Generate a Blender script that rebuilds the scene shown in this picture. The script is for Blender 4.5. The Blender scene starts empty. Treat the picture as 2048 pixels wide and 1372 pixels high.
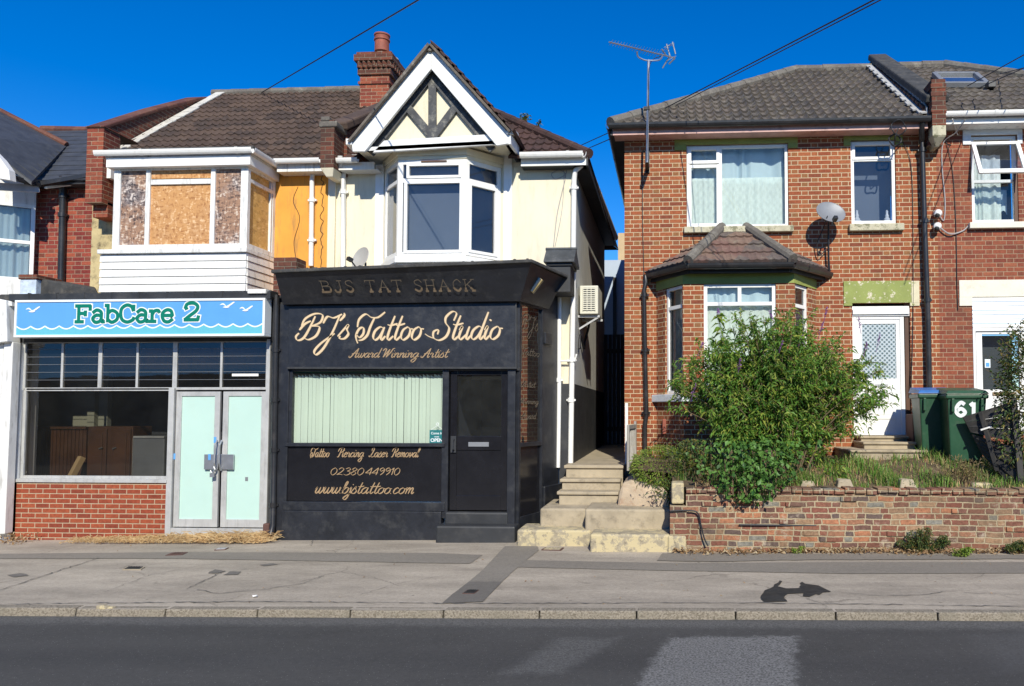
import bpy, bmesh, math, random
import numpy as np
from mathutils import Vector, Matrix
rnd = random.Random(7)
R = math.radians
scene = bpy.context.scene
COL = scene.collection
# ---------------------------------------------------------------- camera, sky, sun, exposure
FPX, VPX, VPY, W0, H0 = 1560.0, 1340.0, 825.0, 2048.0, 1372.0
YAW, PITCH = math.atan(0.062), math.atan(0.049)
PPX = VPX - FPX*math.tan(YAW); PPY = VPY - FPX*math.tan(PITCH)
EYE = 1.85
cd = bpy.data.cameras.new('camera'); cam = bpy.data.objects.new('camera', cd); COL.objects.link(cam)
cam.location = (0, 0, EYE); cam.rotation_euler = (R(90)+PITCH, 0, YAW)
cd.sensor_fit = 'HORIZONTAL'; cd.sensor_width = 36; cd.lens = 36*FPX/W0
cd.shift_x = (W0/2-PPX)/W0; cd.shift_y = (PPY-H0/2)/W0
cd.clip_start = .05; cd.clip_end = 2000
scene.camera = cam
SUN = Vector((.2, -.85, .60)).normalized()
w = bpy.data.worlds.new('World'); scene.world = w; w.use_nodes = True
nt = w.node_tree; bg = nt.nodes['Background']
sky = nt.nodes.new('ShaderNodeTexSky'); sky.sky_type = 'NISHITA'; sky.sun_disc = False
sky.sun_elevation = math.asin(SUN.z); sky.sun_rotation = math.atan2(SUN.x, SUN.y)
sky.altitude = 0; sky.air_density = 1.0; sky.dust_density = 0.0; sky.ozone_density = 6.0
hs = nt.nodes.new('ShaderNodeHueSaturation'); hs.inputs['Saturation'].default_value = 1.34; hs.inputs['Hue'].default_value = .511
nt.links.new(sky.outputs[0], hs.inputs['Color']); nt.links.new(hs.outputs[0], bg.inputs[0]); bg.inputs[1].default_value = .14
sd = bpy.data.lights.new('sun', 'SUN'); sd.energy = 5.0; sd.angle = R(.5); sd.color = (1, .945, .80)
so = bpy.data.objects.new('sun', sd); COL.objects.link(so)
so.rotation_euler = SUN.to_track_quat('Z', 'Y').to_euler(); so.location = (3, -10, 20)
scene.view_settings.view_transform = 'Standard'; scene.view_settings.look = 'None'
scene.view_settings.exposure = 0.14; scene.view_settings.gamma = 1
scene.render.engine = 'CYCLES'
try: scene.cycles.max_bounces = 8; scene.cycles.transparent_max_bounces = 16
except Exception: pass

# ---------------------------------------------------------------- measuring helpers (the calibrated camera)
_RM = cam.rotation_euler.to_matrix()
def ray(px, py): return _RM @ Vector(((px-PPX)/FPX, (PPY-py)/FPX, -1))
def P(px, py, Y):
    d = ray(px, py); t = Y/d.y; return Vector((d.x*t, Y, EYE+d.z*t))
def G(px, py, z=0.0):
    d = ray(px, py); t = (z-EYE)/d.z; return Vector((d.x*t, d.y*t, z))
def RC(px0, py0, px1, py1, Y):          # pixel rectangle on plane Y -> x0,x1,z0,z1
    ym, xm = (py0+py1)/2, (px0+px1)/2
    za, zb = P(xm, py1, Y).z, P(xm, py0, Y).z
    return P(px0, ym, Y).x, P(px1, ym, Y).x, min(za, zb), max(za, zb)
def zpav(x): return .011*x
# ---------------------------------------------------------------- objects
ORG = {}
def tag(o, label=None, cat=None, group=None, kind=None):
    if label: o['label'] = label
    if cat: o['category'] = cat
    if group: o['group'] = group
    if kind: o['kind'] = kind
    return o
def thing(name, loc, label, cat, group=None):
    o = bpy.data.objects.new(name, None); COL.objects.link(o); o.empty_display_size = .2
    o.location = loc; ORG[o] = Vector(loc); return tag(o, label, cat, group)
def cr(pts, n=6, closed=False):          # catmull-rom
    pts = [Vector(p) for p in pts]; out = []
    if len(pts) < 3: return pts
    L = len(pts); rng = range(L if closed else L-1)
    for i in rng:
        if closed: a, b, c, d = pts[(i-1) % L], pts[i], pts[(i+1) % L], pts[(i+2) % L]
        else: a, b, c, d = pts[max(i-1, 0)], pts[i], pts[i+1], pts[min(i+2, L-1)]
        for k in range(n):
            t = k/n
            out.append(.5*((2*b)+(c-a)*t+(2*a-5*b+4*c-d)*t*t+(3*b-a-3*c+d)*t**3))
    if not closed: out.append(pts[-1])
    return out
class MB:
    def __init__(s): s.v = []; s.f = []; s.m = []; s.mi = 0
    def add(s, vs, fs):
        b = len(s.v); s.v += [Vector(v) for v in vs]; s.f += [[i+b for i in f] for f in fs]; s.m += [s.mi]*len(fs); return s
    def box(s, x0, x1, y0, y1, z0, z1):
        x0, x1 = sorted((x0, x1)); y0, y1 = sorted((y0, y1)); z0, z1 = sorted((z0, z1))
        return s.add([(x0,y0,z0),(x1,y0,z0),(x1,y1,z0),(x0,y1,z0),(x0,y0,z1),(x1,y0,z1),(x1,y1,z1),(x0,y1,z1)],
              [(0,3,2,1),(4,5,6,7),(0,1,5,4),(1,2,6,5),(2,3,7,6),(3,0,4,7)])
    def hexa(s, p):                        # bottom 4 ccw, top 4
        return s.add(p, [(0,3,2,1),(4,5,6,7),(0,1,5,4),(1,2,6,5),(2,3,7,6),(3,0,4,7)])
    def quad(s, *p): return s.add(p, [tuple(range(len(p)))])
    def prism(s, poly, off):               # polygon of 3D points extruded by off
        off = Vector(off); n = len(poly); p = [Vector(q) for q in poly]
        return s.add(p+[q+off for q in p], [tuple(range(n))[::-1], tuple(range(n, 2*n))]+[(i, (i+1) % n, (i+1) % n+n, i+n) for i in range(n)])
    def slab(s, a, b, t, y0, y1): pass
    def bar(s, a, b, w, h=None, up=(0,0,1)):
        a, b = Vector(a), Vector(b); h = h or w; d = (b-a).normalized(); u = Vector(up)
        if abs(d.dot(u)) > .98: u = Vector((0,1,0))
        r = d.cross(u).normalized()*w/2; q = r.cross(d).normalized()*h/2
        return s.hexa([a-r-q, a+r-q, b+r-q, b-r-q, a-r+q, a+r+q, b+r+q, b-r+q])
    def tube(s, path, r, n=8, cap=True):
        path = [Vector(p) for p in path]; rs = r if hasattr(r, '__len__') else [r]*len(path)
        b = len(s.v); prev = None
        for i, p in enumerate(path):
            d = (path[min(i+1, len(path)-1)]-path[max(i-1, 0)])
            d = d.normalized() if d.length > 1e-9 else Vector((0,0,1))
            if prev is None:
                u = Vector((0,0,1)) if abs(d.z) < .9 else Vector((0,1,0))
                prev = d.cross(u).normalized()
            prev = (prev-d*prev.dot(d)).normalized(); q = d.cross(prev)
            for k in range(n):
                a = 2*math.pi*k/n; s.v.append(p+(prev*math.cos(a)+q*math.sin(a))*rs[i])
        for i in range(len(path)-1):
            for k in range(n):
                k2 = (k+1) % n; s.f.append([b+i*n+k, b+i*n+k2, b+(i+1)*n+k2, b+(i+1)*n+k]); s.m.append(s.mi)
        if cap:
            s.f.append([b+k for k in range(n)][::-1]); e = b+(len(path)-1)*n; s.f.append([e+k for k in range(n)]); s.m += [s.mi]*2
        return s
    def lathe(s, c, prof, n=20, axis=(0,0,1), cap=True):   # prof: (r,h)
        ax = Vector(axis).normalized(); u = ax.orthogonal().normalized(); q = ax.cross(u); b = len(s.v); c = Vector(c)
        for r, h in prof:
            for k in range(n):
                a = 2*math.pi*k/n; s.v.append(c+ax*h+(u*math.cos(a)+q*math.sin(a))*r)
        for i in range(len(prof)-1):
            for k in range(n):
                k2 = (k+1) % n; s.f.append([b+i*n+k, b+i*n+k2, b+(i+1)*n+k2, b+(i+1)*n+k]); s.m.append(s.mi)
        if cap:
            s.f.append([b+k for k in range(n)][::-1]); e = b+(len(prof)-1)*n; s.f.append([e+k for k in range(n)]); s.m += [s.mi]*2
        return s
    def build(s, name, mat, parent=None, bevel=0, smooth=False, fix=False, label=None, **kw):
        me = bpy.data.meshes.new(name); o = Vector((0,0,0))
        if parent is not None: o = ORG[parent]
        elif s.v: 
            a = np.array([tuple(v) for v in s.v]); o = Vector(((a[:,0].min()+a[:,0].max())/2, (a[:,1].min()+a[:,1].max())/2, a[:,2].min()))
        me.from_pydata([tuple(v-o) for v in s.v], [], s.f)
        mats = mat if isinstance(mat, (list, tuple)) else [mat]
        for m in mats: me.materials.append(m)
        if len(mats) > 1: me.polygons.foreach_set('material_index', s.m)
        if fix:
            bm = bmesh.new(); bm.from_mesh(me); bmesh.ops.recalc_face_normals(bm, faces=bm.faces); bm.to_mesh(me); bm.free()
        if smooth:
            me.polygons.foreach_set('use_smooth', [True]*len(me.polygons))
            try: me.set_sharp_from_angle(angle=R(40))
            except Exception: pass
        ob = bpy.data.objects.new(name, me); COL.objects.link(ob)
        if parent is not None: ob.parent = parent
        else: ob.location = o
        ORG[ob] = o.copy()
        if bevel:
            b = ob.modifiers.new('bevel', 'BEVEL'); b.width = bevel; b.segments = 2; b.limit_method = 'ANGLE'; b.angle_limit = R(40)
        return tag(ob, label=label, **kw)
def struct(mb, name, mat, **k): return mb.build(name, mat, kind='structure', **k)

# ---------------------------------------------------------------- materials
class NT:
    def __init__(s, name):
        s.mat = bpy.data.materials.new(name); s.mat.use_nodes = True; s.t = s.mat.node_tree
        s.b = s.t.nodes['Principled BSDF']; s.o = s.t.nodes['Material Output']
        s.geo = s.t.nodes.new('ShaderNodeNewGeometry'); s.pos = s.geo.outputs['Position']
    def N(s, t, **k):
        n = s.t.nodes.new(t)
        for a, b in k.items(): setattr(n, a, b)
        return n
    def L(s, val, inp):
        if hasattr(val, 'is_output'): s.t.links.new(val, inp)
        elif isinstance(val, (tuple, list)) and len(val) == 3 and inp.type == 'RGBA': inp.default_value = (*val, 1)
        else: inp.default_value = val
    def m(s, op, a, b=0.0, c=None, clamp=False):
        n = s.N('ShaderNodeMath', operation=op, use_clamp=clamp); s.L(a, n.inputs[0]); s.L(b, n.inputs[1])
        if c is not None: s.L(c, n.inputs[2])
        return n.outputs[0]
    def sep(s, v):
        n = s.N('ShaderNodeSeparateXYZ'); s.L(v, n.inputs[0]); return n.outputs
    def comb(s, x, y, z):
        n = s.N('ShaderNodeCombineXYZ'); s.L(x, n.inputs[0]); s.L(y, n.inputs[1]); s.L(z, n.inputs[2]); return n.outputs[0]
    def mapv(s, v, scale=(1,1,1), rot=(0,0,0), loc=(0,0,0)):
        n = s.N('ShaderNodeMapping'); s.L(v, n.inputs[0]); n.inputs['Scale'].default_value = scale
        n.inputs['Rotation'].default_value = rot; n.inputs['Location'].default_value = loc; return n.outputs[0]
    def noise(s, scale, detail=4, rough=.6, vec=None, col=False, dist=0):
        n = s.N('ShaderNodeTexNoise'); s.L(vec or s.pos, n.inputs['Vector']); n.inputs['Scale'].default_value = scale
        n.inputs['Detail'].default_value = detail; n.inputs['Roughness'].default_value = rough; n.inputs['Distortion'].default_value = dist
        return n.outputs['Color' if col else 'Fac']
    def vor(s, scale, vec=None, feature='F1', out='Distance'):
        n = s.N('ShaderNodeTexVoronoi', feature=feature); s.L(vec or s.pos, n.inputs['Vector']); n.inputs['Scale'].default_value = scale
        return n.outputs[out]
    def white(s, v):
        n = s.N('ShaderNodeTexWhiteNoise', noise_dimensions='3D'); s.L(v, n.inputs['Vector']); return n.outputs
    def ramp(s, fac, stops, interp='LINEAR'):
        n = s.N('ShaderNodeValToRGB'); s.L(fac, n.inputs[0]); e = n.color_ramp; e.interpolation = interp
        while len(e.elements) < len(stops): e.elements.new(.5)
        for el, (p, c) in zip(e.elements, stops):
            el.position = p; el.color = (*c, 1) if hasattr(c, '__len__') else (c, c, c, 1)
        return n.outputs[0]
    def mix(s, f, a, b, mode='MIX'):
        n = s.N('ShaderNodeMix', data_type='RGBA', blend_type=mode); s.L(f, n.inputs[0]); s.L(a, n.inputs[6]); s.L(b, n.inputs[7]); return n.outputs[2]
    def sm(s, v, a, b):
        n = s.N('ShaderNodeMapRange', interpolation_type='SMOOTHSTEP'); s.L(v, n.inputs[0]); n.inputs[1].default_value = a; n.inputs[2].default_value = b
        return n.outputs[0]
    def bump(s, h, strength=.5, dist=.01):
        n = s.N('ShaderNodeBump'); s.L(h, n.inputs['Height']); n.inputs['Strength'].default_value = strength; n.inputs['Distance'].default_value = dist
        s.t.links.new(n.outputs[0], s.b.inputs['Normal']); return n.outputs[0]
    def out(s, col, rough=.6, spec=.5, metal=0):
        s.L(col, s.b.inputs['Base Color']); s.L(rough, s.b.inputs['Roughness']); s.L(spec, s.b.inputs['Specular IOR Level']); s.L(metal, s.b.inputs['Metallic'])
        return s.mat
def paint(name, c, rough=.5, var=.12, dirt=None, dirtamt=.25, bump=.15, bscale=60, scale=2.0, metal=0, spec=.5, peel=None, peelamt=.6, streak=0):
    s = NT(name)
    n1 = s.noise(scale, 5, .65); lo = tuple(x*(1-var) for x in c); hi = tuple(min(1, x*(1+var)) for x in c)
    col = s.ramp(n1, [(.3, lo), (.7, hi)])
    if dirt:
        v = s.mapv(s.pos, scale=(6, 6, 1.0)) if streak else s.pos
        n2 = s.noise(scale*1.7 if not streak else 2.0, 6, .7, vec=v)
        col = s.mix(s.m('MULTIPLY', s.sm(n2, .48, .72), dirtamt), col, dirt)
    h = s.noise(bscale, 4, .6)
    if peel:
        pk = s.sm(s.noise(7, 8, .75), peelamt-.015, peelamt+.015); col = s.mix(pk, col, peel)
    s.bump(h, bump, .004)
    rr = s.m('ADD', s.m('MULTIPLY', s.noise(scale*4, 3), .2), rough-.1)
    return s.out(col, rr, spec, metal)
def brick(name, cols, mortar, bond='flemish', jit=.0, header=None, mvar=.2, stain=None, stainamt=.5, bump=.8, jw=.0055, old=0, whiten=0):
    s = NT(name); P0 = s.sep(s.pos); Nn = s.sep(s.geo.outputs['True Normal'])
    u = P0[0] if old else s.m('SUBTRACT', s.m('MULTIPLY', P0[1], Nn[0]), s.m('MULTIPLY', P0[0], Nn[1])); z = P0[2]
    if jit:
        nv = s.sep(s.noise(5.0, 3, .6, col=True)); 
        u = s.m('ADD', u, s.m('MULTIPLY', s.m('SUBTRACT', nv[0], .5), jit*3)); z = s.m('ADD', z, s.m('MULTIPLY', s.m('SUBTRACT', nv[1], .5), jit*1.6))
    rz = s.m('DIVIDE', z, .075); row = s.m('FLOOR', rz); fz = s.m('FRACT', rz)
    per = .3375 if bond == 'flemish' else .225
    par = s.m('FLOORED_MODULO', row, 2.0)
    us = s.m('ADD', s.m('DIVIDE', u, per), s.m('MULTIPLY', par, .5))
    if old: us = s.m('ADD', us, s.white(s.comb(row, 3.3, 1.0))[0])
    cell = s.m('FLOOR', us); f = s.m('FRACT', us); d = s.m('MINIMUM', f, s.m('SUBTRACT', 1.0, f))
    if bond == 'flemish':
        d = s.m('MINIMUM', d, s.m('ABSOLUTE', s.m('SUBTRACT', f, .6667))); hd = s.m('GREATER_THAN', f, .6667)
    else: hd = s.m('GREATER_THAN', f, 2.0)
    d = s.m('MULTIPLY', d, per); dz = s.m('MULTIPLY', s.m('MINIMUM', fz, s.m('SUBTRACT', 1.0, fz)), .075)
    dm = s.m('MINIMUM', d, dz)
    rough = s.noise(70, 4, .7)
    dm = s.m('ADD', dm, s.m('MULTIPLY', s.m('SUBTRACT', rough, .5), .004+old*.013))
    mask = s.sm(dm, jw-.0018, jw+.0018)
    wn = s.white(s.comb(s.m('ADD', cell, s.m('MULTIPLY', hd, .37)), row, .5))
    k = len(cols); bc = s.ramp(wn[0], [(i/k, c) for i, c in enumerate(cols)], 'CONSTANT')
    if header: bc = s.mix(s.m('MULTIPLY', hd, s.m('MULTIPLY', wn[0], .8)), bc, header)
    bc = s.mix(.4+.25*old, bc, s.ramp(s.noise(26, 6, .75), [(.3, .2), (.7, 1.0)]), 'OVERLAY')
    mc = s.ramp(s.noise(18, 4), [(.3, tuple(c*(1-mvar) for c in mortar)), (.7, mortar)])
    col = s.mix(mask, mc, bc)
    if whiten: col = s.mix(s.m('MULTIPLY', s.sm(s.noise(3.1, 8, .8), .56, .66), whiten), col, (.5, .42, .32))
    if stain: col = s.mix(s.m('MULTIPLY', s.sm(s.noise(.9, 6, .7), .45, .68), stainamt), col, stain)
    h = s.m('ADD', mask, s.m('MULTIPLY', rough, .35))
    s.bump(h, bump, .006)
    return s.out(col, .88, .25)
def glass(name, tint=(.9,.95,.95), refl=1.0, dirt=.04):
    s = NT(name); t = s.t
    tr = s.N('ShaderNodeBsdfTransparent'); tr.inputs[0].default_value = (*tint, 1)
    gl = s.N('ShaderNodeBsdfGlossy'); gl.inputs['Roughness'].default_value = .02
    fr = s.N('ShaderNodeFresnel'); fr.inputs[0].default_value = 1.5
    bp = s.N('ShaderNodeBump'); s.L(s.noise(1.3, 2), bp.inputs['Height']); bp.inputs['Strength'].default_value = .03; bp.inputs['Distance'].default_value = .03
    t.links.new(bp.outputs[0], gl.inputs['Normal'])
    mx = s.N('ShaderNodeMixShader'); s.L(s.m('MULTIPLY', fr.outputs[0], 1.7*refl, clamp=True), mx.inputs[0])
    t.links.new(tr.outputs[0], mx.inputs[1]); t.links.new(gl.outputs[0], mx.inputs[2])
    df = s.N('ShaderNodeBsdfDiffuse'); df.inputs[0].default_value = (.5, .52, .5, 1)
    m2 = s.N('ShaderNodeMixShader'); s.L(s.m('MULTIPLY', s.noise(2.5, 5, .7), dirt*2), m2.inputs[0])
    t.links.new(mx.outputs[0], m2.inputs[1]); t.links.new(df.outputs[0], m2.inputs[2]); t.links.new(m2.outputs[0], s.o.inputs[0])
    return s.mat
def leafmat(name, c1, c2, c3=None, trans=.35):
    s = NT(name); r = s.geo.outputs['Random Per Island']
    st = [(0, c1), (.6, c2)] + ([(.93, c3)] if c3 else [])
    col = s.ramp(r, st); col = s.mix(.5, col, s.ramp(s.noise(2.2, 3), [(.35, .45), (.65, 1.2)]), 'MULTIPLY')
    s.out(col, .5, .35)
    tl = s.N('ShaderNodeBsdfTranslucent'); s.L(col, tl.inputs[0]); mx = s.N('ShaderNodeMixShader'); mx.inputs[0].default_value = trans
    s.t.links.new(s.b.outputs[0], mx.inputs[1]); s.t.links.new(tl.outputs[0], mx.inputs[2]); s.t.links.new(mx.outputs[0], s.o.inputs[0])
    return s.mat
def tilemat(name, cols, lichen=(.3,.28,.2), lamt=.3, row=.32):
    s = NT(name); c = s.vor(3.2, s.mapv(s.pos, scale=(1, .9, .9)), out='Color')
    col = s.ramp(s.sep(c)[0], [(i/len(cols), q) for i, q in enumerate(cols)], 'CONSTANT')
    col = s.mix(.5, col, s.ramp(s.noise(22, 6, .75), [(.3, .45), (.7, 1.15)]), 'MULTIPLY')
    col = s.mix(s.m('MULTIPLY', s.sm(s.noise(6, 8, .8), .5, .68), lamt), col, lichen)
    s.bump(s.noise(120, 3), .4, .004)
    return s.out(col, .85, .25)

M = {}
M['white'] = paint('white_upvc', (.80,.795,.77), .35, .04, (.45,.43,.38), .2, .03, streak=1)
M['white_dirty'] = paint('weathered_white_paint', (.74,.74,.72), .55, .08, (.22,.20,.17), .55, .2, streak=1)
M['cream'] = paint('cream_render', (.74,.675,.515), .8, .06, (.42,.36,.25), .24, .5, 90, 1.2, streak=1)
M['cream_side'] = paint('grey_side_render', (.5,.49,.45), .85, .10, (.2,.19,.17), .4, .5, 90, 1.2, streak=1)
M['yellow'] = paint('ochre_render', (.70,.32,.05), .8, .14, (.24,.15,.07), .6, .5, 70, 1.6, streak=1)
M['yellow_pale'] = paint('stained_pale_ochre_render', (.52,.42,.22), .85, .2, (.07,.05,.03), .85, .5, 70, 3.0)
M['black'] = paint('black_paint', (.015,.017,.023), .40, .3, (.09,.09,.088), .3, .3, 24, 3.0, peel=(.11,.11,.105), peelamt=.70)
M['black_matt'] = paint('faded_black_paint', (.022,.024,.028), .6, .3, (.10,.095,.09), .3, .3, 30, 2.0)
M['black_gloss'] = paint('black_gloss_panel', (.012,.012,.015), .2, .2, None, 0, .02, 20)
M['pipe'] = paint('black_pipe_paint', (.02,.02,.022), .35, .2, (.12,.1,.09), .2, .08)
M['alu'] = paint('dull_aluminium', (.50,.50,.49), .45, .12, (.2,.19,.18), .4, .06, 40, 3, metal=.25, streak=1)
M['steel'] = paint('galvanised_steel', (.45,.46,.48), .4, .15, metal=.8)
M['green'] = paint('olive_green_paint', (.26,.30,.075), .75, .10, (.12,.13,.05), .35, .4, 60, 3)
M['green_peel'] = paint('peeling_olive_paint', (.26,.30,.08), .75, .10, (.12,.13,.05), .35, .4, 60, 3, peel=(.62,.56,.42), peelamt=.565)
M['cream_peel'] = paint('peeling_cream_paint', (.66,.60,.42), .8, .08, (.3,.27,.18), .3, .4, 50, 3, peel=(.27,.30,.09), peelamt=.60)
M['sill_old'] = paint('weathered_stone_sill', (.5,.46,.33), .85, .12, (.12,.12,.07), .5, .5, 50, 6, peel=(.22,.21,.13), peelamt=.56)
M['brick_house'] = brick('red_flemish_brick', [(.25,.068,.029),(.28,.082,.034),(.23,.062,.029),(.30,.095,.040),(.26,.072,.031),(.19,.055,.029)], (.60,.46,.29), header=(.24,.115,.045), stain=(.12,.08,.05), stainamt=.28, jw=.0065)
M['brick_house_b'] = brick('dull_red_flemish_brick', [(.21,.058,.034),(.24,.07,.038),(.17,.046,.029),(.26,.085,.045)], (.42,.28,.18), header=(.17,.06,.035), stain=(.12,.06,.04), stainamt=.4)
M['brick_left'] = brick('purple_red_brick', [(.21,.04,.03),(.26,.055,.036),(.17,.03,.025),(.29,.07,.04)], (.36,.24,.17), header=(.12,.04,.03), stain=(.10,.05,.04), stainamt=.35)
M['brick_shop'] = brick('red_stretcher_brick', [(.23,.05,.025),(.27,.065,.03),(.19,.042,.023),(.25,.058,.028)], (.48,.37,.25), bond='stretch', jw=.0065)
M['brick_old'] = brick('old_mixed_brick', [(.15,.065,.045),(.19,.08,.05),(.23,.11,.065),(.12,.065,.05),(.17,.065,.045),(.26,.16,.095),(.10,.07,.06),(.21,.13,.08),(.30,.13,.07),(.16,.075,.055),(.15,.07,.048),(.17,.16,.135),(.18,.075,.05)], (.42,.34,.22), jit=.022, stain=(.13,.10,.065), stainamt=.6, old=1, whiten=.65, bump=1.0, jw=.0085)
M['brick_chim'] = brick('chimney_brick', [(.21,.052,.032),(.17,.042,.028),(.26,.07,.038)], (.38,.26,.17), bond='stretch', stain=(.06,.04,.035), stainamt=.5)
M['brick_dark'] = brick('sooty_brick', [(.12,.045,.03),(.09,.035,.025),(.16,.05,.03)], (.22,.18,.13), bond='stretch', stain=(.04,.035,.03), stainamt=.5)
M['tile_a'] = tilemat('brown_concrete_tile', [(.085,.058,.046),(.10,.068,.054),(.072,.052,.044),(.115,.078,.06)], (.18,.15,.12), .25)
M['tile_b'] = tilemat('grey_concrete_tile', [(.125,.105,.09),(.15,.125,.105),(.105,.092,.082),(.135,.115,.095)], (.34,.31,.26), .6)
M['tile_c'] = tilemat('red_grey_small_tile', [(.15,.10,.085),(.19,.11,.09),(.13,.105,.095),(.20,.13,.10)], (.3,.27,.2), .45)
M['tile_d'] = tilemat('maroon_concrete_tile', [(.075,.043,.038),(.09,.05,.042),(.062,.038,.034)], (.2,.14,.12), .2)
M['ridge'] = tilemat('ridge_tile', [(.17,.155,.135),(.14,.125,.11)], (.34,.32,.26), .5)
M['ridge_red'] = tilemat('red_ridge_tile', [(.16,.07,.05),(.12,.05,.04)], (.2,.16,.12), .3)
M['lead'] = paint('lead_flashing', (.42,.42,.42), .6, .2, (.2,.2,.2), .4, .3, 30, 4)
M['mortar'] = paint('mortar_fillet', (.55,.53,.48), .9, .15, (.25,.22,.18), .5, .6, 40, 5)
M['terracotta'] = paint('terracotta', (.27,.075,.045), .7, .2, (.09,.05,.04), .5, .3, 30, 6)
M['conc'] = paint('old_concrete', (.37,.31,.22), .9, .2, (.13,.11,.08), .6, .7, 45, 3)
M['conc_yellow'] = paint('yellow_edged_concrete', (.36,.31,.22), .9, .25, (.13,.11,.08), .8, 1.0, 45, 7, peel=(.50,.42,.25), peelamt=.50)
M['pinkwood'] = paint('pink_fascia_paint', (.55,.33,.29), .6, .15, (.15,.09,.08), .5, .3, 50, 3)
M['felt'] = paint('roofing_felt', (.045,.045,.045), .9, .4, (.16,.14,.11), .5, 1, 60, 5)
M['dish'] = paint('dish_grey', (.22,.23,.25), .5, .1, (.12,.12,.12), .3, .05, metal=.2)
M['dish_pale'] = paint('dish_pale', (.42,.41,.38), .5, .1, (.25,.2,.15), .3, .05)
M['binG'] = paint('green_bin_plastic', (.018,.075,.038), .45, .15, (.10,.11,.09), .25, .1, 50, 4)
M['binBlue'] = paint('blue_lid_plastic', (.03,.13,.38), .45, .15, (.1,.1,.1), .2, .1)
M['rubber'] = paint('black_rubber', (.02,.02,.02), .7)
M['gold'] = paint('gold_leaf_paint', (.66,.50,.31), .5, .05, None, 0, .02)
M['gold2'] = paint('dull_gold_paint', (.34,.23,.125), .55, .12, None, 0, .02)
M['gold_mid'] = paint('worn_gold_paint', (.22,.16,.10), .6, .25, None, 0, .02, scale=12)
M['gold3'] = paint('faded_gold_paint', (.15,.12,.085), .6, .2, None, 0, .02, scale=12)
M['signblue'] = paint('sign_sky_blue', (.11,.34,.72), .35, .04, None, 0, .01)
M['signaqua'] = paint('sign_aqua', (.13,.47,.58), .35, .04, None, 0, .01)
M['signgreen'] = paint('sign_letter_green', (.0,.17,.11), .4, .04, None, 0, .01)
M['signwhite'] = paint('sign_white', (.78,.82,.84), .4, .03, None, 0, .01)
M['tealsign'] = paint('teal_card', (.01,.15,.16), .5, .05, None, 0, .01)
M['film'] = paint('pale_green_window_paint', (.45,.63,.565), .55, .03, (.45,.58,.5), .3, .05, 30, 1.5)
M['wood_dark'] = paint('dark_varnished_wood', (.09,.038,.018), .5, .3, (.03,.015,.01), .4, .1)
M['wood_pale'] = paint('pale_timber', (.55,.38,.20), .6, .1)
M['roomwall'] = paint('drab_room_paint', (.34,.34,.27), .9, .08)
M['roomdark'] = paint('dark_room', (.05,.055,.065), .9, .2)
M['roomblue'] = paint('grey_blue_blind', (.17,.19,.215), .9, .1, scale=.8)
M['blind'] = paint('pale_mint_blind', (.60,.66,.575), .7, .04, scale=1)
M['fencewood'] = paint('weathered_black_fence', (.035,.033,.032), .8, .3, (.1,.09,.08), .3, .5, 30, 3, streak=1)
M['greywood'] = paint('grey_bleached_wood', (.33,.31,.28), .85, .2, (.12,.11,.1), .5, .5, 30, 3, streak=1)
M['soil'] = paint('garden_soil', (.10,.07,.04), .95, .4, (.2,.15,.09), .5, 1, 20, 6)
M['stem'] = paint('woody_stem', (.14,.10,.06), .85, .3)
M['bluewall'] = paint('pale_blue_render', (.42,.5,.62), .85, .08)
M['tan'] = paint('tan_brick_far', (.5,.36,.2), .85, .15)
M['cable'] = paint('black_cable', (.015,.015,.018), .6)
M['cable_grey'] = paint('grey_cable', (.35,.33,.33), .6)
M['glass'] = glass('window_glass', dirt=.02); M['glass_sky'] = glass('upper_window_glass', (.75,.8,.88), 1.3, .03)
M['glass_dirty'] = glass('dusty_glass', (.60,.60,.58), 1.0, .012)
M['ac'] = paint('cream_metal_casing', (.62,.60,.5), .5, .05, (.3,.28,.22), .3, .05)
M['skywindow'] = glass('roof_window_glass', (.5,.6,.75), 2.5, .05)
M['rust'] = paint('rusty_iron', (.10,.05,.04), .8, .3)
M['stonepale'] = paint('pale_painted_lintel', (.74,.70,.58), .8, .06, (.45,.4,.3), .4, .4, 50, 3)
M['sillwhite'] = paint('white_stone_sill', (.68,.71,.74), .75, .08, (.35,.34,.33), .4, .3, 50, 4)
M['flower'] = leafmat('purple_flower', (.20,.07,.28), (.30,.12,.38), None, .3)
# lace net curtain: threads woven with gaps
def netmat(name, c, alpha=.8):
    s = NT(name); u = s.sep(s.pos)
    a = s.m('SINE', s.m('MULTIPLY', u[2], 42.0)); b = s.m('SINE', s.m('MULTIPLY', u[0], 55.0))
    pat = s.m('ADD', s.m('MULTIPLY', s.m('MULTIPLY', a, b), .07), s.m('MULTIPLY', s.noise(9, 5, .75, vec=s.mapv(s.pos, scale=(3,3,1))), .95))
    op = s.ramp(pat, [(.3, alpha-.12), (.65, min(1, alpha+.08))])
    s.out(c, .9, .1); tr = s.N('ShaderNodeBsdfTransparent'); mx = s.N('ShaderNodeMixShader')
    s.t.links.new(op, mx.inputs[0]); s.t.links.new(tr.outputs[0], mx.inputs[1]); s.t.links.new(s.b.outputs[0], mx.inputs[2]); s.t.links.new(mx.outputs[0], s.o.inputs[0])
    return s.mat
M['net'] = netmat('net_curtain', (.78,.84,.80)); M['net_thin'] = netmat('lace_curtain', (.62,.62,.55), .62)
M['curtain'] = paint('pale_blue_curtain', (.50,.60,.66), .9, .05)
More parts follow.
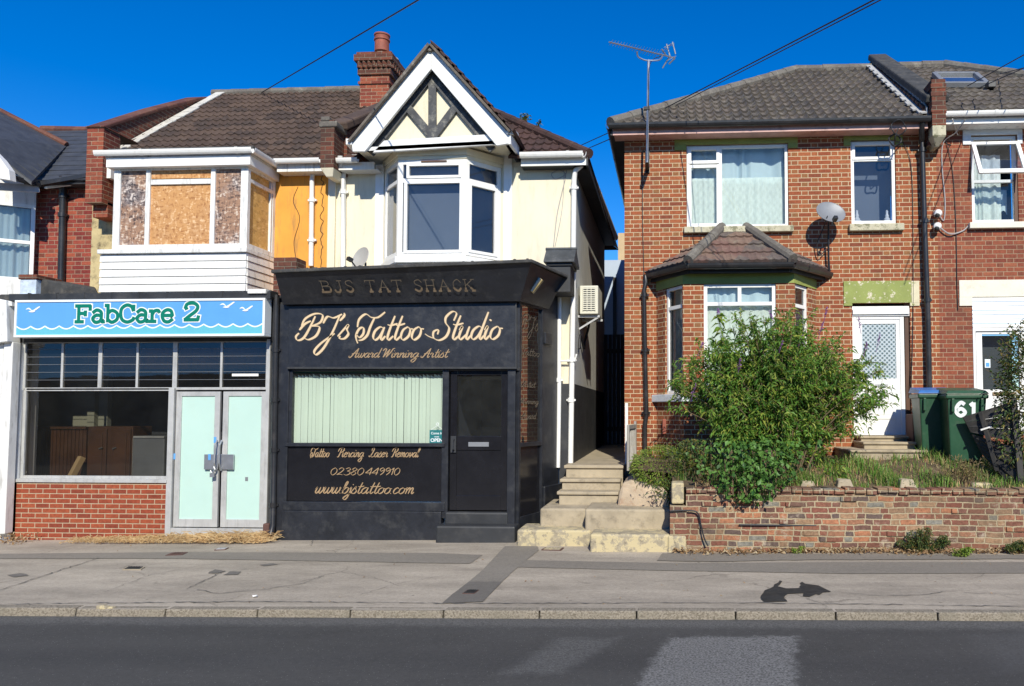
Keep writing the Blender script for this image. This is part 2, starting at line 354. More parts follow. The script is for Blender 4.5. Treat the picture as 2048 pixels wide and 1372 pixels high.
# OSB board
def osb(name, base, dark, pale, amt):
    s = NT(name); v = s.mapv(s.pos, scale=(1,1,1))
    wv = s.noise(3.5, 3, col=True)
    d = s.mix(.10, s.pos, wv, 'ADD')
    c = s.vor(17, s.mapv(d, scale=(1, 1, 2.6), rot=(0, .5, 0)), out='Color'); c2 = s.vor(14, s.mapv(d, scale=(2.8, 1, 1), rot=(0, .3, 0)), out='Color')
    f = s.m('MULTIPLY', s.m('ADD', s.sep(c)[0], s.sep(c2)[1]), .5)
    col = s.ramp(f, [(.12, dark), (.3, tuple(.6*a+.4*b for a, b in zip(base, dark))), (.5, base), (.74, base), (.88, pale)])
    col = s.mix(s.m('MULTIPLY', s.sm(s.noise(1.6, 5, .7), .42, .62), amt), col, s.ramp(f, [(.2, (.05,.045,.05)), (.55, (.22,.19,.19)), (.85, (.62,.55,.5))]))
    s.bump(f, .3, .004); return s.out(col, .75, .3)
M['osb'] = osb('fresh_osb_board', (.55,.29,.115), (.34,.15,.055), (.70,.45,.24), .10)
M['osb_grey'] = osb('greyed_osb_board', (.34,.20,.13), (.09,.06,.055), (.58,.47,.38), .95)
M['osb_side'] = osb('yellowed_side_board', (.62,.38,.12), (.42,.24,.08), (.72,.48,.2), .1)
# ground materials
def asphalt(name, c, var, speck, scale=1.2, crack=True, polys=()):
    s = NT(name); big = s.noise(scale*.6, 7, .7, vec=s.mapv(s.pos, scale=(.5, 1.4, 1))); fine = s.noise(160, 3, .8)
    col = s.ramp(big, [(.3, tuple(x*(1-var) for x in c)), (.7, tuple(x*(1+var) for x in c))])
    col = s.mix(.6, col, s.ramp(fine, [(.3, .55), (.7, 1.35)]), 'MULTIPLY')
    sp = s.vor(46, out='Color'); sd_ = s.vor(46)
    m1 = s.m('MULTIPLY', s.m('GREATER_THAN', s.sep(sp)[0], 1-speck), s.m('LESS_THAN', sd_, .14)); col = s.mix(s.m('MULTIPLY', m1, .6), col, (.42, .42, .40))
    col = s.mix(.55, col, s.ramp(s.noise(24, 6, .8), [(.3, .62), (.7, 1.3)]), 'MULTIPLY')
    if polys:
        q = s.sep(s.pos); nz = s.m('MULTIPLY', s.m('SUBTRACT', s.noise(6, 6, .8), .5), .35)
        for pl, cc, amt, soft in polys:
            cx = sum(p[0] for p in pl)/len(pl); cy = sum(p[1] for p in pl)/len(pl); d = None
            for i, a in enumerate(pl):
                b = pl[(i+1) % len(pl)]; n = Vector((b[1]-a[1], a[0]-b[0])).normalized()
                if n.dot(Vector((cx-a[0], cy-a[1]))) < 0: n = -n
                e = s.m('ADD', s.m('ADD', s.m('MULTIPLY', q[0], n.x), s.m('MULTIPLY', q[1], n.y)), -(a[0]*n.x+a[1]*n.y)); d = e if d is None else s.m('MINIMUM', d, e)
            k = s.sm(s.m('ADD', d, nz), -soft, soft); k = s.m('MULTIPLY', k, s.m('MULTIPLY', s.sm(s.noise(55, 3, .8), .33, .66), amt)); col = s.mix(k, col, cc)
    dk = s.vor(5.5, out='Color'); dd = s.vor(5.5, s.pos)
    if crack:
        m2 = s.m('MULTIPLY', s.m('GREATER_THAN', s.sep(dk)[1], .72), s.m('LESS_THAN', s.m('ADD', dd, s.m('MULTIPLY', s.noise(30, 3), .12)), .15)); col = s.mix(s.m('MULTIPLY', m2, .65), col, tuple(x*.35 for x in c))
        e = s.vor(.55, s.mix(.35, s.pos, s.noise(1.8, 6, .7, col=True), 'ADD'), feature='DISTANCE_TO_EDGE')
        cm = s.m('SUBTRACT', 1.0, s.sm(e, .002, .009)); col = s.mix(s.m('MULTIPLY', s.m('MULTIPLY', cm, .6), s.sm(s.noise(.7, 3), .45, .6)), col, tuple(x*.4 for x in c))
    s.bump(s.m('ADD', fine, s.m('MULTIPLY', s.noise(45, 3), .8)), .55, .006)
    return s.out(col, .85, .3)
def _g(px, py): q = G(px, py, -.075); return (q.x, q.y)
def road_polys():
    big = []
    A1 = [_g(*p) for p in ((1125,1274),(1240,1274),(1120,1345),(1000,1345))]; A2 = [_g(*p) for p in ((1338,1275),(1592,1275),(1592,1420),(1235,1420))]  # two paler patches: sunlight reflected off windows, put into the asphalt colour
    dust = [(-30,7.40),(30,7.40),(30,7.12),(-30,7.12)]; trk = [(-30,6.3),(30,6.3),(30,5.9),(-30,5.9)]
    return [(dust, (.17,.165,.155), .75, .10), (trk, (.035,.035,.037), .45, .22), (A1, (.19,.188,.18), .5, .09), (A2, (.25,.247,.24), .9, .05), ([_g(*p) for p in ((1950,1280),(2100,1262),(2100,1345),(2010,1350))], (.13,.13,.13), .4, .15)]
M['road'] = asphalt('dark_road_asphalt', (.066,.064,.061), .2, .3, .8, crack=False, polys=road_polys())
M['pave'] = asphalt('worn_pavement_asphalt', (.375,.325,.26), .30, .05, 1.8)
M['road_mid'] = asphalt('mid_tone_asphalt', (.085,.083,.083), .2, .25, 2.0, crack=False)
M['road_pale'] = asphalt('pale_coarse_asphalt', (.135,.132,.13), .22, .35, 2.0, crack=False)
M['road_dust'] = asphalt('dusty_gutter_asphalt', (.13,.125,.12), .2, .2, 2.0, crack=False)
M['pave_dark'] = asphalt('dark_patch_asphalt', (.165,.15,.13), .10, .04, 1.2, crack=False)
M['pave_mid'] = asphalt('mid_patch_asphalt', (.235,.21,.175), .10, .04, 1.2, crack=False)
s = NT('kerb_stone'); c = s.vor(85, out='Color'); col = s.ramp(s.sep(c)[0], [(0, (.15,.13,.10)), (.35, (.21,.18,.14)), (.7, (.285,.25,.20))])
col = s.mix(s.m('MULTIPLY', s.sm(s.noise(4, 6, .7), .45, .65), .5), col, (.2,.18,.14)); s.bump(s.vor(65), .8, .006); M['kerb'] = s.out(col, .9, .2)
s = NT('puddle_damp'); M['puddle'] = s.out(s.ramp(s.noise(9, 5), [(.3, (.026,.026,.027)), (.7, (.05,.049,.047))]), s.ramp(s.noise(5, 3), [(.4, .55), (.7, .8)]), .2)
# half brown/dry etc.
M['leaf_bud'] = leafmat('buddleia_leaf', (.07,.19,.03), (.20,.38,.06), (.40,.44,.08), .45)
M['leaf_ivy'] = leafmat('glossy_ivy_leaf', (.03,.095,.02), (.12,.25,.05), None, .2)
M['leaf_lime'] = leafmat('lime_leaf', (.14,.27,.03), (.28,.40,.06), (.3,.3,.08))
M['leaf_dark'] = leafmat('dark_hedge_leaf', (.035,.07,.022), (.09,.16,.04), (.22,.17,.04), .25)
M['leaf_dry'] = leafmat('dry_brown_leaf', (.22,.13,.06), (.38,.24,.12), (.5,.4,.25), .2)
M['straw'] = leafmat('dry_grass', (.36,.22,.10), (.55,.37,.18), (.65,.5,.28), .25)
M['grass'] = leafmat('green_grass', (.09,.22,.03), (.20,.36,.07), (.40,.34,.14), .3)
# ---------------------------------------------------------------- shared builders
YS, YG, YF, YH = 11.55, 10.5, 12.95, 13.3
def wall_holes(mb, x0, x1, z0, z1, Y, holes, depth=.11):
    xs = sorted({x0, x1, *[h[0] for h in holes], *[h[1] for h in holes]}); zs = sorted({z0, z1, *[h[2] for h in holes], *[h[3] for h in holes]})
    xs = [x for x in xs if x0 <= x <= x1]; zs = [z for z in zs if z0 <= z <= z1]
    for i in range(len(xs)-1):
        for j in range(len(zs)-1):
            cx, cz = (xs[i]+xs[i+1])/2, (zs[j]+zs[j+1])/2
            if any(h[0] < cx < h[1] and h[2] < cz < h[3] for h in holes): continue
            mb.quad((xs[i],Y,zs[j]), (xs[i+1],Y,zs[j]), (xs[i+1],Y,zs[j+1]), (xs[i],Y,zs[j+1]))
    for a, b, c, d in holes:
        D = Y+depth
        mb.quad((a,Y,c),(a,Y,d),(a,D,d),(a,D,c)); mb.quad((b,Y,c),(b,D,c),(b,D,d),(b,Y,d))
        mb.quad((a,Y,d),(b,Y,d),(b,D,d),(a,D,d)); mb.quad((a,Y,c),(a,D,c),(b,D,c),(b,Y,c))
    return mb
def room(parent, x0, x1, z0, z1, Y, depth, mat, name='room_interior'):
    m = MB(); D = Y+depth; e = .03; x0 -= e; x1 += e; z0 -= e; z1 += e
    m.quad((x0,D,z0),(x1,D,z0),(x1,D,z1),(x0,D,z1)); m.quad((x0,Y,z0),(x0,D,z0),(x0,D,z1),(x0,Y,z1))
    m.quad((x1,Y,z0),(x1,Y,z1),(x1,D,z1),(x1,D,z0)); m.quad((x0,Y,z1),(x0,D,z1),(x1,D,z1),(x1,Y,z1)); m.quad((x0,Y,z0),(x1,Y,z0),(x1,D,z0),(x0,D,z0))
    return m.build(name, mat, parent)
class Frame:       # local frame on a plane: o + u*a + w*b ; n outwards (towards viewer)
    def __init__(s, a, b): # a,b: base points left/right (seen from the street)
        s.o = Vector(a); d = Vector(b)-Vector(a); s.len = d.length; s.u = d.normalized(); s.n = Vector((s.u.y, -s.u.x, 0))
    def p(s, u, z, n=0): return s.o+s.u*u+Vector((0,0,z-s.o.z))+s.n*n
    def box(s, mb, u0, u1, z0, z1, n0, n1):
        return mb.hexa([s.p(u0,z0,n1), s.p(u1,z0,n1), s.p(u1,z0,n0), s.p(u0,z0,n0), s.p(u0,z1,n1), s.p(u1,z1,n1), s.p(u1,z1,n0), s.p(u0,z1,n0)])
def winframe(parent, F, u0, u1, z0, z1, mat, gl, bars=(), fw=.055, t=.06, n=0.0, name='window_frame', sash=(), bevel=.004):
    """outer frame with bars: ('v',u,za,zb,w) or ('h',z,ua,ub,w); sashes: (u0,u1,z0,z1,w)"""
    m = MB(); e = .0015
    F.box(m, u0, u0+fw, z0, z1, n-t, n); F.box(m, u1-fw, u1, z0, z1, n-t, n)
    F.box(m, u0+fw, u1-fw, z0, z0+fw, n-t, n-e); F.box(m, u0+fw, u1-fw, z1-fw, z1, n-t, n-e)
    for k, b in enumerate(bars):
        q = e*(2+k % 3)
        if b[0] == 'v': F.box(m, b[1]-b[4]/2, b[1]+b[4]/2, b[2], b[3], n-t+q, n-q)
        else: F.box(m, b[2], b[3], b[1]-b[4]/2, b[1]+b[4]/2, n-t+q, n-q)
    for a, b, c, d, ww in sash:
        F.box(m, a, a+ww, c, d, n-t, n+.014); F.box(m, b-ww, b, c, d, n-t, n+.014)
        F.box(m, a+ww, b-ww, c, c+ww, n-t, n+.0125); F.box(m, a+ww, b-ww, d-ww, d, n-t, n+.0125)
    fr = m.build(name, mat, parent, bevel=bevel)
    if gl:
        g = MB(); h = n-t*.5; g.quad(F.p(u0+fw*.5,z0+fw*.5,h), F.p(u1-fw*.5,z0+fw*.5,h), F.p(u1-fw*.5,z1-fw*.5,h), F.p(u0+fw*.5,z1-fw*.5,h))
        g.build('pane', gl, fr)
    return fr
def XF(Y): return Frame((0,Y,0), (1,Y,0))
def curtain(parent, F, u0, u1, z0, z1, n, mat, folds=9, amp=.02, name='curtain', jag=0):
    m = MB(); k = max(8, int(folds*8)); r = random.Random(int(abs(u0*977))+folds); ph = r.random()*6
    for j in range(2):
        for i in range(k+1):
            t = i/k; u = u0+(u1-u0)*t; a = amp*(math.sin(t*folds*6.283+ph+2.4*math.sin(t*7+ph))*(.6+.5*math.sin(t*13+ph))+.5*math.sin(t*folds*2.9))
            zz = (z0+jag*abs(math.sin(t*folds*3.1)), z1)[j]
            m.v.append(F.p(u, zz, n+a*(1.1-.3*j)))
    for i in range(k): m.f.append([i, i+1, k+2+i, k+1+i]); m.m.append(0)
    return m.build(name, mat, parent, smooth=True)
def roofplane(name, o, u, v, Lu, Lv, mat, parent, gauge=.32, pitch=.15, amp=.022, lap=.022, clips=(), flat=False, seed=3):
    o, u, v = Vector(o), Vector(u).normalized(), Vector(v).normalized(); n = u.cross(v)
    if n.z < 0: n = -n
    rr = random.Random(seed); seg = 1 if flat else 6; nu = max(1, int(Lu/pitch)*seg); nr = int(math.ceil(Lv/gauge)); m = MB()
    for r in range(nr):
        v0, v1 = r*gauge, min((r+1)*gauge, Lv); b = len(m.v); jit = [rr.uniform(-.003, .003) for _ in range(nu//max(seg,1)+2)]
        off = (pitch*.5*(r % 2)) if flat else 0
        for (vv, h0) in ((v0, -.012), (v0, lap), (v1, 0.0)):
            for i in range(nu+1):
                t = i/seg; ph = t % 1.0; h = amp*(max(0, math.cos(2*math.pi*(ph-.5)))**1.3) if not flat else 0
                h = h+h0+jit[int(t)] if h0 != -.012 else h0
                uu = Lu*i/nu; m.v.append(o+u*uu+v*(vv+rr.uniform(-.002, .002))+n*h)
        w_ = nu+1
        for q in range(2):
            for i in range(nu): a = b+q*w_+i; m.f.append([a, a+1, a+w_+1, a+w_]); m.m.append(0)
    bm = bmesh.new(); vs = [bm.verts.new(p) for p in m.v]
    for f in m.f: bm.faces.new([vs[i] for i in f])
    for cp, cn in clips:
        bmesh.ops.bisect_plane(bm, geom=bm.verts[:]+bm.edges[:]+bm.faces[:], plane_co=Vector(cp), plane_no=Vector(cn), clear_outer=True)
    bm.verts.ensure_lookup_table(); bm.verts.index_update()
    m.v = [x.co.copy() for x in bm.verts]; m.f = [[x.index for x in f.verts] for f in bm.faces]; m.m = [0]*len(m.f); bm.free()
    ob = m.build(name, mat, parent)
    return ob
def ridge(name, a, b, mat, parent, r=.11, seg=.42, squash=.8):
    a, b = Vector(a), Vector(b); L = (b-a).length; n = max(1, int(L/seg)); d = (b-a).normalized(); m = MB()
    for i in range(n):
        p0, p1 = a+d*(L*i/n), a+d*(L*(i+1)/n+.03); k = r*(1+.03*rnd.uniform(-1, 1)); m.tube([p0, p1], [k*1.06, k*.97], 10)
    return m.build(name, mat, parent)
def gutter(path, mat, parent, w=.10, h=.08, joints=1.6, name='gutter'):
    m = MB(); path = [Vector(p) for p in path]
    for a, b in zip(path[:-1], path[1:]):
        d = (b-a).normalized(); s_ = d.cross(Vector((0,0,1))).normalized(); L = (b-a).length
        prof = [(math.cos(t)*w/2, math.sin(t)*h) for t in np.linspace(math.pi, 2*math.pi, 9)]
        base = len(m.v)
        for p in (a, b):
            for x, z in prof: m.v.append(p+s_*x+Vector((0,0,z)))
            for x, z in prof[::-1]: m.v.append(p+s_*x*.9+Vector((0,0,z*.9)))
        k = 2*len(prof)
        for i in range(k): j = (i+1) % k; m.f.append([base+i, base+j, base+k+j, base+k+i]); m.m.append(0)
        m.f.append([base+i for i in range(k)]); m.f.append([base+k+i for i in range(k)]); m.m += [0, 0]
        t = joints*.5
        while t < L:
            c = a+d*t; q = .025
            pr = [(math.cos(g)*(w/2+.008), math.sin(g)*(h+.008)) for g in np.linspace(math.pi, 2*math.pi, 9)]; bb = len(m.v)
            for pp in (c-d*q, c+d*q):
                for x, z in pr: m.v.append(pp+s_*x+Vector((0,0,z+.004)))
            for i in range(8): m.f.append([bb+i, bb+i+1, bb+9+i+1, bb+9+i]); m.m.append(0)
            t += joints
    return m.build(name, mat, parent)
def downpipe(path, mat, parent, r=.035, collars=(), name='downpipe'):
    m = MB(); m.tube(path, r, 10)
    for c in collars:
        c = Vector(c); m.tube([c-Vector((0,0,.035)), c+Vector((0,0,.035))], r*1.28, 10); m.box(c.x-.075, c.x+.075, c.y+.0, c.y+r*1.1, c.z-.015, c.z+.015)
    return m.build(name, mat, parent, smooth=True)
def zc(px, py, Y, p0, p1):  # collars along straight vertical pipe
    pass
# ---------------------------------------------------------------- stroke lettering
def GL():
    g = {}
    g['a'] = ([[(.85,.88),(.5,1.0),(.15,.7),(.12,.25),(.38,0),(.68,.25),(.86,.9)], [(.88,1),(.82,.3),(.95,0),(1.2,.3)]], 1.12)
    g['b'] = ([[(.0,.4),(.35,1.6),(.3,2.0),(.12,1.7),(.1,.5),(.12,0)], [(.12,.2),(.5,0),(.8,.4),(.75,.9),(.45,1.0),(.15,.6)]], .98)
    g['c'] = ([[(.75,.8),(.5,1.0),(.15,.7),(.12,.25),(.4,0),(.85,.3)]], .82)
    g['d'] = ([[(.85,.88),(.5,1.0),(.15,.7),(.12,.25),(.38,0),(.68,.25),(.86,.9)], [(.98,2.1),(.88,1),(.84,.3),(.97,0),(1.2,.3)]], 1.12)
    g['e'] = ([[(.12,.5),(.6,.65),(.65,.95),(.4,1.02),(.12,.65),(.15,.15),(.45,0),(.85,.3)]], .8)
    g['g'] = ([[(.85,.88),(.5,1.0),(.15,.7),(.12,.25),(.38,0),(.68,.25),(.86,.9)], [(.88,1),(.82,-.4),(.55,-1.0),(.2,-.95),(.15,-.6),(.7,-.1),(1.15,.3)]], 1.05)
    g['i'] = ([[(0,.7),(.16,1),(.14,.3),(.3,0),(.55,.3)], [(.22,1.42),(.27,1.52)]], .5)
    g['j'] = ([[(.0,.7),(.2,1),(.18,-.4),(-.05,-1.0),(-.4,-.9),(-.35,-.6),(.1,-.15),(.5,.3)], [(.27,1.42),(.32,1.52)]], .45)
    g['l'] = ([[(-.05,.3),(.35,1.5),(.35,2.05),(.15,1.8),(.12,.3),(.28,0),(.5,.3)]], .48)
    g['m'] = ([[(0,.7),(.18,1),(.18,0)], [(.18,.5),(.45,1),(.6,.85),(.6,0)], [(.6,.5),(.88,1),(1.05,.85),(1.02,.2),(1.15,0),(1.35,.3)]], 1.3)
    g['n'] = ([[(0,.7),(.18,1),(.18,0)], [(.18,.5),(.5,1),(.7,.85),(.68,.2),(.82,0),(1.02,.3)]], .97)
    g['o'] = ([[(.5,1),(.15,.75),(.12,.25),(.42,0),(.78,.28),(.78,.75),(.5,1)], [(.76,.85),(1.02,.82)]], .97)
    g['p'] = ([[(0,.7),(.2,1),(.14,-.3),(.1,-1.0)], [(.16,.2),(.5,0),(.8,.4),(.75,.9),(.45,1.0),(.18,.6)]], .95)
    g['r'] = ([[(0,.6),(.2,1.12),(.26,.9),(.5,.9),(.48,.3),(.6,0),(.85,.3)]], .78)
    g['s'] = ([[(-.1,.2),(.4,1.15),(.42,.8),(.68,.4),(.5,.03),(.12,.02),(.08,.25)]], .72)
    g['t'] = ([[(.42,1.85),(.3,.8),(.3,.2),(.48,0),(.78,.3)], [(-.02,1.18),(.3,1.12),(.85,1.25)]], .68)
    g['u'] = ([[(0,.7),(.16,1),(.12,.3),(.34,0),(.72,.4)], [(.78,1),(.74,.3),(.88,0),(1.12,.3)]], 1.05)
    g['v'] = ([[(0,.75),(.18,1),(.22,.1),(.3,0),(.7,.6),(.65,1.0),(.85,.85)]], .85)
    g['w'] = ([[(0,.7),(.16,1),(.12,.25),(.32,0),(.58,.4),(.66,1)], [(.66,1),(.64,.25),(.84,0),(1.15,.55),(1.1,1),(1.3,.85)]], 1.25)
    g["'"] = ([[(.16,2.15),(.26,2.0),(.22,1.8),(.05,1.5)]], .42)
    g['.'] = ([[(.1,.02),(.14,.1)]], .35)
    g['B'] = ([[(.62,1.9),(.5,.9),(.3,.1),(-.1,-.1),(-.35,.2),(-.2,.5)], [(-.2,1.1),(-.1,1.7),(.5,2.1),(1.15,2.0),(1.2,1.4),(.6,1.08)], [(.6,1.08),(1.25,1.0),(1.25,.3),(.75,-.05),(.25,.15)], [(-.25,.75),(.0,1.25),(.4,1.5)]], 1.45)
    g['J'] = ([[(.0,1.3),(.15,1.85),(.7,1.75),(1.25,2.05)], [(1.1,1.95),(1.0,.6),(.75,-.7),(.35,-1.3),(.08,-1.0),(.4,-.35),(1.2,.45)]], 1.2)
    g['T'] = ([[(-.3,1.0),(-.35,1.6),(.1,2.0),(.7,1.75),(1.3,1.75),(1.8,2.15)], [(1.0,1.72),(.85,1.0),(.8,.4),(.5,.05),(.15,-.02)], [(.15,-.25),(-.2,.3),(-.1,.85),(.25,.95),(.4,.5),(.15,.2),(-.2,.45)]], 1.25)
    g['S'] = ([[(1.25,1.45),(1.3,2.0),(.9,2.15),(.5,1.75),(.6,1.3),(1.05,.85),(1.0,.25),(.5,-.05),(-.05,.15),(-.2,.6),(.15,.75),(.2,.4)], [(-.9,.45),(-.5,.25),(0,.1)]], 1.3)
    g['A'] = ([[(-.35,.4),(-.25,.02),(.05,.1),(.5,1.1),(.95,2.05)], [(.95,2.05),(.93,1),(.9,.2),(1.05,0),(1.3,.3)], [(.05,.75),(.5,.95),(1.2,.9)]], 1.3)
    g['W'] = ([[(-.25,1.5),(0,1.95),(.25,1.9),(.3,1.2),(.25,.05)], [(.25,.05),(.6,1.0),(.9,1.85)], [(.9,1.85),(.85,.9),(.8,.05)], [(.8,.05),(1.25,1.1),(1.45,1.9),(1.75,2.05)]], 1.6)
    g['P'] = ([[(.5,1.85),(.4,.9),(.25,.1),(-.1,0)], [(-.2,1.2),(0,1.85),(.6,2.1),(1.1,1.85),(1.0,1.25),(.45,1.0)]], 1.0)
    g['L'] = ([[(.2,1.3),(.1,1.8),(.5,2.1),(.6,1.6),(.35,.6),(.0,.05),(-.2,.2),(.2,.25),(.6,-.02),(1.05,.2)]], 1.05)
    g['R'] = ([[(.5,1.85),(.4,.9),(.25,.1),(-.1,0)], [(-.2,1.2),(0,1.85),(.6,2.1),(1.1,1.85),(1.0,1.25),(.45,1.05)], [(.5,1.05),(.9,.9),(1.0,.2),(1.3,.05)]], 1.25)
    g['0'] = ([[(.5,1.8),(.12,1.3),(.12,.5),(.45,0),(.85,.5),(.85,1.3),(.5,1.8)]], 1.0)
    g['1'] = ([[(.05,1.3),(.4,1.8)], [(.4,1.8),(.35,.9),(.32,0)]], .55)
    g['2'] = ([[(.1,1.4),(.4,1.8),(.8,1.5),(.6,.8),(.05,.1)], [(.05,.1),(.4,.2),(.9,.05)]], 1.0)
    g['3'] = ([[(.1,1.55),(.5,1.8),(.8,1.4),(.4,.98)], [(.4,.98),(.85,.75),(.8,.2),(.4,-.02),(.02,.25)]], .95)
    g['4'] = ([[(.75,0),(.8,.9),(.82,1.8)], [(.82,1.8),(.4,1.1),(.0,.5)], [(.0,.5),(1.0,.52)]], 1.05)
    g['8'] = ([[(.75,1.5),(.45,1.8),(.15,1.45),(.45,1.0),(.8,.45),(.45,0),(.1,.4),(.45,.95),(.8,1.4),(.72,1.55)]], .95)
    g['9'] = ([[(.8,1.4),(.5,1.8),(.12,1.4),(.35,.95),(.8,1.35)], [(.82,1.5),(.8,.7),(.4,0)]], .95)
    g[' '] = ([], .55)
    return g
SCRIPT = GL()
# upright caps for the canopy, slab serif for the laundry sign: straight polylines or curves ('c' prefix)
CAPS = {
 'B': ([[(0,0),(0,2)], ['c',(0,2),(.8,1.9),(.85,1.25),(0,1.05)], ['c',(0,1.05),(1,.95),(1,.1),(0,0)], [(-.2,2),(.1,2)], [(-.2,0),(.1,0)]], 1.25),
 'J': ([[(.8,2),(.8,.5)], ['c',(.8,.5),(.6,0),(.2,.02),(0,.4)], [(.5,2),(1.1,2)]], 1.15),
 'S': ([['c',(1,1.6),(.7,2.02),(.15,1.85),(.15,1.3),(.8,.85),(.9,.3),(.5,-.02),(.0,.35)]], 1.2),
 'T': ([[(.6,0),(.6,2)], [(-.05,2),(1.25,2)], [(-.05,1.75),(-.05,2)], [(1.25,1.75),(1.25,2)], [(.35,0),(.85,0)]], 1.35),
 'A': ([[(0,0),(.6,2)], [(.6,2),(1.2,0)], [(.2,.75),(1,.75)], [(-.2,0),(.2,0)], [(1.0,0),(1.4,0)]], 1.45),
 'H': ([[(0,0),(0,2)], [(1,0),(1,2)], [(0,1),(1,1)], [(-.2,2),(.2,2)], [(-.2,0),(.2,0)], [(.8,2),(1.2,2)], [(.8,0),(1.2,0)]], 1.35),
 'C': ([['c',(1,1.5),(.6,2.02),(.1,1.6),(0,1),(.1,.4),(.6,-.02),(1,.5)]], 1.2),
 'K': ([[(0,0),(0,2)], [(0,.9),(1,2)], [(.25,1.15),(1.05,0)], [(-.2,2),(.2,2)], [(-.2,0),(.2,0)], [(.8,0),(1.3,0)], [(.8,2),(1.2,2)]], 1.3),
 ' ': ([], .75)}
SLAB = {
 'F': ([[(.3,0),(.3,1.95)], [(.0,1.85),(1.4,1.85)], [(.3,1.02),(.95,1.02)], [(1.4,1.4),(1.4,1.85)], [(.0,.1),(.75,.1)], [(.95,.78),(.95,1.25)]], 1.55),
 'a': ([['c',(.15,1.1),(.5,1.38),(.92,1.15),(.95,.6)], [(.95,.9),(.95,.22)], ['c',(.95,.25),(1.05,.08),(1.25,.1)], ['c',(.95,.75),(.45,.8),(.12,.45),(.35,.05),(.75,.1),(.95,.4)]], 1.32),
 'b': ([[(.25,.1),(.25,1.95)], [(0,1.88),(.25,1.88)], ['c',(.25,1.0),(.65,1.32),(1.15,1.0),(1.15,.35),(.65,.02),(.25,.35)]], 1.35),
 'C': ([['c',(1.35,1.3),(1.15,1.75),(.7,1.9),(.25,1.55),(.15,.95),(.3,.3),(.8,.03),(1.3,.25),(1.42,.5)], [(1.38,1.3),(1.38,1.85)]], 1.6),
 'r': ([[(.25,.1),(.25,1.25)], [(0,1.22),(.25,1.22)], [(0,.08),(.6,.08)], ['c',(.25,.8),(.45,1.2),(.8,1.28),(.95,1.08)]], 1.08),
 'e': ([[(.2,.72),(1.12,.72)], ['c',(1.12,.72),(.98,1.2),(.6,1.34),(.22,1.05),(.15,.6),(.35,.12),(.75,.02),(1.12,.3)]], 1.3),
 ' ': ([], .22),
 '2': ([['c',(.15,1.4),(.3,1.85),(.8,1.95),(1.12,1.6),(1.0,1.1),(.5,.55),(.15,.15)], [(.1,.12),(1.15,.12)], [(1.15,.12),(1.2,.5)], [(.15,1.35),(.3,1.45)]], 1.4)}
NUM = {'6': ([['c',(.85,1.65),(.5,1.95),(.12,1.3),(.1,.5),(.5,.02),(.9,.5),(.55,1.05),(.15,.75)]], 1.25), '1': ([[(.45,0),(.45,1.95)], [(.45,1.9),(.1,1.5)]], .9)}
def ribbon(m, pts, wfun, F3, k):
    n = len(pts); base = len(m.v)
    for i, p in enumerate(pts):
        a = pts[max(i-1, 0)]; b = pts[min(i+1, n-1)]; d = Vector((b[0]-a[0], b[1]-a[1])); d = d.normalized() if d.length > 1e-9 else Vector((1, 0))
        h = wfun(d, i/(n-1))/2; nn = Vector((-d.y, d.x)); m.v.append(F3(p[0]+nn.x*h, p[1]+nn.y*h, k)); m.v.append(F3(p[0]-nn.x*h, p[1]-nn.y*h, k))
    for i in range(n-1): a = base+2*i; m.f.append([a, a+1, a+3, a+2]); m.m.append(m.mi)
def layout(txt, font, slant=0, track=0, rise=0):
    x = 0; out = []
    for ch in txt:
        st, adv = font[ch]
        for q in st:
            curve = font is SCRIPT or q[0] == 'c'; pp = q[1:] if q[0] == 'c' else q
            pts = cr([(a, b, 0) for a, b in pp], 7) if curve and len(pp) > 2 else [Vector((pp[0][0]+(pp[-1][0]-pp[0][0])*t/3, pp[0][1]+(pp[-1][1]-pp[0][1])*t/3, 0)) for t in range(4)]
            out.append([(x+p[0]+slant*p[1], p[1]) for p in pts])
        x += adv+track
    return out
def lettering(name, parent, txt, font, F, u0, u1, zb, h1, mat, thick, thin, slant=0, n=.004, track=0, uniform=False, ext=0, clip=None):
    """fit text between u0,u1 ; baseline zb ; h1 = height of one x-height unit"""
    st = layout(txt, font, slant, track); xs = [p[0] for q in st for p in q]; a, b = min(xs), max(xs); sc = (u1-u0)/(b-a); m = MB()
    if clip is not None:
        s2 = []
        for q in st:
            dn = []
            for p0, p1 in zip(q[:-1], q[1:]): dn += [(p0[0]+(p1[0]-p0[0])*t/6, p0[1]+(p1[1]-p0[1])*t/6) for t in range(6)]
            dn.append(q[-1]); run = []
            for p in dn+[(0, 99)]:
                if p[1] <= clip: run.append(p)
                else:
                    if len(run) > 2: s2.append(run)
                    run = []
        st = s2
    for k, q in enumerate(st):
        pts = [(u0+(p[0]-a)*sc, zb+p[1]*h1) for p in q]
        if ext:
            for e0, e1 in ((0, 1), (-1, -2)):
                d = Vector((pts[e0][0]-pts[e1][0], pts[e0][1]-pts[e1][1])).normalized()*ext; pts[e0] = (pts[e0][0]+d.x, pts[e0][1]+d.y)
        if uniform: wf = lambda d, t: thick
        else: wf = lambda d, t: thin+(thick-thin)*abs(d.x*.55+d.y*.83)**1.6*(.35+.65*math.sin(math.pi*min(1, max(0, t)))**.6)
        ribbon(m, pts, wf, lambda x, z, kk: F.p(x, z, n+.00035*(kk % 9)), k)
    return m.build(name, mat, parent)
